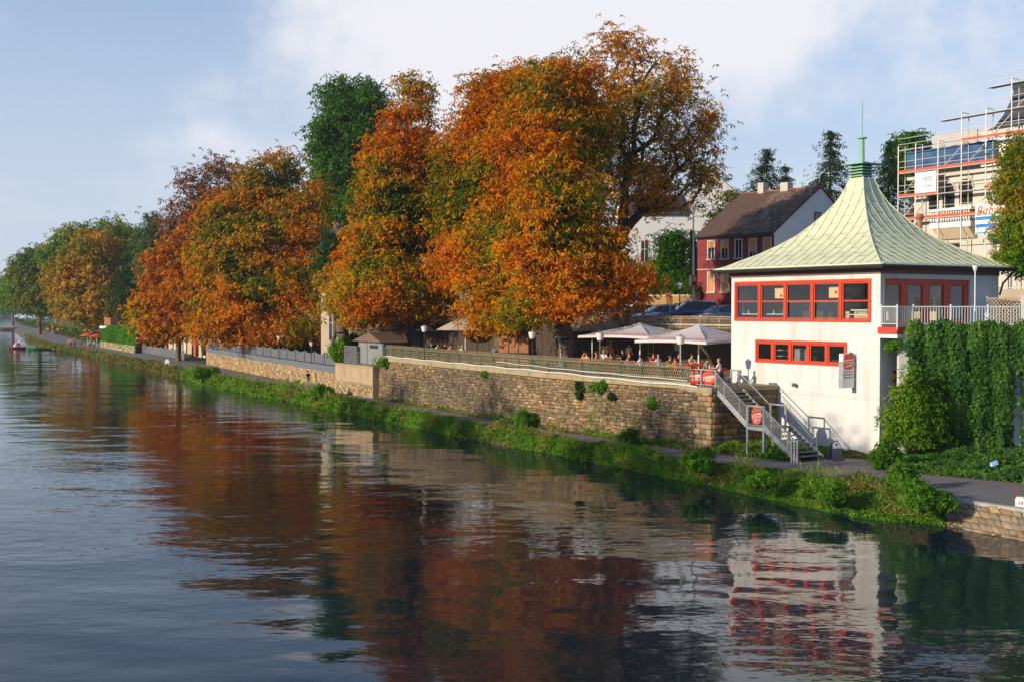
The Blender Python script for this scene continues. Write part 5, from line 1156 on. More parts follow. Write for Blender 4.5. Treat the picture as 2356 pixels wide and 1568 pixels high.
garden_lantern(716, 779, 131, ZG, 'black lantern post behind the wave top fence, nearest the grey shed'); garden_lantern(641, 766, 143, ZG, 'black lantern post behind the wave top fence, middle one of three'); garden_lantern(585, 766, 155, ZG, 'black lantern post behind the wave top fence, farthest left')
garden_lantern(1563, 641, 92.2, ZS, 'old style lantern post in front of the parked cars', None)
q = D(1287, 790, 92); t = E('patio_heater', 'leaning patio heater with wide round reflector beside the trunk', 'heater', (q.x, q.y, ZT), 0)
MB().tube([(.15, 0, 0), (0, 0, 2.1)], .05, 8).build('pole', M['galv'], t); MB().lathe([(.5, 2.15), (.42, 2.25), (.1, 2.33)], 16).build('reflector', M['galv'], t); MB().lathe([(.09, 1.75), (.12, 2.12)], 10).build('burner', M['galv_d'], t); MB().lathe([(.25, 0), (.25, .5), (.05, .55)], 12, (.15, 0, 0)).build('base', M['galv_d'], t)
# ---- wooden kiosk
q = D(1190, 800, 97); t = E('wooden_kiosk', 'dark brown wooden beer kiosk with orange counter below the chestnut', 'kiosk', (q.x, q.y, ZT), -.35)
MB().box(-1.2, 1.2, -.9, .9, .95, 2.3).build('shutter_wall', M['kiosk_wood'], t); MB().box(-1.25, 1.25, -.95, .95, 0, .88).build('counter_front', M['kiosk_wood'], t); MB().box(-1.35, 1.35, -1.2, .95, .88, .95).build('counter', M['dark_wood'], t)
for x in (-.4, .4): MB().box(x - .02, x + .02, -.93, -.90, .95, 2.3).build('shutter_post', M['dark_wood'], t)
MB().prism([(-1.5, 0), (1.5, 0), (0, .55)], (0, -1.2, 2.3), (1, 0, 0), (0, 0, 1), (0, 2.4, 0)).build('roof', M['dark_wood'], t)
# ---- wall that carries the street, boards on it, lattice on top
d = bdir; sw = E('street_wall', 'dark brown boarded wall between beer garden and street', 'wall', tuple(Vector((bw[0].x, bw[0].y, ZT))))
nb = 60; bwid = 60 / nb; nn = Vector((-d.y, d.x, 0)) * -1
for i in range(nb):
    a = d * (i * bwid + .02); b_ = d * ((i + 1) * bwid - .02); off = Vector((-EY.x, -EY.y, 0)) * (.05 + .01 * (i % 2))
    MB().beam(a + off + Vector((0, 0, 1.5)), b_ + off + Vector((0, 0, 1.5)), .05, 3.15).build('board', M['dark_wood'], sw)
MB().beam(Vector((0, 0, 3.14)) - EY * .05, d * 60 + Vector((0, 0, 3.14)) - EY * .05, .25, .12).build('coping', M['kerb'], sw)
sl = E('street_lattice', 'brown lattice fence between the beer garden and the parked cars', 'fence', tuple(Vector((bw[0].x, bw[0].y, ZS)))); cnt = 0; rest = MB(); s = 0
while s < 58:
    for sg_ in (1, -1):
        a = d * (s + (0 if sg_ > 0 else .36)) - EY * (.10 + .02 * sg_) + Vector((0, 0, -.25)); b_ = d * (s + (.36 if sg_ > 0 else 0)) - EY * (.10 + .02 * sg_) + Vector((0, 0, .60))
        if cnt < 300: MB().beam(a, b_, .02, .045, tuple(EY)).build('slat', M['lattice'], sl)
        else: rest.beam(a, b_, .02, .045, tuple(EY))
        cnt += 1
    s += .2
rest.build('slats', M['lattice'], sl, kind='stuff')
for i in range(30): q = d * (i * 2) - EY * .06; MB().box(-.05, .05, -.05, .05, -.2, .62).build('post', M['lattice'], sl, q)
for z in (-.15, .45, .62): MB().beam(-EY * .075 + Vector((0, 0, z)), d * 58 - EY * .075 + Vector((0, 0, z)), .05, .04).build('rail', M['lattice'], sl)
for k, (u, v0, v1) in enumerate(((1361, 785, 814), (1452, 786, 818), (1508, 778, 800))):
    y = 92.5 - k * 1.2; a = D(u, v0, 96 - (u - 1361) * .045); 
    s_ = (a - Vector((bw[0].x, bw[0].y, 0))).dot(d); q = Vector((bw[0].x, bw[0].y, 0)) + d * s_ - EY * .14; t = E('notice_board', ['framed notice board on the dark wall left of the parasol pole', 'framed notice board on the dark wall under the left white parasol', 'framed poster on the dark wall between the two white parasols'][k], 'board', (q.x, q.y, a.z - .9), RZ + math.pi * 0)
    MB().box(-.32, .32, -.03, 0, 0, .9).build('frame', M['canvas_y'], t); MB().box(-.27, .27, -.045, -.03, .05, .85).build('sheet', M['dark_wood'] if k < 2 else M['canvas_d'], t)
# ---- shed, slatted screen and yucca by the plastered wall
q = INNER.at(INNER.s_at_u(840)); n_ = INNER.nor(INNER.s_at_u(840)); tt_ = INNER.tan(INNER.s_at_u(840)); ang = math.atan2(tt_[1], tt_[0]); c = q - n_ * .55
t = E('grey_shed', 'small grey metal shed with pitched roof on the plastered wall', 'shed', (c[0], c[1], 3.86), ang); L_ = 3.1
MB().box(-L_, L_, -.0, 2.0, 0, 2.15).build('wall', M['grey_metal'], t)
for a, b_, nm in ((-L_ + .1, -.9, 'panel'), (-.75, L_ - .15, 'panel')): MB().box(a, b_, -.06, 0, .1, 2.05).build(nm, mat('shed_' + nm + str(a), (.21, .22, .24), .05, 2, .5, 0), t)
MB().box(-.1, 1.9, -.09, -.06, 1.55, 1.85).build('vent_slot', M['black'], t)
MB().prism([(-L_ - .7, 0), (L_ + .5, 0), (L_ * .2, .85)], (0, -.45, 2.15), (1, 0, 0), (0, 0, 1), (0, 2.7, 0)).build('roof', M['fascia'], t)
q = INNER.at(INNER.s_at_u(801)); n_ = INNER.nor(INNER.s_at_u(801)); c = q - n_ * .2; t = E('slatted_screen', 'grey horizontal slat screen left of the shed', 'fence', (c[0], c[1], 3.86), ang)
for i in range(8): MB().box(-1.75, 1.75, -.02, .02, .04 + .21 * i, .21 + .21 * i).build('slat', M['grey_metal'], t)
for x in (-1.75, 1.75): MB().box(x - .04, x + .04, .02, .08, 0, 1.75).build('post', M['grey_metal2'], t)
# person in dark top on the path, bollards, A-board
q = P(709, 891, ZP); person('walk', (q.x, q.y, ZP), 2.2, '17161a', '8f93a6', 'dark', 'person in a black top and pale trousers walking on the path below the low wall', None)
q = P(1921, 1066, ZP); ab = E('a_board', 'round topped black and white sandwich board on the path by the pavilion', 'sign', (q.x, q.y, ZP), RZ + math.radians(78))
for s_ in (-1, 1):
    p2 = []; hw, hh = .33, 1.12
    outline = [(-.36, 0), (.36, 0), (.28, .72)] + [(.27 * math.cos(a), .74 + .36 * math.sin(a)) for a in np.linspace(.2, math.pi - .2, 9)] + [(-.28, .72)]
    up_ = Vector((0, -s_ * -.30, 1)).normalized(); bs_ = Vector((0, s_ * -.30, .18)); th_ = Vector((0, s_ * -.02, -.006))
    pnl = MB().prism(outline, bs_, (1, 0, 0), up_, th_).build('panel', M['violet'], ab)
    inn = [(-.30, .06), (.30, .06), (.245, .66), (-.245, .66)]; MB().prism(inn, bs_ + th_ * 1.3, (1, 0, 0), up_, th_ * .4).build('slate', M['slate'], pnl)
    hd = [(.235, .69)] + [(.235 * math.cos(a), .74 + .30 * math.sin(a)) for a in np.linspace(.1, math.pi - .1, 9)] + [(-.235, .69)]; MB().prism(hd, bs_ + th_ * 1.3, (1, 0, 0), up_, th_ * .4).build('header', M['white'], pnl)
    MB().prism(ellipse(.07, .08, 14, (0, .88)), bs_ + th_ * 1.8, (1, 0, 0), up_, th_ * .4).build('emblem', M['sign_red'], pnl)
    for x in (-.33, .33): MB().beam(bs_ + Vector((x, 0, .02)), bs_ + Vector((x * 1.1, s_ * -.06, -.18)), .03, .03).build('leg', M['violet'], ab)
q = P(2346, 1167, ZP); t = E('marker_stone', 'white kilometre stone with the number 19 on the quay edge', 'marker', (q.x, q.y, ZP), -.25)
MB().prism([(-.18, 0), (.18, 0), (.18, .34), (.10, .45), (-.10, .45), (-.18, .34)], (0, -.12, 0), (1, 0, 0), (0, 0, 1), (0, .24, 0)).build('stone', M['white'], t); text('number', '19', .2, M['greytext'], t, (0, -.125, .14), (math.pi / 2, 0, 0))
q = P(385, 841, ZP); t = E('marker_stone', 'small white kilometre stone far down the path by the gate gap', 'marker', (q.x, q.y, ZP), 0)
MB().prism([(-.3, 0), (.3, 0), (.3, .75), (.15, .95), (-.15, .95), (-.3, .75)], (0, -.2, 0), (1, 0, 0), (0, 0, 1), (0, .4, 0)).build('stone', M['white'], t)
# orange paint mark on the path
a = P(2338, 1119, ZP + .005); b_ = P(2337, 1156, ZP + .005); o = MB().add([a + Vector((-.05, 0, 0)), a + Vector((.06, 0, 0)), b_ + Vector((.04, 0, 0)), b_ + Vector((-.05, 0, 0))], [(0, 3, 2, 1)]).build('paint_mark', cmat('b8603f')); prop(o, 'orange sprayed line across the path near the marker stone', 'marking')
q = P(2308, 1100, ZP); b = MB().obox((0, 0, .12), (.15, .04, .05), (-.03, .08, .0), (0, .03, .08)).build('plastic_bag', cmat('8fb4e6'), None, (q.x, q.y + 1.2, ZP + .45)); prop(b, 'pale blue plastic bag lying in the ivy at the wall foot', 'bag')
# ---- stone revetment at the right and kerb
kerb_pts = [P(u, np.interp(u, [q[0] for q in path_out_px], [q[1] for q in path_out_px]), ZP) for u in (1990, 2040, 2090, 2173, 2260, 2355, 2470, 2590)]
t = E('bank_revetment', 'sloping rubble stone bank edge with concrete kerb at the lower right', 'embankment', tuple(kerb_pts[3]))
for a, b_ in zip(kerb_pts[2:-1], kerb_pts[3:]):
    r = kerb_pts[3]; MB().beam(a - r + Vector((0, 0, .02)), b_ - r + Vector((0, 0, .02)), .32, .14).build('kerb_stone', M['kerb'], t)
wl_ = [P(u, np.interp(u, [q[0] for q in water_px], [q[1] for q in water_px]), 0.0) for u in (1990, 2040, 2090, 2173, 2260, 2355, 2470, 2590)]
KC = Curve(kerb_pts); WC = Curve(wl_); nrow = 5; items = []
REVC = lambda: (lambda b_, k_: tuple(c * k_ for c in b_))(random.choice([(0.25, 0.20, 0.13), (0.22, 0.18, 0.13), (0.25, 0.18, 0.10), (0.20, 0.17, 0.125), (0.30, 0.22, 0.13)]), random.uniform(.8, 1.45))
for rI in range(nrow):
    s = random.uniform(0, .3); f = (rI + .5) / nrow
    while s < KC.len - .3:
        w_ = random.uniform(.3, .62); g = (s + w_ / 2) / KC.len; a = KC.at(g * KC.len); b2 = WC.at(g * WC.len); a3 = np.array([a[0], a[1], ZP - .06]); b3 = np.array([b2[0], b2[1], -.22]); c = a3 + (b3 - a3) * f
        up_ = unit(a3 - b3); tx = KC.tan(g * KC.len); tx = np.array([tx[0], tx[1], 0]); nn_ = unit(np.cross(tx, up_)); 
        if nn_[1] > 0: nn_ = -nn_
        hgt = np.linalg.norm(a3 - b3) / nrow
        items.append((tuple(c - np.array(kerb_pts[3])), tuple(tx), tuple(up_), tuple(nn_), w_ - .03, hgt - .03, random.uniform(.09, .17), REVC())); s += w_
for it in items: stones_np([it], 'stone', t, False)
print('revet', len(items))
# ================================================================ CARS
def loft(stations, closed=True):
    V = []; Fq = []; n = len(stations[0])
    for s_ in stations: V += s_
    for i in range(len(stations) - 1):
        for k in range(n): Fq.append((i * n + k, (i + 1) * n + k, (i + 1) * n + (k + 1) % n, i * n + (k + 1) % n))
    Fq += [tuple(range(n)), tuple((len(stations) - 1) * n + k for k in reversed(range(n)))]
    return MB().add(V, Fq)
def make_car(label, col, loc, rz, kind='estate', grp='cars parked along the street', scale=1.0, stripe=None):
    t = E('parked_car', label, 'car', loc, rz, grp); t.scale = (scale,) * 3; m = mat('car_' + col + label[:8], S(col), .02, 2, .25, 0, spec=.6, coat=1.0, metal=.3)
    L2 = {'estate': 2.3, 'hatch': 1.95, 'saloon': 2.3, 'suv': 2.35}[kind]; H = {'estate': 1.47, 'hatch': 1.45, 'saloon': 1.42, 'suv': 1.72}[kind]; W2 = .87 if kind != 'suv' else .93; bl_ = .90 if kind != 'suv' else 1.05
    def sec(x, z0, z1, w_, wt): return [(x, -w_, z0 + .1), (x, -w_ * .92, z0), (x, w_ * .92, z0), (x, w_, z0 + .1), (x, w_, z1 - .18), (x, wt, z1), (x, 0, z1 + .025), (x, -wt, z1), (x, -w_, z1 - .18)]
    st_ = [(-L2, .42, bl_ - .20, .66, .55), (-L2 + .10, .24, bl_ - .06, W2 - .08, .66), (-L2 + .5, .20, bl_, W2, .74), (-.6, .19, bl_, W2, .76), (.5, .19, bl_, W2, .76), (L2 - 1.2, .20, bl_ - .02, W2, .74), (L2 - .5, .22, bl_ - .14, W2 - .02, .68), (L2 - .12, .24, bl_ - .24, W2 - .10, .60), (L2, .38, bl_ - .40, .62, .50)]
    loft([sec(*s_) for s_ in st_]).build('body', m, t, smooth=False)
    rear, front = (-L2 + .15, 1.15) if kind in ('estate', 'suv', 'hatch') else (-L2 + .75, 1.2)
    if kind == 'hatch': front = .95
    tr, tf = rear + (.30 if kind != 'saloon' else .65), front - .85; zt = H
    def cab(x, z, w_): return [(x, -w_, bl_ - .03), (x, w_, bl_ - .03), (x, w_ - (z - bl_) * .35, z), (x, 0, z + .02), (x, -w_ + (z - bl_) * .35, z)]
    V = [cab(rear, bl_ + .02, .72), cab(tr, zt - .05, .77), cab((tr + tf) / 2, zt - .005, .78), cab(tf, zt - .04, .77), cab(front, bl_ + .02, .70)]
    loft(V).build('window_glass', M['window_dark'], t)
    def rf(x, z): w_ = .775 - (z - bl_) * .35; return [(x, -w_ - .012, z - .05), (x, w_ + .012, z - .05), (x, w_ + .012, z + .01), (x, 0, z + .045), (x, -w_ - .012, z + .01)]
    loft([rf(tr - .02, zt - .06), rf((tr + tf) / 2, zt), rf(tf + .03, zt - .05)]).build('roof', m, t)
    for s_ in (-1, 1):
        wtop = .775 - (zt - bl_) * .35
        for (xa, xb) in ((front, tf), (rear, tr), ((tf + tr) / 2 - .1, (tf + tr) / 2 - .1)): MB().beam((xa, s_ * (.76), bl_ - .02), (xb, s_ * (wtop + .01), zt - .05), .06, .05).build('pillar', m, t)
        for x in (-L2 + .85, L2 - .88):
            wh = MB().lathe([(.31, -.10), (.33, -.06), (.33, .06), (.31, .10)], 16).build('tyre', M['tyre'], t, (x, s_ * (W2 - .08), .32), (math.pi / 2, 0, 0)); MB().lathe([(.20, -.11), (.20, .11)], 12).build('rim', M['rim'], wh)
        MB().ball((L2 - .10, s_ * .58, bl_ - .32), .10, .17, .08, 8, 5).build('headlight', M['lampglass'], t); MB().ball((-L2 + .08, s_ * .66, bl_ - .15), .06, .12, .12, 8, 5).build('tail_light', M['sign_red'], t)
        MB().ball((front - .25, s_ * (W2 + .08), bl_ + .05), .07, .11, .07, 8, 5).build('mirror', m, t)
        if kind in ('estate', 'suv'): MB().beam((tr, s_ * .56, zt + .06), (tf, s_ * .56, zt + .06), .03, .03).build('roof_rail', M['galv'], t)
    MB().box(L2 - .02, L2 + .02, -.26, .26, .40, .51).build('number_plate', M['white'], t)
    if stripe: MB().box(-.5, .4, -.5, .5, zt + .05, zt + .16).build('roof_box', cmat(stripe, .4), t)
    return t
cars = [
 (1585, 97.0, 3.3, 'suv', '2b4478', 'dark blue estate car with roof rails in the middle of the row'),
 (1512, 98.5, 3.35, 'hatch', 'c6d2e2', 'silver hatchback parked left of the dark blue estate'),
 (1462, 101.5, 3.0, 'hatch', '26364c', 'black hatchback at the left end of the visible row'),
 (1660, 93.6, 3.55, 'saloon', '56719a', 'grey blue car half hidden by the pavilion'),
 (1423, 102.0, 3.2, 'saloon', 'c8ccd2', 'white car glimpsed under the lowest orange leaves'),
]
for u, y, rz, kd, col, lb in cars: q = D(u, 735, y); make_car(lb, col, (q.x, q.y, ZS), rz, kd)
for (u, y, rz, kd, col, lb, st_) in ((1618, 105, .3, 'suv', '1a46a8', 'bright blue car behind the dark blue estate', None), (1568, 109, .3, 'estate', 'd9b93a', 'yellow car behind the silver hatchback', '1e2f1c'), (1660, 103, .3, 'hatch', '7f95a8', 'pale blue car behind the row by the burgundy house', None),
   (1012, 128, .25, 'hatch', 'c3cbd6', 'silver car seen between the two big orange trees', None), (1050, 131, .25, 'saloon', '3f5f92', 'blue car seen between the two big orange trees', None), (985, 126, .25, 'saloon', '2a3448', 'dark car in the gap left of the silver one', None),
   (2322, 84, .2, 'suv', '39404f', 'dark grey car behind the trellis screen', None), (2372, 82, .2, 'estate', '5a6684', 'blue grey car cut by the right edge behind the trellis', None)):
    q = D(u, 735, y); make_car(lb, col, (q.x, q.y, ZS), rz, kd, stripe=st_)
# ================================================================ STREET LAMP, POSTER
q = D(1594, 700, 101); t = E('street_lamp', 'tall grey street lamp with a single arm in front of the burgundy house', 'lamp', (q.x, q.y, ZS), 0); H = D(1594, 477, 101).z - ZS
MB().tube([(0, 0, 0), (0, 0, 3), (0, 0, H)], [.12, .09, .05], 10).build('pole', M['galv'], t); MB().tube([(0, 0, H - .05), (.15, 0, H), (.7, 0, H + .02)], .035, 6).build('arm', M['galv'], t); MB().box(.35, 1.0, -.12, .12, H - .04, H + .06).build('lamp_head', M['gutter'], t)
zc_ = D(1594, 646, 101).z - ZS; s = E('election_poster', 'red and white poster with a portrait tied to the street lamp', 'poster', (q.x, q.y - .14, ZS + zc_ - .4), 0)
MB().box(-.32, .34, -.02, 0, 0, .82).build('sheet', M['sign_red'], s); MB().box(-.32, -.20, -.03, -.02, 0, .82).build('strip', M['white'], s); MB().prism(ellipse(.13, .17, 16, (.06, .52)), (0, -.03, 0), (1, 0, 0), (0, 0, 1), (0, -.01, 0)).build('face', M['skin'], s); MB().prism([(-.12, 0), (.26, 0), (.2, .3), (-.06, .3)], (0, -.03, 0), (1, 0, 0), (0, 0, 1), (0, -.01, 0)).build('suit', M['black'], s)
s2 = MB().prism(ellipse(.34, .09, 18), (q.x, q.y - .16, ZS + zc_ - .56), (1, 0, 0), (0, 0, 1), (0, .02, 0)).build('round_plate', M['sign_red'], None); prop(s2, 'small red oval plate below the poster on the street lamp', 'sign')
# ================================================================ BURGUNDY HOUSE
def house_frame(corner, ex): ex = Vector(ex).normalized(); return math.atan2(ex.y, ex.x)
# local x along the front towards the near corner, y away from the front
HX = Vector((.626, -.78, 0)).normalized(); HY = Vector((-HX.y, HX.x, 0)); Hn = D(1780, 600, 115); LH = 9.4; DH = 13.2
h0 = Vector((Hn.x, Hn.y, ZS)) - HX * LH; hs = E('burgundy_house', 'burgundy two storey house with brown tiled gable roof and orange blinds', 'house', tuple(h0), math.atan2(HX.y, HX.x))
ze = D(1780, 536, 115).z - ZS; zr = D(1890, 430, 119).z - ZS; print('house', ze, zr)
MB().box(0, LH, 0, DH, 0, ze).build('wall', M['burgundy'], hs)
MB().prism([(0, 0), (DH, 0), (DH, ze), (DH / 2, zr - .05), (0, ze)], (LH, 0, 0), (0, 1, 0), (0, 0, 1), (.05, 0, 0)).build('gable_wall', M['white_wall'], hs)
MB().prism([(0, ze), (DH, ze), (DH / 2, zr - .05)], (0, 0, 0), (0, 1, 0), (0, 0, 1), (.05, 0, 0)).build('gable_wall', M['white_wall'], hs)
MB().box(-.02, LH + .02, -.08, 0, ze - .18, ze + .02).build('cornice', M['stonetrim'], hs); MB().box(0, LH, -.05, 0, 0, .6).build('plinth', M['stonetrim'], hs)
def RH(u, v): r = Vector(ray(u, v)); tt = (h0 - Vector((0, 0, CAMZ))).dot(HY) / r.dot(HY); p_ = Vector((0, 0, CAMZ)) + r * tt; return (p_ - h0).dot(HX), p_.z - ZS
wz = [(RH(1640, 569)[1], RH(1640, 596)[1]), (RH(1640, 628)[1], RH(1640, 672)[1])]
zt1 = RH(1640, 556)[1]; zb1 = RH(1640, 596)[1]; print('win', zt1, zb1, RH(1640, 628), RH(1640, 670))
MB().box(-.02, LH + .02, -.05, 0, zb1 - 1.02, zb1 - .94).build('string_course', M['stonetrim'], hs)
zt2, zb2 = RH(1640, 628)[1], RH(1640, 672)[1]
for r_, (za, zb_) in enumerate(((zb1, zt1), (zb2, zt2))):
    for i in range(5):
        xc = RH(1636 + 0 * i, 600)[0] + i * (RH(1765, 600)[0] - RH(1636, 600)[0]) / 4; w_ = .36
        o = MB().box(xc - w_ - .14, xc - w_, -.06, .0, za, zb_ + .14).box(xc + w_, xc + w_ + .14, -.06, 0, za, zb_ + .14).box(xc - w_, xc + w_, -.06, 0, zb_, zb_ + .14).box(xc - w_ - .2, xc + w_ + .2, -.14, 0, za - .12, za).build('window', M['stonetrim'], hs)
        MB().box(xc - w_, xc + w_, -.012, -.004, za, zb_).build('pane', M['window_dark'], o)
        fall = [.35, .42, 0, .72, .85][i] if r_ == 0 else 1
        if fall: MB().box(xc - w_ + .02, xc + w_ - .02, -.03, -.015, zb_ - (zb_ - za) * fall, zb_).build('blind', M['blind'], o)
        MB().box(xc - .025, xc + .025, -.028 if not fall else -.014, -.012, za, zb_ - (zb_ - za) * fall).build('mullion', M['white'], o)
gy = 6.2
for y_, z_ in ((gy, ze + .9), (gy + 2.6, ze + .9)):
    o = MB().box(LH + .05, LH + .10, y_ - .5, y_ + .5, z_ - .1, z_ + 1.3).build('window', M['burgundy'], hs); MB().box(LH + .10, LH + .11, y_ - .38, y_ + .38, z_, z_ + 1.18).build('pane', M['window_dark'], o)
ov = .35; rfo = MB().add([(-.2, -ov, ze - .02), (LH + .25, -ov, ze - .02), (LH + .25, DH / 2, zr), (-.2, DH / 2, zr), (LH + .25, DH + ov, ze - .02), (-.2, DH + ov, ze - .02)], [(0, 1, 2, 3), (3, 2, 4, 5)]).build('roof', M['fascia'], hs)
tile = MB().box(-.20, .20, -.02, .25, 0, .07).mesh('roof_tile'); tile.materials.append(M['roof_tile'])
sl_ = math.hypot(DH / 2 + ov, zr - ze); ta = math.atan2(zr - ze + .02, DH / 2 + ov); nrw, ncl = 24, 23; tl = []
for r_ in range(nrw):
    for c_ in range(ncl): f = r_ / nrw; tl.append((-.2 + (c_ + .5 + .5 * (r_ % 2) * .6) * (LH + .3) / (ncl + .3), -ov + (DH / 2 + ov) * f, ze + (zr - ze) * f + .02))
tl.sort(key=lambda p_: -p_[0])
for p_ in tl[:300]: inst('roof_tile', tile, rfo, (p_[0], p_[1], p_[2] + random.uniform(0, .012)), (ta + .04, 0, 0), (1, 1.5, 1))
V = []; Fq = []
for p_ in tl[300:]:
    Mx = Matrix.Translation(p_) @ Matrix.Rotation(ta + .04, 4, 'X'); b0 = len(V)
    for x in (-.21, .21):
        for y in (-.03, .36):
            for z in (0, .07): V.append(tuple(Mx @ Vector((x, y, z))))
    Fq += [(b0 + 1, b0 + 3, b0 + 7, b0 + 5), (b0, b0 + 1, b0 + 5, b0 + 4), (b0, b0 + 2, b0 + 3, b0 + 1), (b0 + 4, b0 + 5, b0 + 7, b0 + 6)]
MB().add(V, Fq).build('tiles', M['roof_tile'], rfo, kind='stuff')
MB().beam((-.2, DH / 2, zr + .03), (LH + .25, DH / 2, zr + .03), .25, .12).build('ridge', M['brick'], rfo); MB().tube([(-.2, -ov - .06, ze - .05), (LH + .2, -ov - .06, ze - .05)], .08, 6).build('gutter', M['gutter'], hs)
MB().box(2.2, 2.9, DH / 2 - .4, DH / 2 + .4, zr - .5, zr + .9).build('chimney', M['stonetrim'], rfo); MB().box(5.0, 5.9, DH / 2 - .4, DH / 2 + .4, zr - .5, zr + .7).build('chimney', M['stonetrim'], rfo)
MB().obox((6.9, 1.5 + .3, ze + (zr - ze) * .42), (.16, .22, .2), (0, .25, .25), (-.04, -.04, .05)).build('skylight', M['glass'], rfo)
# ================================================================ WHITE VILLAS BEHIND
def simple_house(name, label, cat, base, rz, lx_, ly_, ze_, zr_, wallm, roofm, wins=(), axis='x', extras=None):
    t = E(name, label, cat, base, rz); MB().box(0, lx_, 0, ly_, 0, ze_).build('wall', wallm, t)
    if axis == 'x':
        g = MB(); 
        for x in (0, lx_ - .1): g.prism([(0, ze_), (ly_, ze_), (ly_ / 2, zr_)], (x, 0, 0), (0, 1, 0), (0, 0, 1), (.1, 0, 0))
        g.build('gable', wallm, t); MB().add([(-.3, -.4, ze_ - .1), (lx_ + .3, -.4, ze_ - .1), (lx_ + .3, ly_ / 2, zr_ + .08), (-.3, ly_ / 2, zr_ + .08), (lx_ + .3, ly_ + .4, ze_ - .1), (-.3, ly_ + .4, ze_ - .1)], [(0, 1, 2, 3), (3, 2, 4, 5)]).build('roof', roofm, t)
    else:
        MB().prism([(0, ze_), (lx_, ze_), (lx_ / 2, zr_)], (0, .0, 0), (1, 0, 0), (0, 0, 1), (0, ly_, 0)).build('gable', wallm, t)
        MB().add([(-.35, -.25, ze_ - .25), (-.35, ly_, ze_ - .25), (lx_ / 2, ly_, zr_ + .1), (lx_ / 2, -.25, zr_ + .1), (lx_ + .35, ly_, ze_ - .25), (lx_ + .35, -.25, ze_ - .25)], [(0, 1, 2, 3), (3, 2, 4, 5)]).build('roof', roofm, t)
    for (x, z, w_, h_) in wins:
        o = MB().box(x - w_ / 2 - .1, x + w_ / 2 + .1, -.07, 0, z - .12, z).box(x - w_ / 2 - .1, x - w_ / 2, -.05, 0, z, z + h_).box(x + w_ / 2, x + w_ / 2 + .1, -.05, 0, z, z + h_).box(x - w_ / 2 - .1, x + w_ / 2 + .1, -.06, 0, z + h_, z + h_ + .12).build('window', M['stonetrim'], t)
        MB().box(x - w_ / 2, x + w_ / 2, -.02, -.005, z, z + h_).build('pane', M['window_dark'], o); MB().box(x - .03, x + .03, -.035, -.02, z, z + h_).box(x - w_ / 2, x + w_ / 2, -.034, -.021, z + h_ * .6, z + h_ * .6 + .05).build('glazing_bar', M['white'], o)
    return t
a = D(1555, 700, 166); hz = lambda v, y: D(1600, v, y).z - ZS
simple_house('gabled_house', 'tall cream house with a steep plain gable behind the lamp post', 'house', (a.x, a.y, ZS), -.10, 8.9, 14, hz(462, 166), hz(392, 166), M['render_white'], M['brick'], [], 'y')
a = D(1440, 700, 150); simple_house('white_villa', 'white villa with slate roof and two slim windows behind the chestnut', 'house', (a.x, a.y, ZS), .05, 7.6, 11, hz(492, 150), hz(440, 150), M['white_wall'], M['slate_roof'],
   [(4.3, hz(602, 150), .8, 2.4), (5.6, hz(602, 150), .8, 2.4), (4.3, hz(678, 150), .8, 2.4), (5.6, hz(678, 150), .8, 2.4), (2.2, hz(602, 150), .8, 2.4), (2.2, hz(678, 150), .8, 2.4)], 'x')
a = D(1664, 470, 168); t = E('tv_aerial', 'thin television aerial and dish above the cream gable', 'aerial', (a.x, a.y, a.z), 0); MB().tube([(0, 0, 0), (0, 0, 6.2)], .05, 5).build('mast', M['galv'], t); MB().beam((-.1, 0, 5), (1.3, 0, 4.8), .05, .05).build('boom', M['galv'], t); MB().lathe([(.05, 0), (.4, .12), (.42, .14)], 12, (.2, 0, 0)).build('dish', M['scaf'], t, (0, 0, 3.2), (1.2, 0, 0))
# low brick garden wall with pier and hedge behind the cars
a = D(1476, 700, 122); b_ = D(1606, 700, 118); a.z = b_.z = ZS; t = E('brick_garden_wall', 'low ochre brick garden wall behind the parked cars', 'wall', tuple(a)); d_ = (b_ - a); l = d_.length; d_.normalize()
MB().beam(Vector((0, .1, 1.2)), d_ * l + Vector((0, .1, 1.2)), .3, 2.4).build('wall_face', mat('ochre_brick', (.36, .22, .10), .2, 3, .9, .3, 10), t)
for f in (.02, .5, .98): MB().box(-.3, .3, -.3, .3, 0, 2.75).build('pier', M['brick'], t, d_ * (l * f))
MB().beam(Vector((0, .1, 2.45)), d_ * l + Vector((0, .1, 2.45)), .4, .1).build('coping', M['stonetrim'], t)
bush('hedge', 'bright green hedge growing over the low brick wall', (a.x + 2.9, a.y - .3, ZS + 1.9), 3.6, 1.4, 1.6, 2600, .2, GREEN, 'hedge', lumps=12, stems=False)
# villa glimpsed between the trees (left)
a = D(738, 700, 152); hg = lambda v: D(760, v, 152).z - ZG
t = simple_house('grey_cream_villa', 'cream villa with steep dark slate dormers glimpsed between the orange trees', 'house', (a.x, a.y, ZG), -.12, 9.0, 12, hg(566), hg(520), M['cream'], M['slate_roof'], [(1.4, hg(782), .75, 3.4), (3.1, hg(782), .75, 3.4), (1.4, hg(722), .75, 2.2), (3.1, hg(722), .75, 2.2), (1.4, hg(660), .75, 2.2), (3.1, hg(660), .75, 2.2)], 'x')
for k in range(3):
    x = 1.9 + 1.9 * k; MB().prism([(-.75, 0), (.75, 0), (.62, .25), (0, 1.7), (-.62, .25)], (x, -.35, hg(546)), (1, 0, 0), (0, 0, 1), (0, 2.2, 0)).build('dormer', M['slate_roof'], t); MB().box(x - .3, x + .3, -.4, -.36, hg(566), hg(548)).build('dormer_window', M['window_dark'], t)
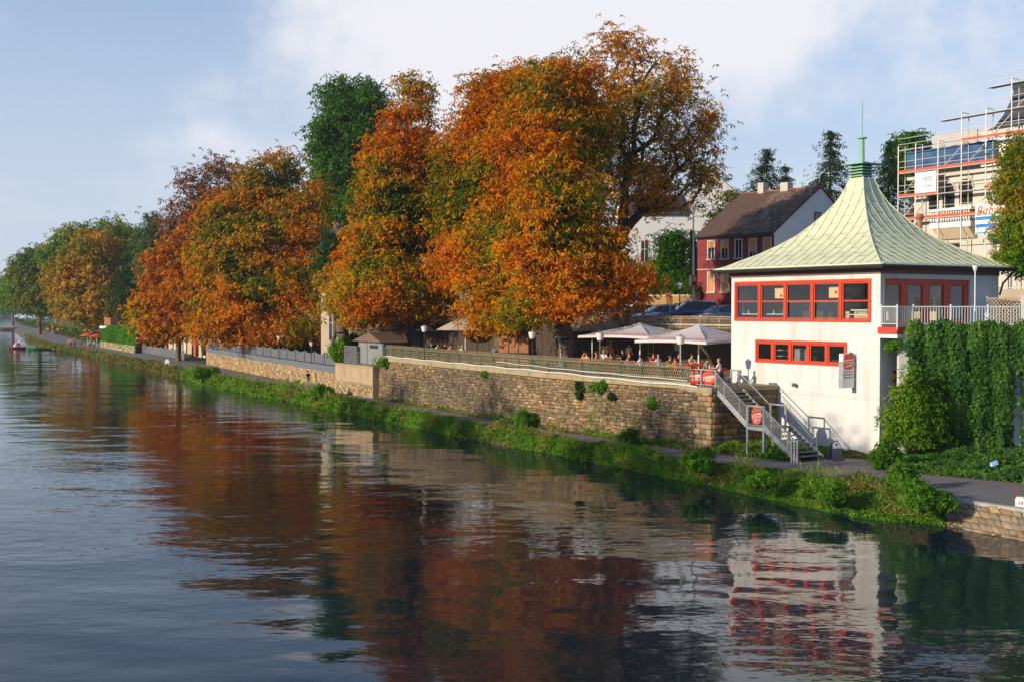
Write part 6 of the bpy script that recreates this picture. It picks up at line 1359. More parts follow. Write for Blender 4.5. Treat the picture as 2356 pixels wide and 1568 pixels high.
# yellow white columned building farther left
a = D(378, 790, 212); zb = .9; t = E('columned_building', 'low cream building with pale columns behind the left orange tree', 'building', (a.x, a.y, zb), -.35)
MB().box(0, 14, 1.2, 9, 0, 4.2).build('wall', M['cream'], t); MB().box(-.3, 14.3, -.3, 9.3, 4.2, 4.9).build('roof', M['canvas_y'], t)
for i in range(8): MB().box(-.22, .22, -.22, .22, 0, 4.2).build('column', mat('column%d' % i, (.74, .66, .50) if i % 3 else (.45, .10, .06), .05, 2, .8, 0), t, (.3 + i * 1.9, .1, 0))
for i in range(4): MB().box(1.2 + 3.4 * i, 2.5 + 3.4 * i, 1.14, 1.2, .2, 2.8).build('door', M['window_dark'], t)
# dark shelter behind the wave fence
a = D(655, 800, 158); t = E('dark_pavilion', 'dark timber shelter in the shade behind the wave top fence', 'shelter', (a.x, a.y, ZG), -.3)
MB().box(0, 9, 0, 4, 0, 3.2).build('wall', M['dark_wood'], t); MB().box(-.4, 9.4, -.6, 4.3, 3.2, 3.5).build('roof', M['slate_roof'], t)
o = MB().prism(ellipse(1.0, 1.3, 14, (0, 1.5)), (-1.2, -.1, 0), (1, 0, 0), (0, 0, 1), (0, -.05, 0)).build('arched_window', M['window_dark'], t)
# ================================================================ SCAFFOLDED BUILDING
SXd = Vector((.469, -.883, 0)).normalized(); s0p = D(2065, 500, 110); s0p.z = ZS; sb = E('scaffolded_villa', 'ornate white town villa under renovation behind the pavilion', 'building', tuple(s0p), math.atan2(SXd.y, SXd.x)); SYd = Vector((-SXd.y, SXd.x, 0))
def RS(u, v, yo=0.0):
    r = Vector(ray(u, v)); tt = (s0p + SYd * yo - Vector((0, 0, CAMZ))).dot(SYd) / r.dot(SYd); p_ = Vector((0, 0, CAMZ)) + r * tt; return (p_ - s0p).dot(SXd), p_.z - ZS
YO = 1.3
bx0 = RS(2103, 430, YO)[0]; bx1 = bx0 + 19; zcor = RS(2103, 408, YO)[1]; print('villa', bx0, zcor)
M['villa'] = mat('villa_render', (.56, .53, .48), .12, .8, .85, .1, 10, stain=(.38, .34, .28), stain_amt=.6, stain_scale=.8); MB().box(bx0, bx1, YO, YO + 14, 0, zcor - .3).build('wall', M['villa'], sb); MB().box(bx0 - .45, bx1, YO - .45, YO + 14, zcor - .3, zcor + .1).box(bx0 - .2, bx1, YO - .2, YO + 14, zcor - .9, zcor - .8).build('cornice', M['villa'], sb)
MB().box(bx0 + 1.4, bx1, YO + .6, YO + 13, zcor + .1, zcor + 3.4).build('attic', mat('attic_render', (.45, .43, .42), .08, 2, .9, .05), sb)
tx0 = RS(2262, 310, YO)[0]; tx1 = tx0 + 7.5; tz0 = RS(2262, 305, YO)[1]; tz1 = RS(2300, 192, YO)[1]; V = []
prof = [(0, 0), (.55, .12), (1.0, .35), (1.35, .62), (1.55, .85), (1.45, 1.0)]
for (i_, f) in prof: z = tz0 + (tz1 - tz0) * f; V += [(tx0 + i_, YO + .1 + i_, z), (tx1 - i_, YO + .1 + i_, z), (tx1 - i_, YO + 7.6 - i_, z), (tx0 + i_, YO + 7.6 - i_, z)]
MB().add(V, [(4 * i + k, 4 * i + (k + 1) % 4, 4 * i + 4 + (k + 1) % 4, 4 * i + 4 + k) for i in range(5) for k in range(4)] + [(20, 21, 22, 23)]).build('tower_roof', M['slate_roof'], sb)
MB().box(tx0 - .2, tx1 + .2, YO - .05, YO + 7.8, zcor + .1, tz0).build('tower_wall', M['white_wall'], sb); MB().box(tx0 + 1.2, tx1 - 1.2, YO + 1.4, YO + 6.6, tz1 + .02, tz1 + .2).build('tower_crown', M['gutter'], sb)
for (u, v0, v1, w_) in ((2148, 458, 482, 1.1), (2182, 440, 478, 1.3), (2222, 432, 470, 1.4)):
    x, zt = RS(u, v0, YO); _, zb_ = RS(u, v1, YO); x_ = x
    o = MB().prism([(-w_ / 2, 0), (w_ / 2, 0), (w_ / 2, zt - zb_)] + [(w_ / 2 * math.cos(a), zt - zb_ + w_ / 2 * math.sin(a)) for a in np.linspace(.2, math.pi - .2, 7)] + [(-w_ / 2, zt - zb_)], (x_, YO - .03, zb_), (1, 0, 0), (0, 0, 1), (0, .02, 0)).build('window', M['window_dark'], sb)
    pts_ = [(x_ + (w_ / 2 + .1) * math.cos(a), YO - .06, zt + (w_ / 2 + .1) * math.sin(a)) for a in np.linspace(0, math.pi, 9)]; MB().tube(pts_, .09, 5).build('arch_moulding', M['stonetrim'], o)
for (u, v0, v1, w_) in ((2130, 565, 590, 1.0), (2196, 562, 580, 1.0), (2196, 602, 625, 1.0), (2298, 540, 560, 1.5), (2298, 585, 615, 1.5)):
    x, zt = RS(u, v0, YO); _, zb_ = RS(u, v1, YO); o = MB().box(x - w_ / 2 - .12, x + w_ / 2 + .12, YO - .05, YO, zb_ - .1, zt + .12).build('window', M['brick'], sb); MB().box(x - w_ / 2, x + w_ / 2, YO - .07, YO - .05, zb_, zt).build('pane', M['window_dark'], o)
# balcony with balusters
xa, zb_ = RS(2137, 515, YO - 1.2); xb, _ = RS(2232, 505, YO - 1.2); zt = RS(2137, 484, YO - 1.2)[1]
bo = MB().box(xa, xb, YO - 1.2, YO, zb_ - .45, zb_).box(xa - .1, xb + .1, YO - 1.3, YO, zt - .18, zt).build('balcony', M['white_wall'], sb); MB().prism([(0, 0), (1.2, .0), (1.2, -1.0), (.8, -.9)], (xa + .3, YO - 1.15, zb_ - .45), (0, 1, 0), (0, 0, 1), (xb - xa - .6, 0, 0)).build('console', M['cream'], bo)
bm = MB().lathe([(.05, 0), (.09, .15), (.04, .4), (.09, .55), (.05, .62)], 7).mesh('baluster', True); bm.materials.append(M['white_wall'])
for i in range(16): inst('baluster', bm, bo, (xa + .2 + (xb - xa - .4) * i / 15, YO - 1.15, zb_ + .02), scale=(1, 1, (zt - zb_ - .2) / .62))
# the scaffold itself
sc_ = E('scaffold', 'steel scaffold with red toe boards and blue net around the white villa', 'scaffold', tuple(s0p), math.atan2(SXd.y, SXd.x)); zl = lambda v: RS(2072, v, 0)[1]
lifts = [zl(508), zl(455), zl(400)]; dz = lifts[1] - lifts[0]; lifts = [lifts[0] - dz * i for i in range(3, 0, -1)] + lifts; lifts.append(lifts[-1] + dz)
bays = [0, 2.0, 4.5, 7.0, 9.5, 12.0, 14.5, 17]; topn = [7, 7, 7, 8, 8, 9, 9, 10]; print('lifts', lifts)
for i, x in enumerate(bays):
    zt = lifts[-1] + dz * (topn[i] - 6.8) 
    for y in (0, .8): MB().tube([(x, y, 0), (x, y, zt)], .045, 6).build('upright', M['scaf'], sc_)
    zz = lifts + [lifts[-1] + dz, lifts[-1] + 2 * dz, lifts[-1] + 3 * dz]
    for z in zz:
        if z < zt: MB().beam((x, 0, z), (x, .8, z), .05, .05).build('transom', M['scaf'], sc_)
    MB().beam((x, 0, zt - .05), (x, .8, zt - .05), .05, .05).build('transom', M['scaf'], sc_)
for li, z in enumerate(lifts + [lifts[-1] + dz, lifts[-1] + 2 * dz]):
    for i in range(len(bays) - 1):
        if li == 7 and i < 2: continue
        if li == 8 and i < 4: continue
        xa_, xb_ = bays[i], bays[i + 1]
        if li >= 7 or li in (3, 4, 5): MB().beam((xa_, .4, z), (xb_, .4, z), .7, .05).build('deck', M['plank'], sc_)
        if (li in (3, 4, 5)) and not (li == 4 and i in (2, 3)): MB().beam((xa_ + .03, -.04, z + .14), (xb_ - .03, -.04, z + .14), .03, .2).build('toe_board', M['scaf_red'], sc_)
        if li == 6 and i >= 3: MB().beam((xa_ + .03, -.04, z + .14), (xb_ - .03, -.04, z + .14), .03, .2).build('toe_board', M['scaf_red'], sc_)
        if li >= 3:
            for hz_ in (.5, 1.0): MB().beam((xa_, -.03, z + hz_), (xb_, -.03, z + hz_), .035, .035).build('guard_rail', M['scaf'], sc_)
        MB().beam((xa_, -.02, z), (xb_, -.02, z), .05, .06).build('ledger', M['scaf'], sc_)
for i, (xa_, xb_, z) in enumerate(((0, 2.0, lifts[3]), (0, 2.0, lifts[4]), (2.0, 0, lifts[2]), (7, 9.5, lifts[5]), (4.5, 7, lifts[5]), (9.5, 12.0, lifts[6]), (12, 14.5, lifts[6] + dz))): MB().beam((xa_, .42, z), (xb_, .42, z + dz), .05, .05).build('brace', M['scaf'], sc_)
n = 30; V = []; Fq = []
z5 = lifts[5]
for i in range(n + 1):
    for k in range(7): x = .15 + 9.6 * i / n; V.append((x, .86 + .05 * math.sin(i * 1.1 + k), z5 + .15 + (dz - .25) * k / 6 + .04 * math.sin(i * 1.6)))
for i in range(n):
    for k in range(6): q = i * 7 + k; Fq.append((q, q + 7, q + 8, q + 1))
MB().add(V, Fq).build('safety_net', M['net_blue'], sc_)
x, z = RS(2106, 446, -.1); o = E('firm_banner', 'white builder banner with blue print on the left of the scaffold', 'banner', tuple(sb.matrix_basis @ Vector((x, -.1, z))), sb.rotation_euler.z); MB().box(0, 2.3, -.02, 0, 0, 1.75).build('sheet', M['white'], o)
text('lettering', 'HESS', .5, cmat('3a4a9a'), o, (1.3, -.03, 1.0), (math.pi / 2, 0, 0)); text('lettering', 'Gerüstbau', .24, cmat('7a2a8a'), o, (1.3, -.03, .5), (math.pi / 2, 0, 0))
x, z = RS(2243, 540, -.15); w_ = RS(2310, 540, -.15)[0] - x; o = E('beer_banner', 'large white brewery banner with red script and blue stripes on the scaffold', 'banner', tuple(sb.matrix_basis @ Vector((x, -.15, z))), sb.rotation_euler.z); hb = RS(2243, 470, -.15)[1] - z
MB().box(0, w_ + 1, -.02, 0, 0, hb).build('sheet', M['white'], o); text('lettering', 'Bitburger', 1.05, M['sign_red'], o, (.08, -.03, hb * .62), (math.pi / 2, 0, 0), .3, align='LEFT')
for k, zf in enumerate((.46, .22, .02)): MB().box(.05, w_ + .9, -.035, -.025, hb * zf, hb * (zf + (.11 if k < 2 else .04))).build('stripe', cmat('2d7fe0'), o)
q = D(2115, 560, 96); t = E('chimney_pipe', 'rust brown chimney pipe standing in front of the white villa', 'chimney', (q.x, q.y, ZS), 0); hh = D(2115, 497, 96).z - ZS; MB().tube([(0, 0, 0), (0, 0, hh)], .2, 10).build('stack', M['brick'], t); MB().lathe([(.2, 0), (.32, .15), (.28, .4), (.2, .42)], 10, (0, 0, hh - .3)).build('pot', M['brick'], t)
# white fence panels seen through the trellis
q = D(2285, 660, 92); t = E('white_garden_wall', 'cream balustrade wall behind the trellis cars', 'wall', (q.x, q.y, ZS), -.1); MB().box(0, 9, 0, .3, 0, 2.6).build('wall_face', M['cream'], t)
# ================================================================ TREES
def at(u, v, y, z): q = D(u, v, y); return (q.x, q.y, z)
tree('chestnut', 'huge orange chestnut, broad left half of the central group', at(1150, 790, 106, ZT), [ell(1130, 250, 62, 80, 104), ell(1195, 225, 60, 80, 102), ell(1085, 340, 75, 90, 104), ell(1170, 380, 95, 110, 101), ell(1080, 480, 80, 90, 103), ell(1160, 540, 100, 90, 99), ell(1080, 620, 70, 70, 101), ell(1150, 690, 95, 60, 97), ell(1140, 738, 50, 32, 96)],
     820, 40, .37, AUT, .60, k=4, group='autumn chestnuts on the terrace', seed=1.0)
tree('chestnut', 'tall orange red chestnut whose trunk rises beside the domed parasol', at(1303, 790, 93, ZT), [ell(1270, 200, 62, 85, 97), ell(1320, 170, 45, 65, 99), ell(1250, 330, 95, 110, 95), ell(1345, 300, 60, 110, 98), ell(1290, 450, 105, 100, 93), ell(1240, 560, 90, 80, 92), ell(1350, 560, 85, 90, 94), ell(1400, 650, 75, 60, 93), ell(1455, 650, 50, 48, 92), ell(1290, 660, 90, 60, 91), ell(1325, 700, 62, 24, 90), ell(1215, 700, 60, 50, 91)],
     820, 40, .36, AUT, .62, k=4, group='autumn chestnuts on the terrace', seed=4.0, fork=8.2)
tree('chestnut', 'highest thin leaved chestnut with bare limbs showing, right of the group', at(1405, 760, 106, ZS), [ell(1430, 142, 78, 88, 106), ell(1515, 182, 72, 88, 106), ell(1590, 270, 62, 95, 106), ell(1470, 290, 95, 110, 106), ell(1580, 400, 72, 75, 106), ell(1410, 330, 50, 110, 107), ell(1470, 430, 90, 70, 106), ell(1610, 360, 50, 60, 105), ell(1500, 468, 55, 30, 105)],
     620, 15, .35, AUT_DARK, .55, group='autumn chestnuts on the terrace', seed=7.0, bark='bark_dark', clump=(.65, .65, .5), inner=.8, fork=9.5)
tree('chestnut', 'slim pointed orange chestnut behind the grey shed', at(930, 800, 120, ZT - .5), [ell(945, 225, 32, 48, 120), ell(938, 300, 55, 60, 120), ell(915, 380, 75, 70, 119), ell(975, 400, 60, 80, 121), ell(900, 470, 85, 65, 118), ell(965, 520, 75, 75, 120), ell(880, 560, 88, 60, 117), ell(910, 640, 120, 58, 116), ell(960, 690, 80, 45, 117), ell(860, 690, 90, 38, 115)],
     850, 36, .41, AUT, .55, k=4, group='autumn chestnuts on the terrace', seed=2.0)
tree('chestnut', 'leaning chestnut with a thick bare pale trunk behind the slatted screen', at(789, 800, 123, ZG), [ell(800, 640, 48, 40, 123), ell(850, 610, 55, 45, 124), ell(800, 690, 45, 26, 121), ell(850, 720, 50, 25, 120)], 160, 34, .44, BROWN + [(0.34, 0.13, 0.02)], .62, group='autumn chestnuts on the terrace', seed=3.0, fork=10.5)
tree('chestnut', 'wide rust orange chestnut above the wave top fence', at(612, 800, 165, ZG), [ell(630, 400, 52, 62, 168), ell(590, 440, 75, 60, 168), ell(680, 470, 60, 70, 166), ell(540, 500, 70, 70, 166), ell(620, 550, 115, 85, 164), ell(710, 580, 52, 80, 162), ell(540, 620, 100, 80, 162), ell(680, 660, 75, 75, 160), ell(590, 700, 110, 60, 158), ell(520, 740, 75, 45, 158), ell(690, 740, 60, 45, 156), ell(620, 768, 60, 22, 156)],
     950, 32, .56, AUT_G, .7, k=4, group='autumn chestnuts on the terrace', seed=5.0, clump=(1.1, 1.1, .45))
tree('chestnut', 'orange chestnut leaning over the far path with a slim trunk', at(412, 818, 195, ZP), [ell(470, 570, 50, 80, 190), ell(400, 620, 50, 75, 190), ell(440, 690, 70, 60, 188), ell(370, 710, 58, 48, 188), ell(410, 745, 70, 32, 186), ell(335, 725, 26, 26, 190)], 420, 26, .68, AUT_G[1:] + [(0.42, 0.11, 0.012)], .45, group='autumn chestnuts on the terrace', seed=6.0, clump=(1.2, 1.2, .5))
tree('chestnut', 'half bare purple brown chestnut sticking out behind the rust orange one', at(470, 800, 200, 2), [ell(515, 395, 48, 45, 200), ell(450, 440, 50, 45, 200), ell(500, 470, 60, 50, 200), ell(405, 500, 35, 50, 200), ell(420, 540, 45, 50, 200)], 320, 9, .62, [(0.20, .09, .045), (0.30, .12, .05), (0.16, .08, .05)], .45, group='autumn chestnuts on the terrace', seed=8.0, bark='bark_dark', clump=(1.0, 1.0, .6), inner=.8)
tree('tall_green_tree', 'tall dark green twin topped tree behind the orange ones', at(795, 790, 200, ZG), [ell(780, 235, 36, 55, 200), ell(845, 240, 40, 55, 200), ell(770, 310, 42, 60, 200), ell(845, 330, 44, 65, 200), ell(745, 365, 30, 40, 200), ell(800, 390, 60, 60, 200), ell(770, 450, 48, 55, 200), ell(830, 460, 50, 55, 200), ell(790, 540, 50, 60, 200)],
     520, 30, .72, GREEN[:3] + [(0.05, 0.12, 0.014)], .6, seed=9.0, clump=(1.0, 1.0, .6), k=4)
tree('lime_tree', 'olive brown rounded tree nearest the red kiosk', at(215, 790, 300, 1), [ell(220, 590, 62, 55, 300), ell(175, 640, 55, 60, 300), ell(265, 640, 52, 60, 300), ell(215, 690, 85, 50, 296), ell(190, 725, 50, 22, 292), ell(255, 715, 45, 30, 292)], 480, 22, 1.1, BROWN, .8, group='trees along the far path', seed=10.0, clump=(1.7, 1.7, .9), k=4)
tree('lime_tree', 'green tree rising behind the olive brown one', at(240, 780, 345, 1), [ell(190, 560, 52, 45, 345), ell(260, 545, 50, 40, 345), ell(300, 575, 40, 55, 345), ell(140, 590, 40, 45, 345), ell(320, 640, 38, 70, 345), ell(250, 640, 60, 60, 345)], 420, 20, 1.2, GRMIX, .8, group='trees along the far path', seed=11.0, clump=(1.9, 1.9, 1.0), k=4)
tree('lime_tree', 'dark green tree between the olive brown and the orange tree', at(322, 780, 290, 1), [ell(325, 600, 28, 60, 290), ell(315, 680, 38, 60, 290), ell(335, 730, 25, 40, 290)], 180, 26, 1.0, DKGREEN, .6, group='trees along the far path', seed=12.0, clump=(1.5, 1.5, .9), k=4)
tree('lime_tree', 'green and yellow tree over the far end of the path', at(92, 760, 400, 1), [ell(90, 610, 52, 40, 400), ell(60, 655, 38, 42, 400), ell(115, 660, 45, 45, 400), ell(85, 695, 50, 28, 395), ell(35, 680, 24, 24, 410)], 380, 20, 1.4, GRMIX[:3] + [(0.20, .16, .02)], .7, group='trees along the far path', seed=13.0, clump=(2.1, 2.1, 1.1), k=4)
tree('lime_tree', 'hazy green tree at the very far bend of the river path', at(30, 745, 620, 1), [ell(28, 672, 22, 22, 620), ell(14, 690, 12, 14, 640)], 90, 20, 2.0, GREEN, .6, group='trees along the far path', seed=14.0, clump=(3, 3, 1.5), k=4)
tree('birch', 'pale green slim tree peeping out left of the orange chestnut', at(352, 790, 260, 1), [ell(352, 540, 15, 40, 260), ell(345, 600, 20, 50, 260)], 110, 20, .8, [(0.10, .16, .05), (0.14, .20, .06)], .35, seed=15.0, clump=(1.2, 1.2, 1.0), k=4)
conifer('spruce', 'broad spruce behind the ridge of the burgundy house', at(1762, 700, 172, ZS), D(1762, 342, 172).z - ZS, 12.5, DKGREEN, 'conifers behind the houses', 52, .42, 1.1)
conifer('spruce', 'smaller spruce at the right shoulder of the broad one', at(1805, 700, 176, ZS), D(1805, 380, 176).z - ZS, 9.0, DKGREEN, 'conifers behind the houses', 36, .38, 1.1)
conifer('spruce', 'dark spruce directly left of the pavilion spike', at(1908, 700, 160, ZS), D(1908, 300, 160).z - ZS, 12.0, DKGREEN, 'conifers behind the houses', 54, .42, 1.1)
conifer('spruce', 'slender spruce between the pavilion spike and the scaffold', at(2042, 700, 150, ZS), D(2042, 322, 150).z - ZS, 8.5, DKGREEN, 'conifers behind the houses', 50, .40, 1.1)
tree('round_tree', 'round topped green tree behind the scaffold', at(2100, 700, 160, ZS), [ell(2100, 345, 30, 38, 160), ell(2090, 400, 35, 40, 160)], 120, 26, .6, GREEN[:3], .3, seed=16.0, k=4)
tree('garden_tree', 'yellow green tree left of the brown roof', at(1668, 700, 134, ZS), [ell(1690, 462, 20, 24, 134), ell(1660, 505, 20, 28, 134), ell(1640, 550, 16, 30, 134)], 110, 12, .42, [(0.06, .10, .02), (0.14, .17, .03), (0.20, .18, .04)], .25, seed=17.0, k=4)
tree('garden_tree', 'dark green leafy tree beside the tall street lamp', at(1545, 690, 128, ZS), [ell(1550, 560, 20, 35, 128), ell(1540, 620, 38, 40, 128), ell(1565, 650, 35, 35, 126), ell(1520, 650, 25, 30, 127)], 240, 26, .38, GREEN[:3], .3, seed=18.0, k=4)
conifer('cypress', 'narrow dark cypress against the burgundy house', at(1592, 690, 125, ZS), D(1592, 530, 125).z - ZS, 1.1, DKGREEN, None, 40, .34, .9)
tree('ivy_column', 'narrow ivy clad green tree in front of the cream villa', at(768, 790, 140, ZG), [ell(770, 560, 18, 30, 140), ell(762, 610, 20, 40, 140), ell(772, 650, 14, 30, 140)], 90, 32, .4, [(0.02, .07, .02), (0.05, .12, .03)], .25, seed=19.0, k=4)
tree('maple', 'green tree turning orange, cut by the right edge of the view', at(2420, 700, 74, ZS), [ell(2352, 350, 30, 48, 75), ell(2345, 430, 48, 50, 74), ell(2390, 400, 60, 90, 74), ell(2340, 520, 42, 55, 73), ell(2345, 590, 34, 40, 73), ell(2410, 560, 60, 80, 74)], 360, 28, .26, [(0.06, 0.15, 0.012), (0.09, 0.21, 0.014), (0.13, 0.26, 0.02), (0.18, 0.30, 0.02), (0.26, 0.30, 0.02), (0.42, 0.24, 0.02)], .3, seed=20.0, clump=(.5, .5, .28), upg=.2)
# ================================================================ PLANTS OF THE BANK
def bankveg(name, label, ca, cb, u0, u1, za, zb, n, size, pal, hmax, seed, dens=None, t0=0.0, t1=1.0, k=4):
    """shrubby growth on a strip between two curves, mounded by noise"""
    u = RNG.uniform(u0, u1, n * 2); 
    A_ = np.array([[q.x, q.y] for q in ca[1]]); B_ = np.array([[q.x, q.y] for q in cb[1]]); UU = np.array(ca[0])
    s_ = np.interp(u, UU, np.arange(len(UU))); ax_ = np.interp(s_, np.arange(len(UU)), A_[:, 0]); ay_ = np.interp(s_, np.arange(len(UU)), A_[:, 1]); bx_ = np.interp(s_, np.arange(len(UU)), B_[:, 0]); by_ = np.interp(s_, np.arange(len(UU)), B_[:, 1])
    t = t0 + (t1 - t0) * RNG.random(n * 2); x = ax_ + (bx_ - ax_) * t; y = ay_ + (by_ - ay_) * t
    w_ = (1 / np.maximum(y, 40)); w_ = 1 - 0 * w_
    P3 = np.stack([x, y, np.zeros_like(x)], 1); m1 = snoise(P3, .9, seed); m2 = snoise(P3, 2.6, seed + 3); m3 = snoise(P3, .28, seed + 9)
    hgt = np.clip(.45 + .35 * m1 + .22 * m2 + .25 * m3, .06, 1.2) * hmax * (np.sin(np.pi * np.clip((t - t0) / (t1 - t0) * .86 + .10, 0, 1)) ** .5)
    keep = RNG.random(n * 2) < np.clip((dens if dens is not None else .62) + .35 * m1 + .3 * m3, .04, 1)
    idx = np.nonzero(keep)[0][:n]; x, y, t, hgt = x[idx], y[idx], t[idx], hgt[idx]
    z = za + (zb - za) * t + hgt * RNG.uniform(.15, 1, len(idx)) ** .6; p = np.stack([x, y, z], 1)
    nr = unit(np.stack([RNG.normal(-.3, .45, len(p)), RNG.normal(-.35, .45, len(p)), np.full(len(p), .6)], 1))
    sz = size * RNG.uniform(.6, 1.4, len(p)) * np.clip(y / 75, .85, 1.7)
    v, f, c = leafcloud(p, nr, sz, k, .25, .26, palette(p, pal, .9, seed, .15 * m2[idx]))
    o = inst(name, npmesh(name, v, f, c, (M['leaf'],))); return prop(o, label, None, None, 'stuff')
cw_, cp_ = (US2, [Vector((b.x, b.y, 0)) for b in wat]), (US2, pout)
BK = [(0.04, 0.11, 0.012), (0.075, 0.20, 0.018), (0.12, 0.29, 0.022), (0.19, 0.34, 0.03), (0.24, 0.25, 0.05)]
BK2 = [(0.05, 0.11, 0.015), (0.12, 0.18, 0.03), (0.24, 0.21, 0.06), (0.26, 0.17, 0.06)]
bankveg('bank_undergrowth', 'lush nettles and shrubs covering the river bank', cw_, cp_, 1500, 2170, -.05, ZP, 25000, .15, BK, .78, 1.0, .80, t0=-.22, t1=.84, k=3)
bankveg('bank_undergrowth', 'green weeds along the bank below the high wall', cw_, cp_, 820, 1520, -.05, ZP, 30000, .17, BK, .85, 4.0, .74, t0=-.15, t1=.96, k=3)
bankveg('bank_undergrowth', 'patchy green and brown growth along the bank below the low wall', cw_, cp_, 415, 840, -.05, ZP, 18000, .21, BK, .95, 6.0, .60, k=3)
bankveg('bank_grass', 'sparse dry grass along the far bank', cw_, cp_, 60, 430, 0, ZP, 7000, .28, BK2, .6, 8.0, .5)
bankveg('bank_grass', 'brown dry stalks among the bank growth', cw_, cp_, 430, 2160, .1, ZP, 6000, .16, BK2, 1.05, 12.0, .35, k=3)
cin = (US2, pin); cin2 = (US2, [p_ + (p_ - o_).normalized() * 1.0 for p_, o_ in zip(pin, pout)])
bankveg('wall_foot_weeds', 'weeds and young plants growing along the foot of the wall', (US2, [p_ - (p_ - o_).normalized() * .15 for p_, o_ in zip(pin, pout)]), (US2, [p_ + (p_ - o_).normalized() * .25 for p_, o_ in zip(pin, pout)]), 640, 1660, ZP, ZP, 5200, .13, BK, .55, 15.0, .18)
# ground ivy below the hanging ivy and around the pavilion foot
def patch(name, label, poly_fn, n, size, pal, h, seed, kind='stuff'):
    p = poly_fn(n); m = snoise(p, 1.6, seed); p[:, 2] += np.clip(.5 + .5 * m, .08, 1) * h * RNG.random(len(p)) ** .5
    nr = unit(np.stack([RNG.normal(-.1, .4, len(p)), RNG.normal(-.3, .4, len(p)), np.full(len(p), .8)], 1)); v, f, c = leafcloud(p, nr, size * RNG.uniform(.6, 1.4, len(p)), 4, .25, .3, palette(p, pal, 1.0, seed))
    o = inst(name, npmesh(name, v, f, c, (M['leaf'],))); return prop(o, label, None, None, kind)
def f_ivy(n):
    x = RNG.uniform(19.6, 33, n); ed = np.interp(x, [pin_[0] for pin_ in PIN.p[-60:]], [pin_[1] for pin_ in PIN.p[-60:]]) + .1
    top = np.where(x > 21.5, 66.2, 67.5); t = RNG.random(n); return np.stack([x, ed + (top - ed) * t, ZP + 1.5 * np.clip(t - .45, 0, 1) ** 1.5], 1)
patch('ground_ivy', 'ivy and nettles spilling from the wall foot to the path', f_ivy, 12000, .16, IVP + [(0.05, .12, .02)], .5, 21.0)
def f_st(n):
    x = RNG.uniform(KX + .1, XD - .6, n); y = RNG.uniform(YS - .35, -.1, n); q = np.array(B0)[None, :2] + x[:, None] * np.array(EX)[:2] + y[:, None] * np.array(EY)[:2]
    return np.stack([q[:, 0], q[:, 1], np.full(n, ZP)], 1)
patch('stair_undergrowth', 'nettles and weeds growing under the metal stair', f_st, 5000, .15, BK, .75, 23.0)
def f_sf(n):
    x = RNG.uniform(8.9, 11.5, n); y = -RNG.random(n) ** 2 * .7 - .02; q = np.array(B0)[None, :2] + x[:, None] * np.array(EX)[:2] + y[:, None] * np.array(EY)[:2]; return np.stack([q[:, 0], q[:, 1], np.full(n, ZP)], 1)
patch('wall_foot_plants', 'low plants along the foot of the white pavilion wall', f_sf, 1500, .11, BK2 + [(0.25, .06, .05)], .45, 24.0)
YG = [(0.05, 0.14, 0.012), (0.10, 0.24, 0.016), (0.18, 0.34, 0.02), (0.30, 0.38, 0.03)]
q = P(2110, 1070, ZP); r_ = D(2110, 960, 64.5); bush('climbing_shrub', 'big yellow green shrub climbing the corner beside the pavilion', (r_.x + .1, 65.1, ZP + .9), 1.9, .7, 3.0, 5200, .18, YG, 'shrub', lumps=34, seed=2)
q = P(2040, 1085, ZP); bush('shrub', 'dark bushy shrub reaching over the path at the pavilion corner', (q.x + .3, q.y + .9, ZP), .9, .6, 1.2, 1900, .15, BK[:3], 'shrub', 'single shrubs on the bank', lumps=8, seed=3)
for (u, v, rx, rz, lb, pl) in ((2075, 1130, .9, 1.3, 'tall shrub growing up from the bank across the path edge, right of the pavilion', BK[:3] + [(0.10, .09, .03)]), (2120, 1165, 1.3, 1.0, 'bushy shrub at the end of the stone revetment', BK[:4]), (1900, 1138, .9, .6, 'pale green nettle clump on the bank below the A-board', YG[:3]), (1610, 1075, 1.1, .95, 'dark leaved bush on the bank below the stone pier', BK[:3]), (1450, 1030, 1.0, .95, 'blue green elder bush on the bank below the wall plants', BK[:3]), (1215, 985, 1.1, 1.3, 'leafy bush by the foot of the gooseneck lamp', BK[1:4]), (1640, 1030, 1.3, 1.4, 'light green bush growing against the stone pier', YG[:3]), (740, 912, 1.2, 1.3, 'bright green bush near the walker', BK[1:4]), (470, 868, 1.5, 1.3, 'green bush at the first bend of the bank', BK[1:4]), (1750, 1112, .8, .55, 'low bush halfway under the metal stair', BK[1:4])):
    q = P(u, v, .9); bush('shrub', lb, (q.x, q.y, .75), rx, rx, rz, 1900, .15 * (1 if q.y < 90 else 1.4), pl, 'shrub', 'single shrubs on the bank', lumps=8, seed=u)
for (u, v, rx, rz, lb) in ((892, 830, 1.3, 1.0, 'leafy plant hanging over the left end of the stone wall'), (1336, 895, .55, 1.0, 'dark trailing plant on the wall, left of two'), (1388, 882, .75, .7, 'bright tufted plant growing from the wall, right of two'), (1503, 918, .5, .5, 'yellow green fern like plant in the middle of the wall'), (1410, 900, .3, .4, 'tiny dark plant below the tufted one'), (1118, 850, .6, .35, 'small plant at the fence foot near the middle'), (2050, 800, .5, .6, 'ivy strands hanging from the balcony slab')):
    if u == 2050: q = Vector(D(u, v, 66.2))
    else: s_ = INNER.s_at_u(u); a = INNER.at(s_); n_ = INNER.nor(s_); z = D(u, v, a[1]).z; q = Vector((a[0] + n_[0] * .05, a[1] + n_[1] * .05, z - .35))
    bush('wall_plant', lb, (q.x, q.y, q.z - rz * .3), rx, .38, rz, int(380 * rx + 130), .16, BK[1:4] if 'dark' not in lb else DKGREEN, 'plant', 'plants rooted in the walls', lumps=6, seed=u, stems=False)
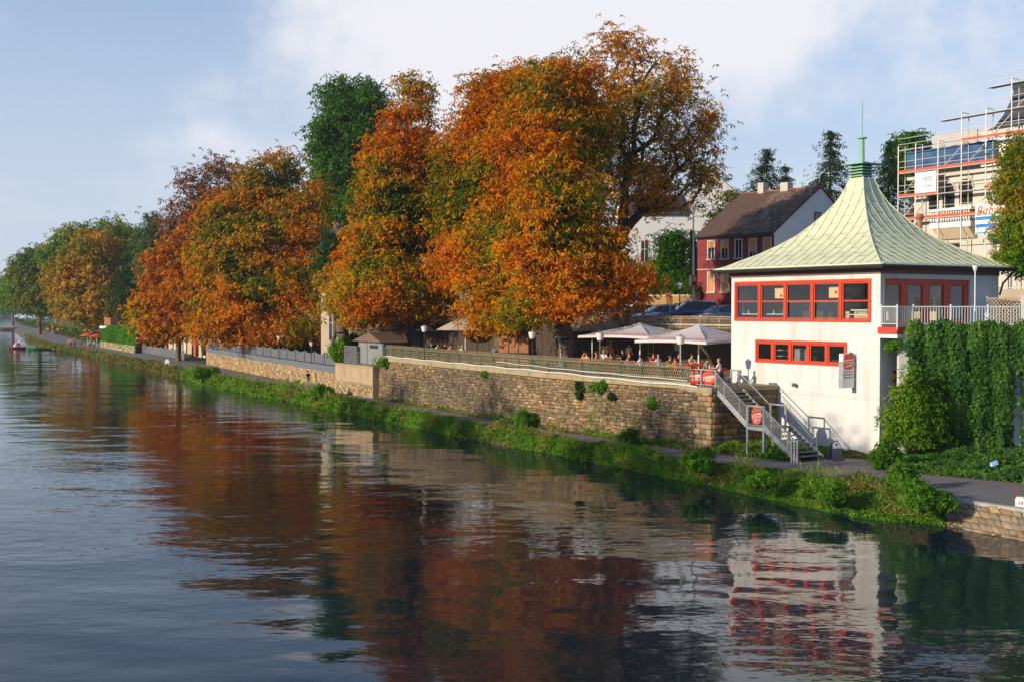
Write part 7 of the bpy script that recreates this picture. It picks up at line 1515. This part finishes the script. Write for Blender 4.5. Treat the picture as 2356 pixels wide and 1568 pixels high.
q = D(792, 810, 120.5); bush('shrub', 'dark broad leaved shrub left of the slatted screen', (q.x - .6, q.y + 1.5, ZG + .3), 1.4, 1.0, 1.8, 1500, .3, BK[:4], 'shrub', None, lumps=8, seed=4)
q = D(812, 775, 122); bush('shrub', 'bright green shrub behind the slatted screen', (q.x, q.y + 2.4, ZG + 1.6), 1.1, 1.0, 1.7, 1100, .26, YG, 'shrub', None, lumps=7, seed=5)
# fallen leaves in a drift along the wall
def drift(n, u0, u1, t0, t1):
    u = RNG.uniform(u0, u1, n); s_ = np.interp(u, US2, np.arange(len(US2))); ax_ = np.interp(s_, np.arange(len(US2)), [q.x for q in pin]); ay_ = np.interp(s_, np.arange(len(US2)), [q.y for q in pin]); bx_ = np.interp(s_, np.arange(len(US2)), [q.x for q in pout]); by_ = np.interp(s_, np.arange(len(US2)), [q.y for q in pout])
    t = t0 + (t1 - t0) * RNG.random(n) ** 3; return np.stack([ax_ + (bx_ - ax_) * t, ay_ + (by_ - ay_) * t, np.full(n, ZP + .02)], 1)
p = np.concatenate([drift(5200, 560, 1850, -.03, .16), drift(700, 450, 2350, 0, 1), drift(900, 150, 600, -.02, .3)]); keep = RNG.random(len(p)) < np.clip(.55 + .5 * snoise(p, .7, 2), .1, 1); p = p[keep]
v, f, c = leafcloud(p, unit(RNG.normal(0, .25, p.shape) + np.array([0, 0, 1])), np.full(len(p), .12), 2, .1, .3, palette(p, [(0.40, .10, .02), (0.50, .17, .03), (0.28, .09, .03)], .8))
o = inst('fallen_leaves', npmesh('fallen_leaves', v, f, c, (M['leaf'],))); prop(o, 'orange fallen leaves drifted along the foot of the wall', None, None, 'stuff')
def gl(n): x = RNG.uniform(-18, 14, n); y = RNG.uniform(76, 125, n); return np.stack([x, y, np.full(n, ZT + .02)], 1)
# edge stones where the far bank meets the water
us_ = [u for u in US2 if u <= 1990]; WB = Curve(smooth([Vector((P(u, np.interp(u, [q[0] for q in water_px], [q[1] for q in water_px]), 0).x, P(u, np.interp(u, [q[0] for q in water_px], [q[1] for q in water_px]), 0).y)) for u in us_ if u > 60], 1)); items = []; s = 0
while s < WB.len - .5:
    w_ = random.uniform(.4, 1.0) * (1.6 if WB.at(s)[1] > 150 else 1); c = WB.at(s + w_ / 2); tn = WB.tan(s); nn_ = np.array([tn[1], -tn[0], .35]); nn_ /= np.linalg.norm(nn_)
    up_ = np.cross(np.array([tn[0], tn[1], 0]), nn_); up_ = up_ if up_[2] > 0 else -up_
    items.append(((c[0] - nn_[0] * .15, c[1] - nn_[1] * .15, -.04), (tn[0], tn[1], 0), tuple(up_), tuple(nn_), w_ - .04, random.uniform(.2, .34), .16, tuple(c_ * .55 for c_ in REVC()))); s += w_
t = E('bank_edge_stones', 'line of rough stones where the planted bank meets the water', 'embankment', (0, 60, 0)); items.sort(key=lambda it: it[0][1]); r_ = np.array(t.location)
for it in items[:120]: stones_np([(tuple(np.array(it[0]) - r_),) + it[1:]], 'stone', t, False)
stones_np([(tuple(np.array(it[0]) - r_),) + it[1:] for it in items[120:]], 'stones', t)
# ================================================================ FAR LEFT: KIOSK, HEDGE, WALKERS, BOATS
a = P(233, 798, ZP); b_ = P(312, 812, ZP); dd_ = (b_ - a).normalized(); t = E('clipped_hedge', 'tall clipped bright green hedge beside the red parasols', 'hedge', tuple(a)); l = (b_ - a).length
n = 6000; s_ = RNG.random(n) * l; hh = D(250, 752, a.y).z - ZP; sd_ = RNG.integers(0, 3, n); z = np.where(sd_ == 0, hh, RNG.random(n) * hh); off = np.where(sd_ == 1, 0, RNG.random(n) * 2.0); nrm_ = np.array([-dd_.y, dd_.x])
p = np.stack([dd_.x * s_ + nrm_[0] * off, dd_.y * s_ + nrm_[1] * off, z], 1); v, f, c = leafcloud(p + RNG.normal(0, .08, p.shape), unit(np.array([-.2, -.6, .5]) + RNG.normal(0, .3, p.shape)), np.full(n, .45), 3, .3, .3, palette(p, [(0.03, .12, .01), (0.06, .20, .015), (0.09, .26, .02)], .4))
inst('foliage', npmesh('foliage', v, f, c, (M['leaf'],)), t); MB().beam(Vector((0, 0, hh / 2)) + Vector((nrm_[0], nrm_[1], 0)), dd_ * l + Vector((0, 0, hh / 2)) + Vector((nrm_[0], nrm_[1], 0)), 1.6, hh - .3).build('branches', M['bark_dark'], t)
MB().beam(Vector((0, -.3, .5)), dd_ * l + Vector((0, -.3, .5)), .3, 1.6).build('base_wall', M['coping'], t)
a = D(238, 790, 262); t = E('flat_roofed_clubhouse', 'flat roofed dark clubhouse with small brick chimney behind the hedge', 'building', (a.x, a.y, ZP), -.6); MB().box(0, 26, 0, 9, 0, 4.0).build('wall', M['dark_wood'], t); MB().box(-.5, 26.5, -.6, 9.5, 4.0, 4.5).build('roof', M['scaf'], t); MB().box(-1.0, 1.0, 1, 3, 0, 6.2).build('chimney', M['brick'], t)
for k, (u, v, lb) in enumerate(((201, 789, 'red parasol left of the snack stall'), (223, 791, 'red parasol right of the snack stall'))):
    q = P(u, v + 5, ZP); t = E('red_parasol', lb, 'parasol', (q.x, q.y, ZP), .3, 'red parasols by the snack stall'); MB().tube([(0, 0, 0), (0, 0, 2.6)], .05, 6).build('pole', M['white'], t); MB().lathe([(1.6, 2.05), (1.0, 2.4), (.1, 2.75)], 10).build('canopy', M['sign_red'] if k else cmat('d8542a'), t)
q = P(214, 789, ZP); t = E('snack_stall', 'little snack stall with cream awning at the far path', 'kiosk', (q.x, q.y + 3, ZP), -.5); MB().box(-2.6, 2.6, 0, 2.4, 0, 2.6).build('wall', M['burgundy'], t); MB().box(-2.0, 2.0, -.05, 0, 1.0, 2.1).build('hatch', M['window_dark'], t); MB().add([(-3, -1.6, 2.7), (3, -1.6, 2.7), (3, .2, 3.3), (-3, .2, 3.3)], [(0, 1, 2, 3)]).build('awning', M['canvas_y'], t); MB().box(-3, 3, .1, 2.6, 3.1, 3.3).build('roof', M['canvas_y'], t)
for k, (u, v, sh_, tr_, lb, pz) in enumerate(((157, 801, 'c23a3a', '8c8c98', 'person in a red top walking left of the snack stall', 'walk'), (163, 801, 'd6d6de', '6a3038', 'person in a white top beside the red one', 'walk'), (172, 800, 'b83028', '33384a', 'person in dark red standing by the parasols', 'stand'), (106, 768, 'd04030', '707080', 'distant person in red on the far path, left of a pair', 'walk'), (111, 769, 'e8e0d8', '5a6070', 'distant person in white next to the red one', 'walk'), (121, 771, 'c03a30', 'c8c8cc', 'distant person in a red jacket alone on the far path', 'walk'), (134, 772, 'd83c34', '404048', 'distant person in red walking behind the others', 'walk'), (53, 745, 'e0e4e8', '404850', 'tiny white clad person at the far end of the path', 'walk'), (207, 803, 'e8e0e0', 'b03030', 'person in white and red in front of the stall hatch', 'stand'), (188, 797, '2c2c34', '2c2c34', 'person in dark clothes at the left parasol', 'stand'), (217, 805, '9098b0', '44485a', 'person in pale blue right of the stall', 'stand'))):
    q = P(u, v, ZP); person(pz, (q.x, q.y, ZP), 1.0 + k, sh_, tr_, random.choice(['dark', 'brown', 'blond']), lb, 'walkers on the far path', scale=1.15 if u > 150 else 1.3)
q = P(366, 822, ZP)
def boat(name, label, u, v, L_, W_, col, rz, extra=None, h=.35):
    q = P(u, v, 0.0); t = E(name, label, 'boat', (q.x, q.y, 0.02), rz, 'small boats by the far bank'); st_ = []
    for f in np.linspace(-1, 1, 9): w_ = W_ * (1 - abs(f) ** 2.4) ** .7 + .03; x = f * L_; sh_ = h + .12 * f * f; st_.append([(x, -w_, sh_), (x, -w_ * .7, -.05), (x, 0, -.1), (x, w_ * .7, -.05), (x, w_, sh_), (x, w_ * .85, sh_), (x, 0, sh_ * .4), (x, -w_ * .85, sh_)])
    loft(st_).build('hull', cmat(col, .4), t); MB().box(-.3, .3, -W_ * .8, W_ * .8, h * .6, h * .75).build('thwart', M['lattice'], t)
    if extra == 'swan': MB().tube([(-.2, 0, .3), (.5, 0, .7), (.4, 0, 1.6), (.75, 0, 1.9), (1.1, 0, 1.75)], [.3, .3, .12, .14, .05], 8).build('swan_neck', M['white'], t); MB().ball((-.3, 0, .7), .8, .5, .5).build('swan_body', M['white'], t); MB().box(-.6, .2, -.4, .4, .9, 1.3).build('seat_back', M['sign_red'], t)
    if extra == 'cover': MB().ball((0, 0, h), L_ * .6, W_ * .7, .5).build('cover', M['blue_cloth'], t)
    return t
boat('moored_boat', 'long green rowing boat moored to the little jetty', 150 - 22, 803.5, 6.0, .8, '2f8a3a', .5); boat('moored_boat', 'green boat moored in front of the other near the reeds', 182 - 2, 808, 3.0, .7, '3a7a3a', .7); boat('swan_boat', 'red and white swan pedal boat out on the water', 41, 802, 2.2, .9, 'c83028', 1.0, 'swan'); boat('moored_boat', 'yellow boat with blue cover at the left edge', 22, 760.5, 9.5, 2.2, 'd8a030', .3, 'cover', .8)
a = P(160, 806, .0); t = E('jetty', 'small timber landing stage by the boats', 'jetty', (a.x, a.y, 0), .6); MB().box(-3.5, 3.5, -.9, .9, .35, .5).build('deck', M['lattice'], t)
for x in (-3.2, 0, 3.2):
    for y in (-.8, .8): MB().box(x - .08, x + .08, y - .08, y + .08, -.8, .9).build('pile', M['dark_wood'], t)
# grey fence and gate posts near the columned building
s0, s1 = INNER.s_at_u(314), INNER.s_at_u(424); q = INNER.at(s0); t = E('grey_panel_fence', 'grey panel fence along the far path before the columned building', 'fence', (q[0], q[1], ZP)); npn = 9
for i in range(npn):
    a = INNER.at(s0 + (s1 - s0) * i / npn); b_ = INNER.at(s0 + (s1 - s0) * (i + 1) / npn); a3 = Vector((a[0] - q[0], a[1] - q[1], .1)); b3 = Vector((b_[0] - q[0], b_[1] - q[1], .1)); d_ = (b3 - a3); l = d_.length; d_.normalize()
    MB().prism([(.05, 0), (l - .05, 0), (l - .05, 1.5), (l * .5, 1.3), (.05, 1.5)], a3, d_, (0, 0, 1), Vector((d_.y, -d_.x, 0)) * .05).build('panel', M['grey_metal'], t); MB().box(-.06, .06, -.06, .06, 0, 1.7).build('post', M['grey_metal2'], t, a3)
# far bridge with pale building at the end of the river
q = D(0, 700, 1900); t = E('far_building', 'faint grey building on the far shore at the left edge', 'building', (q.x - 25, 1900, 0), 0); MB().box(-60, 28, 0, 40, 0, 26).build('wall', mat('far_wall', (.40, .41, .44), .05, .05, .9, 0), t); MB().box(-62, 30, -1, 41, 26, 30).build('roof', M['slate_roof'], t)
for i in range(8):
    for k in range(3): MB().box(-54 + i * 10, -49 + i * 10, -.3, 0, 4 + 7 * k, 8 + 7 * k).build('window', M['window_dark'], t)
tree('far_tree', 'distant pale tree mass at the left edge of the horizon', at(4, 710, 1500, 1), [ell(-8, 705, 16, 8, 1500), ell(6, 707, 10, 6, 1500)], 60, 20, 5, GREEN, .6, seed=30.0, clump=(6, 6, 3), k=4)

# growth behind the far path
bo_ = [p_ + (p_ - o_).normalized() * 5.0 for p_, o_ in zip(pin, pout)]
bankveg('path_side_bushes', 'low green bushes behind the far path under the trees', (US2, pin), (US2, bo_), 36, 232, ZP, ZP, 6000, .6, [(0.03, .07, .012), (0.06, .12, .016), (0.12, .15, .03), (0.20, .14, .03)], 3.0, 31.0, .6)
# trees of the opposite bank, off to the left behind the bridge; the low sun comes through their tops
GO = 'trees of the opposite bank outside the view'
for k, (tx, ty, zsh, dist, dens, rr_) in enumerate(((18.5, 69, 2.6, 62, 12, 5.2), (8.5, 74, 3.9, 60, 11, 4.5), (-1.5, 92, 3.0, 60, 12, 4.0), (-10, 108, 3.4, 60, 12, 4.5))):
    x = tx + SUN_DIR.x * dist; y = ty + SUN_DIR.y * dist; top = zsh + dist * math.tan(SUN_EL)
    c = lambda dx, dy, dz, r: (np.array([x + dx, y + dy, top - dz]), np.array([r, r, r * 1.1]))
    tree('lime_tree', ['tall sparse lime on the opposite bank, nearest the bridge but one', 'second tall lime on the opposite bank', 'third lime on the opposite bank, lowest of the row', 'fourth lime on the opposite bank, farthest upstream'][k], (x, y, 1.5),
         [c(0, 0, rr_, rr_ * .9), c(rr_ * .8, -rr_ * .6, rr_ * 1.5, rr_ * .8), c(-rr_ * .8, rr_ * .5, rr_ * 1.6, rr_ * .8), c(0, 0, rr_ * 2.4, rr_)], 200, dens, .55, GRMIX, .5, group=GO, seed=40.0 + k, clump=(.9, .9, .6), k=4)
o = MB().add([(-400, -60, 1.2), (-26, -60, 1.2), (-33, 30, 1.2), (-130, 240, 1.2), (-420, 620, 1.2)], [(0, 1, 2, 3, 4)]).build('opposite_bank', M['grassg']); prop(o, 'grassy opposite bank outside the view', None, None, 'structure')

# moss, grass tufts and seedlings in the joints of the stone wall
n = 5200; u = RNG.uniform(872, 1610, n); ss = np.interp(u, INNER.tab, INNER.ts); a = np.array([INNER.at(t_) for t_ in ss]); nn2 = np.array([INNER.nor(t_) for t_ in ss[::40]]); nn2 = np.repeat(nn2, 40, axis=0)[:n] if False else np.array([INNER.nor(t_) for t_ in ss])
z = ZP + RNG.random(n) ** 1.3 * 3.4; p = np.stack([a[:, 0] + nn2[:, 0] * -.01, a[:, 1] + nn2[:, 1] * -.01, z], 1); k_ = snoise(p, .8, 50) + .5 * snoise(p, 2.3, 51) - .15 * (z - 2); p = p[k_ > .45]; nn2 = nn2[k_ > .45]
nr = unit(np.concatenate([nn2, np.full((len(p), 1), .7)], 1) + RNG.normal(0, .4, p.shape)); v, f, c = leafcloud(p, nr, np.full(len(p), .10) * RNG.uniform(.6, 1.6, len(p)), 3, .3, .22, palette(p, BK2 + BK[1:4], 1.1))
o = inst('wall_growth', npmesh('wall_growth', v, f, c, (M['leaf'],))); prop(o, 'tufts of grass and seedlings in the joints of the stone wall', None, None, 'stuff')

# tall blades of reed and grass standing in the bank growth
def blades(name, label, u0, u1, n, size, seed):
    u = RNG.uniform(u0, u1, n); s_ = np.interp(u, US2, np.arange(len(US2))); I_ = np.arange(len(US2)); t = RNG.uniform(.05, .95, n)
    ax_ = np.interp(s_, I_, [q.x for q in wat]); ay_ = np.interp(s_, I_, [q.y for q in wat]); bx_ = np.interp(s_, I_, [q.x for q in pout]); by_ = np.interp(s_, I_, [q.y for q in pout])
    p = np.stack([ax_ + (bx_ - ax_) * t, ay_ + (by_ - ay_) * t, ZP * t + .25], 1); p = p[(snoise(p, 1.0, seed) + .5 * snoise(p, .3, seed)) > .15]
    nr = unit(np.stack([RNG.normal(0, 1, len(p)), RNG.normal(0, 1, len(p)), RNG.normal(0, .12, len(p))], 1)); sz = size * RNG.uniform(.6, 1.3, len(p)) * np.clip(p[:, 1] / 80, .9, 1.5)
    v, f, c = leafcloud(p, nr, sz, 5, 0, .035, palette(p, [(0.10, .24, .02), (0.18, .34, .03), (0.32, .34, .06), (0.38, .28, .10)], 1.2, seed), fold=.02)
    o = inst(name, npmesh(name, v, f, c, (M['leaf'],))); prop(o, label, None, None, 'stuff')
blades('bank_reeds', 'tufts of long grass and dry stalks standing out of the bank growth', 420, 2150, 3400, .60, 61.0)

# thin evening haze: one closed box of even density round the camera and everything built
hz_ = MB().box(-520, 900, -90, 2900, -1.6, 62).build('haze', bpy.data.materials.new('haze_air')); prop(hz_, 'thin pale evening haze over the river', None, None, 'stuff')
hm = hz_.data.materials[0]; hm.use_nodes = True; hn = hm.node_tree.nodes; hn.remove(hn['Principled BSDF']); pv = hn.new('ShaderNodeVolumePrincipled')
pv.inputs['Color'].default_value = (.80, .88, 1.0, 1); pv.inputs['Density'].default_value = 0.00014; pv.inputs['Anisotropy'].default_value = 0.2
hm.node_tree.links.new(pv.outputs[0], hn['Material Output'].inputs['Volume'])
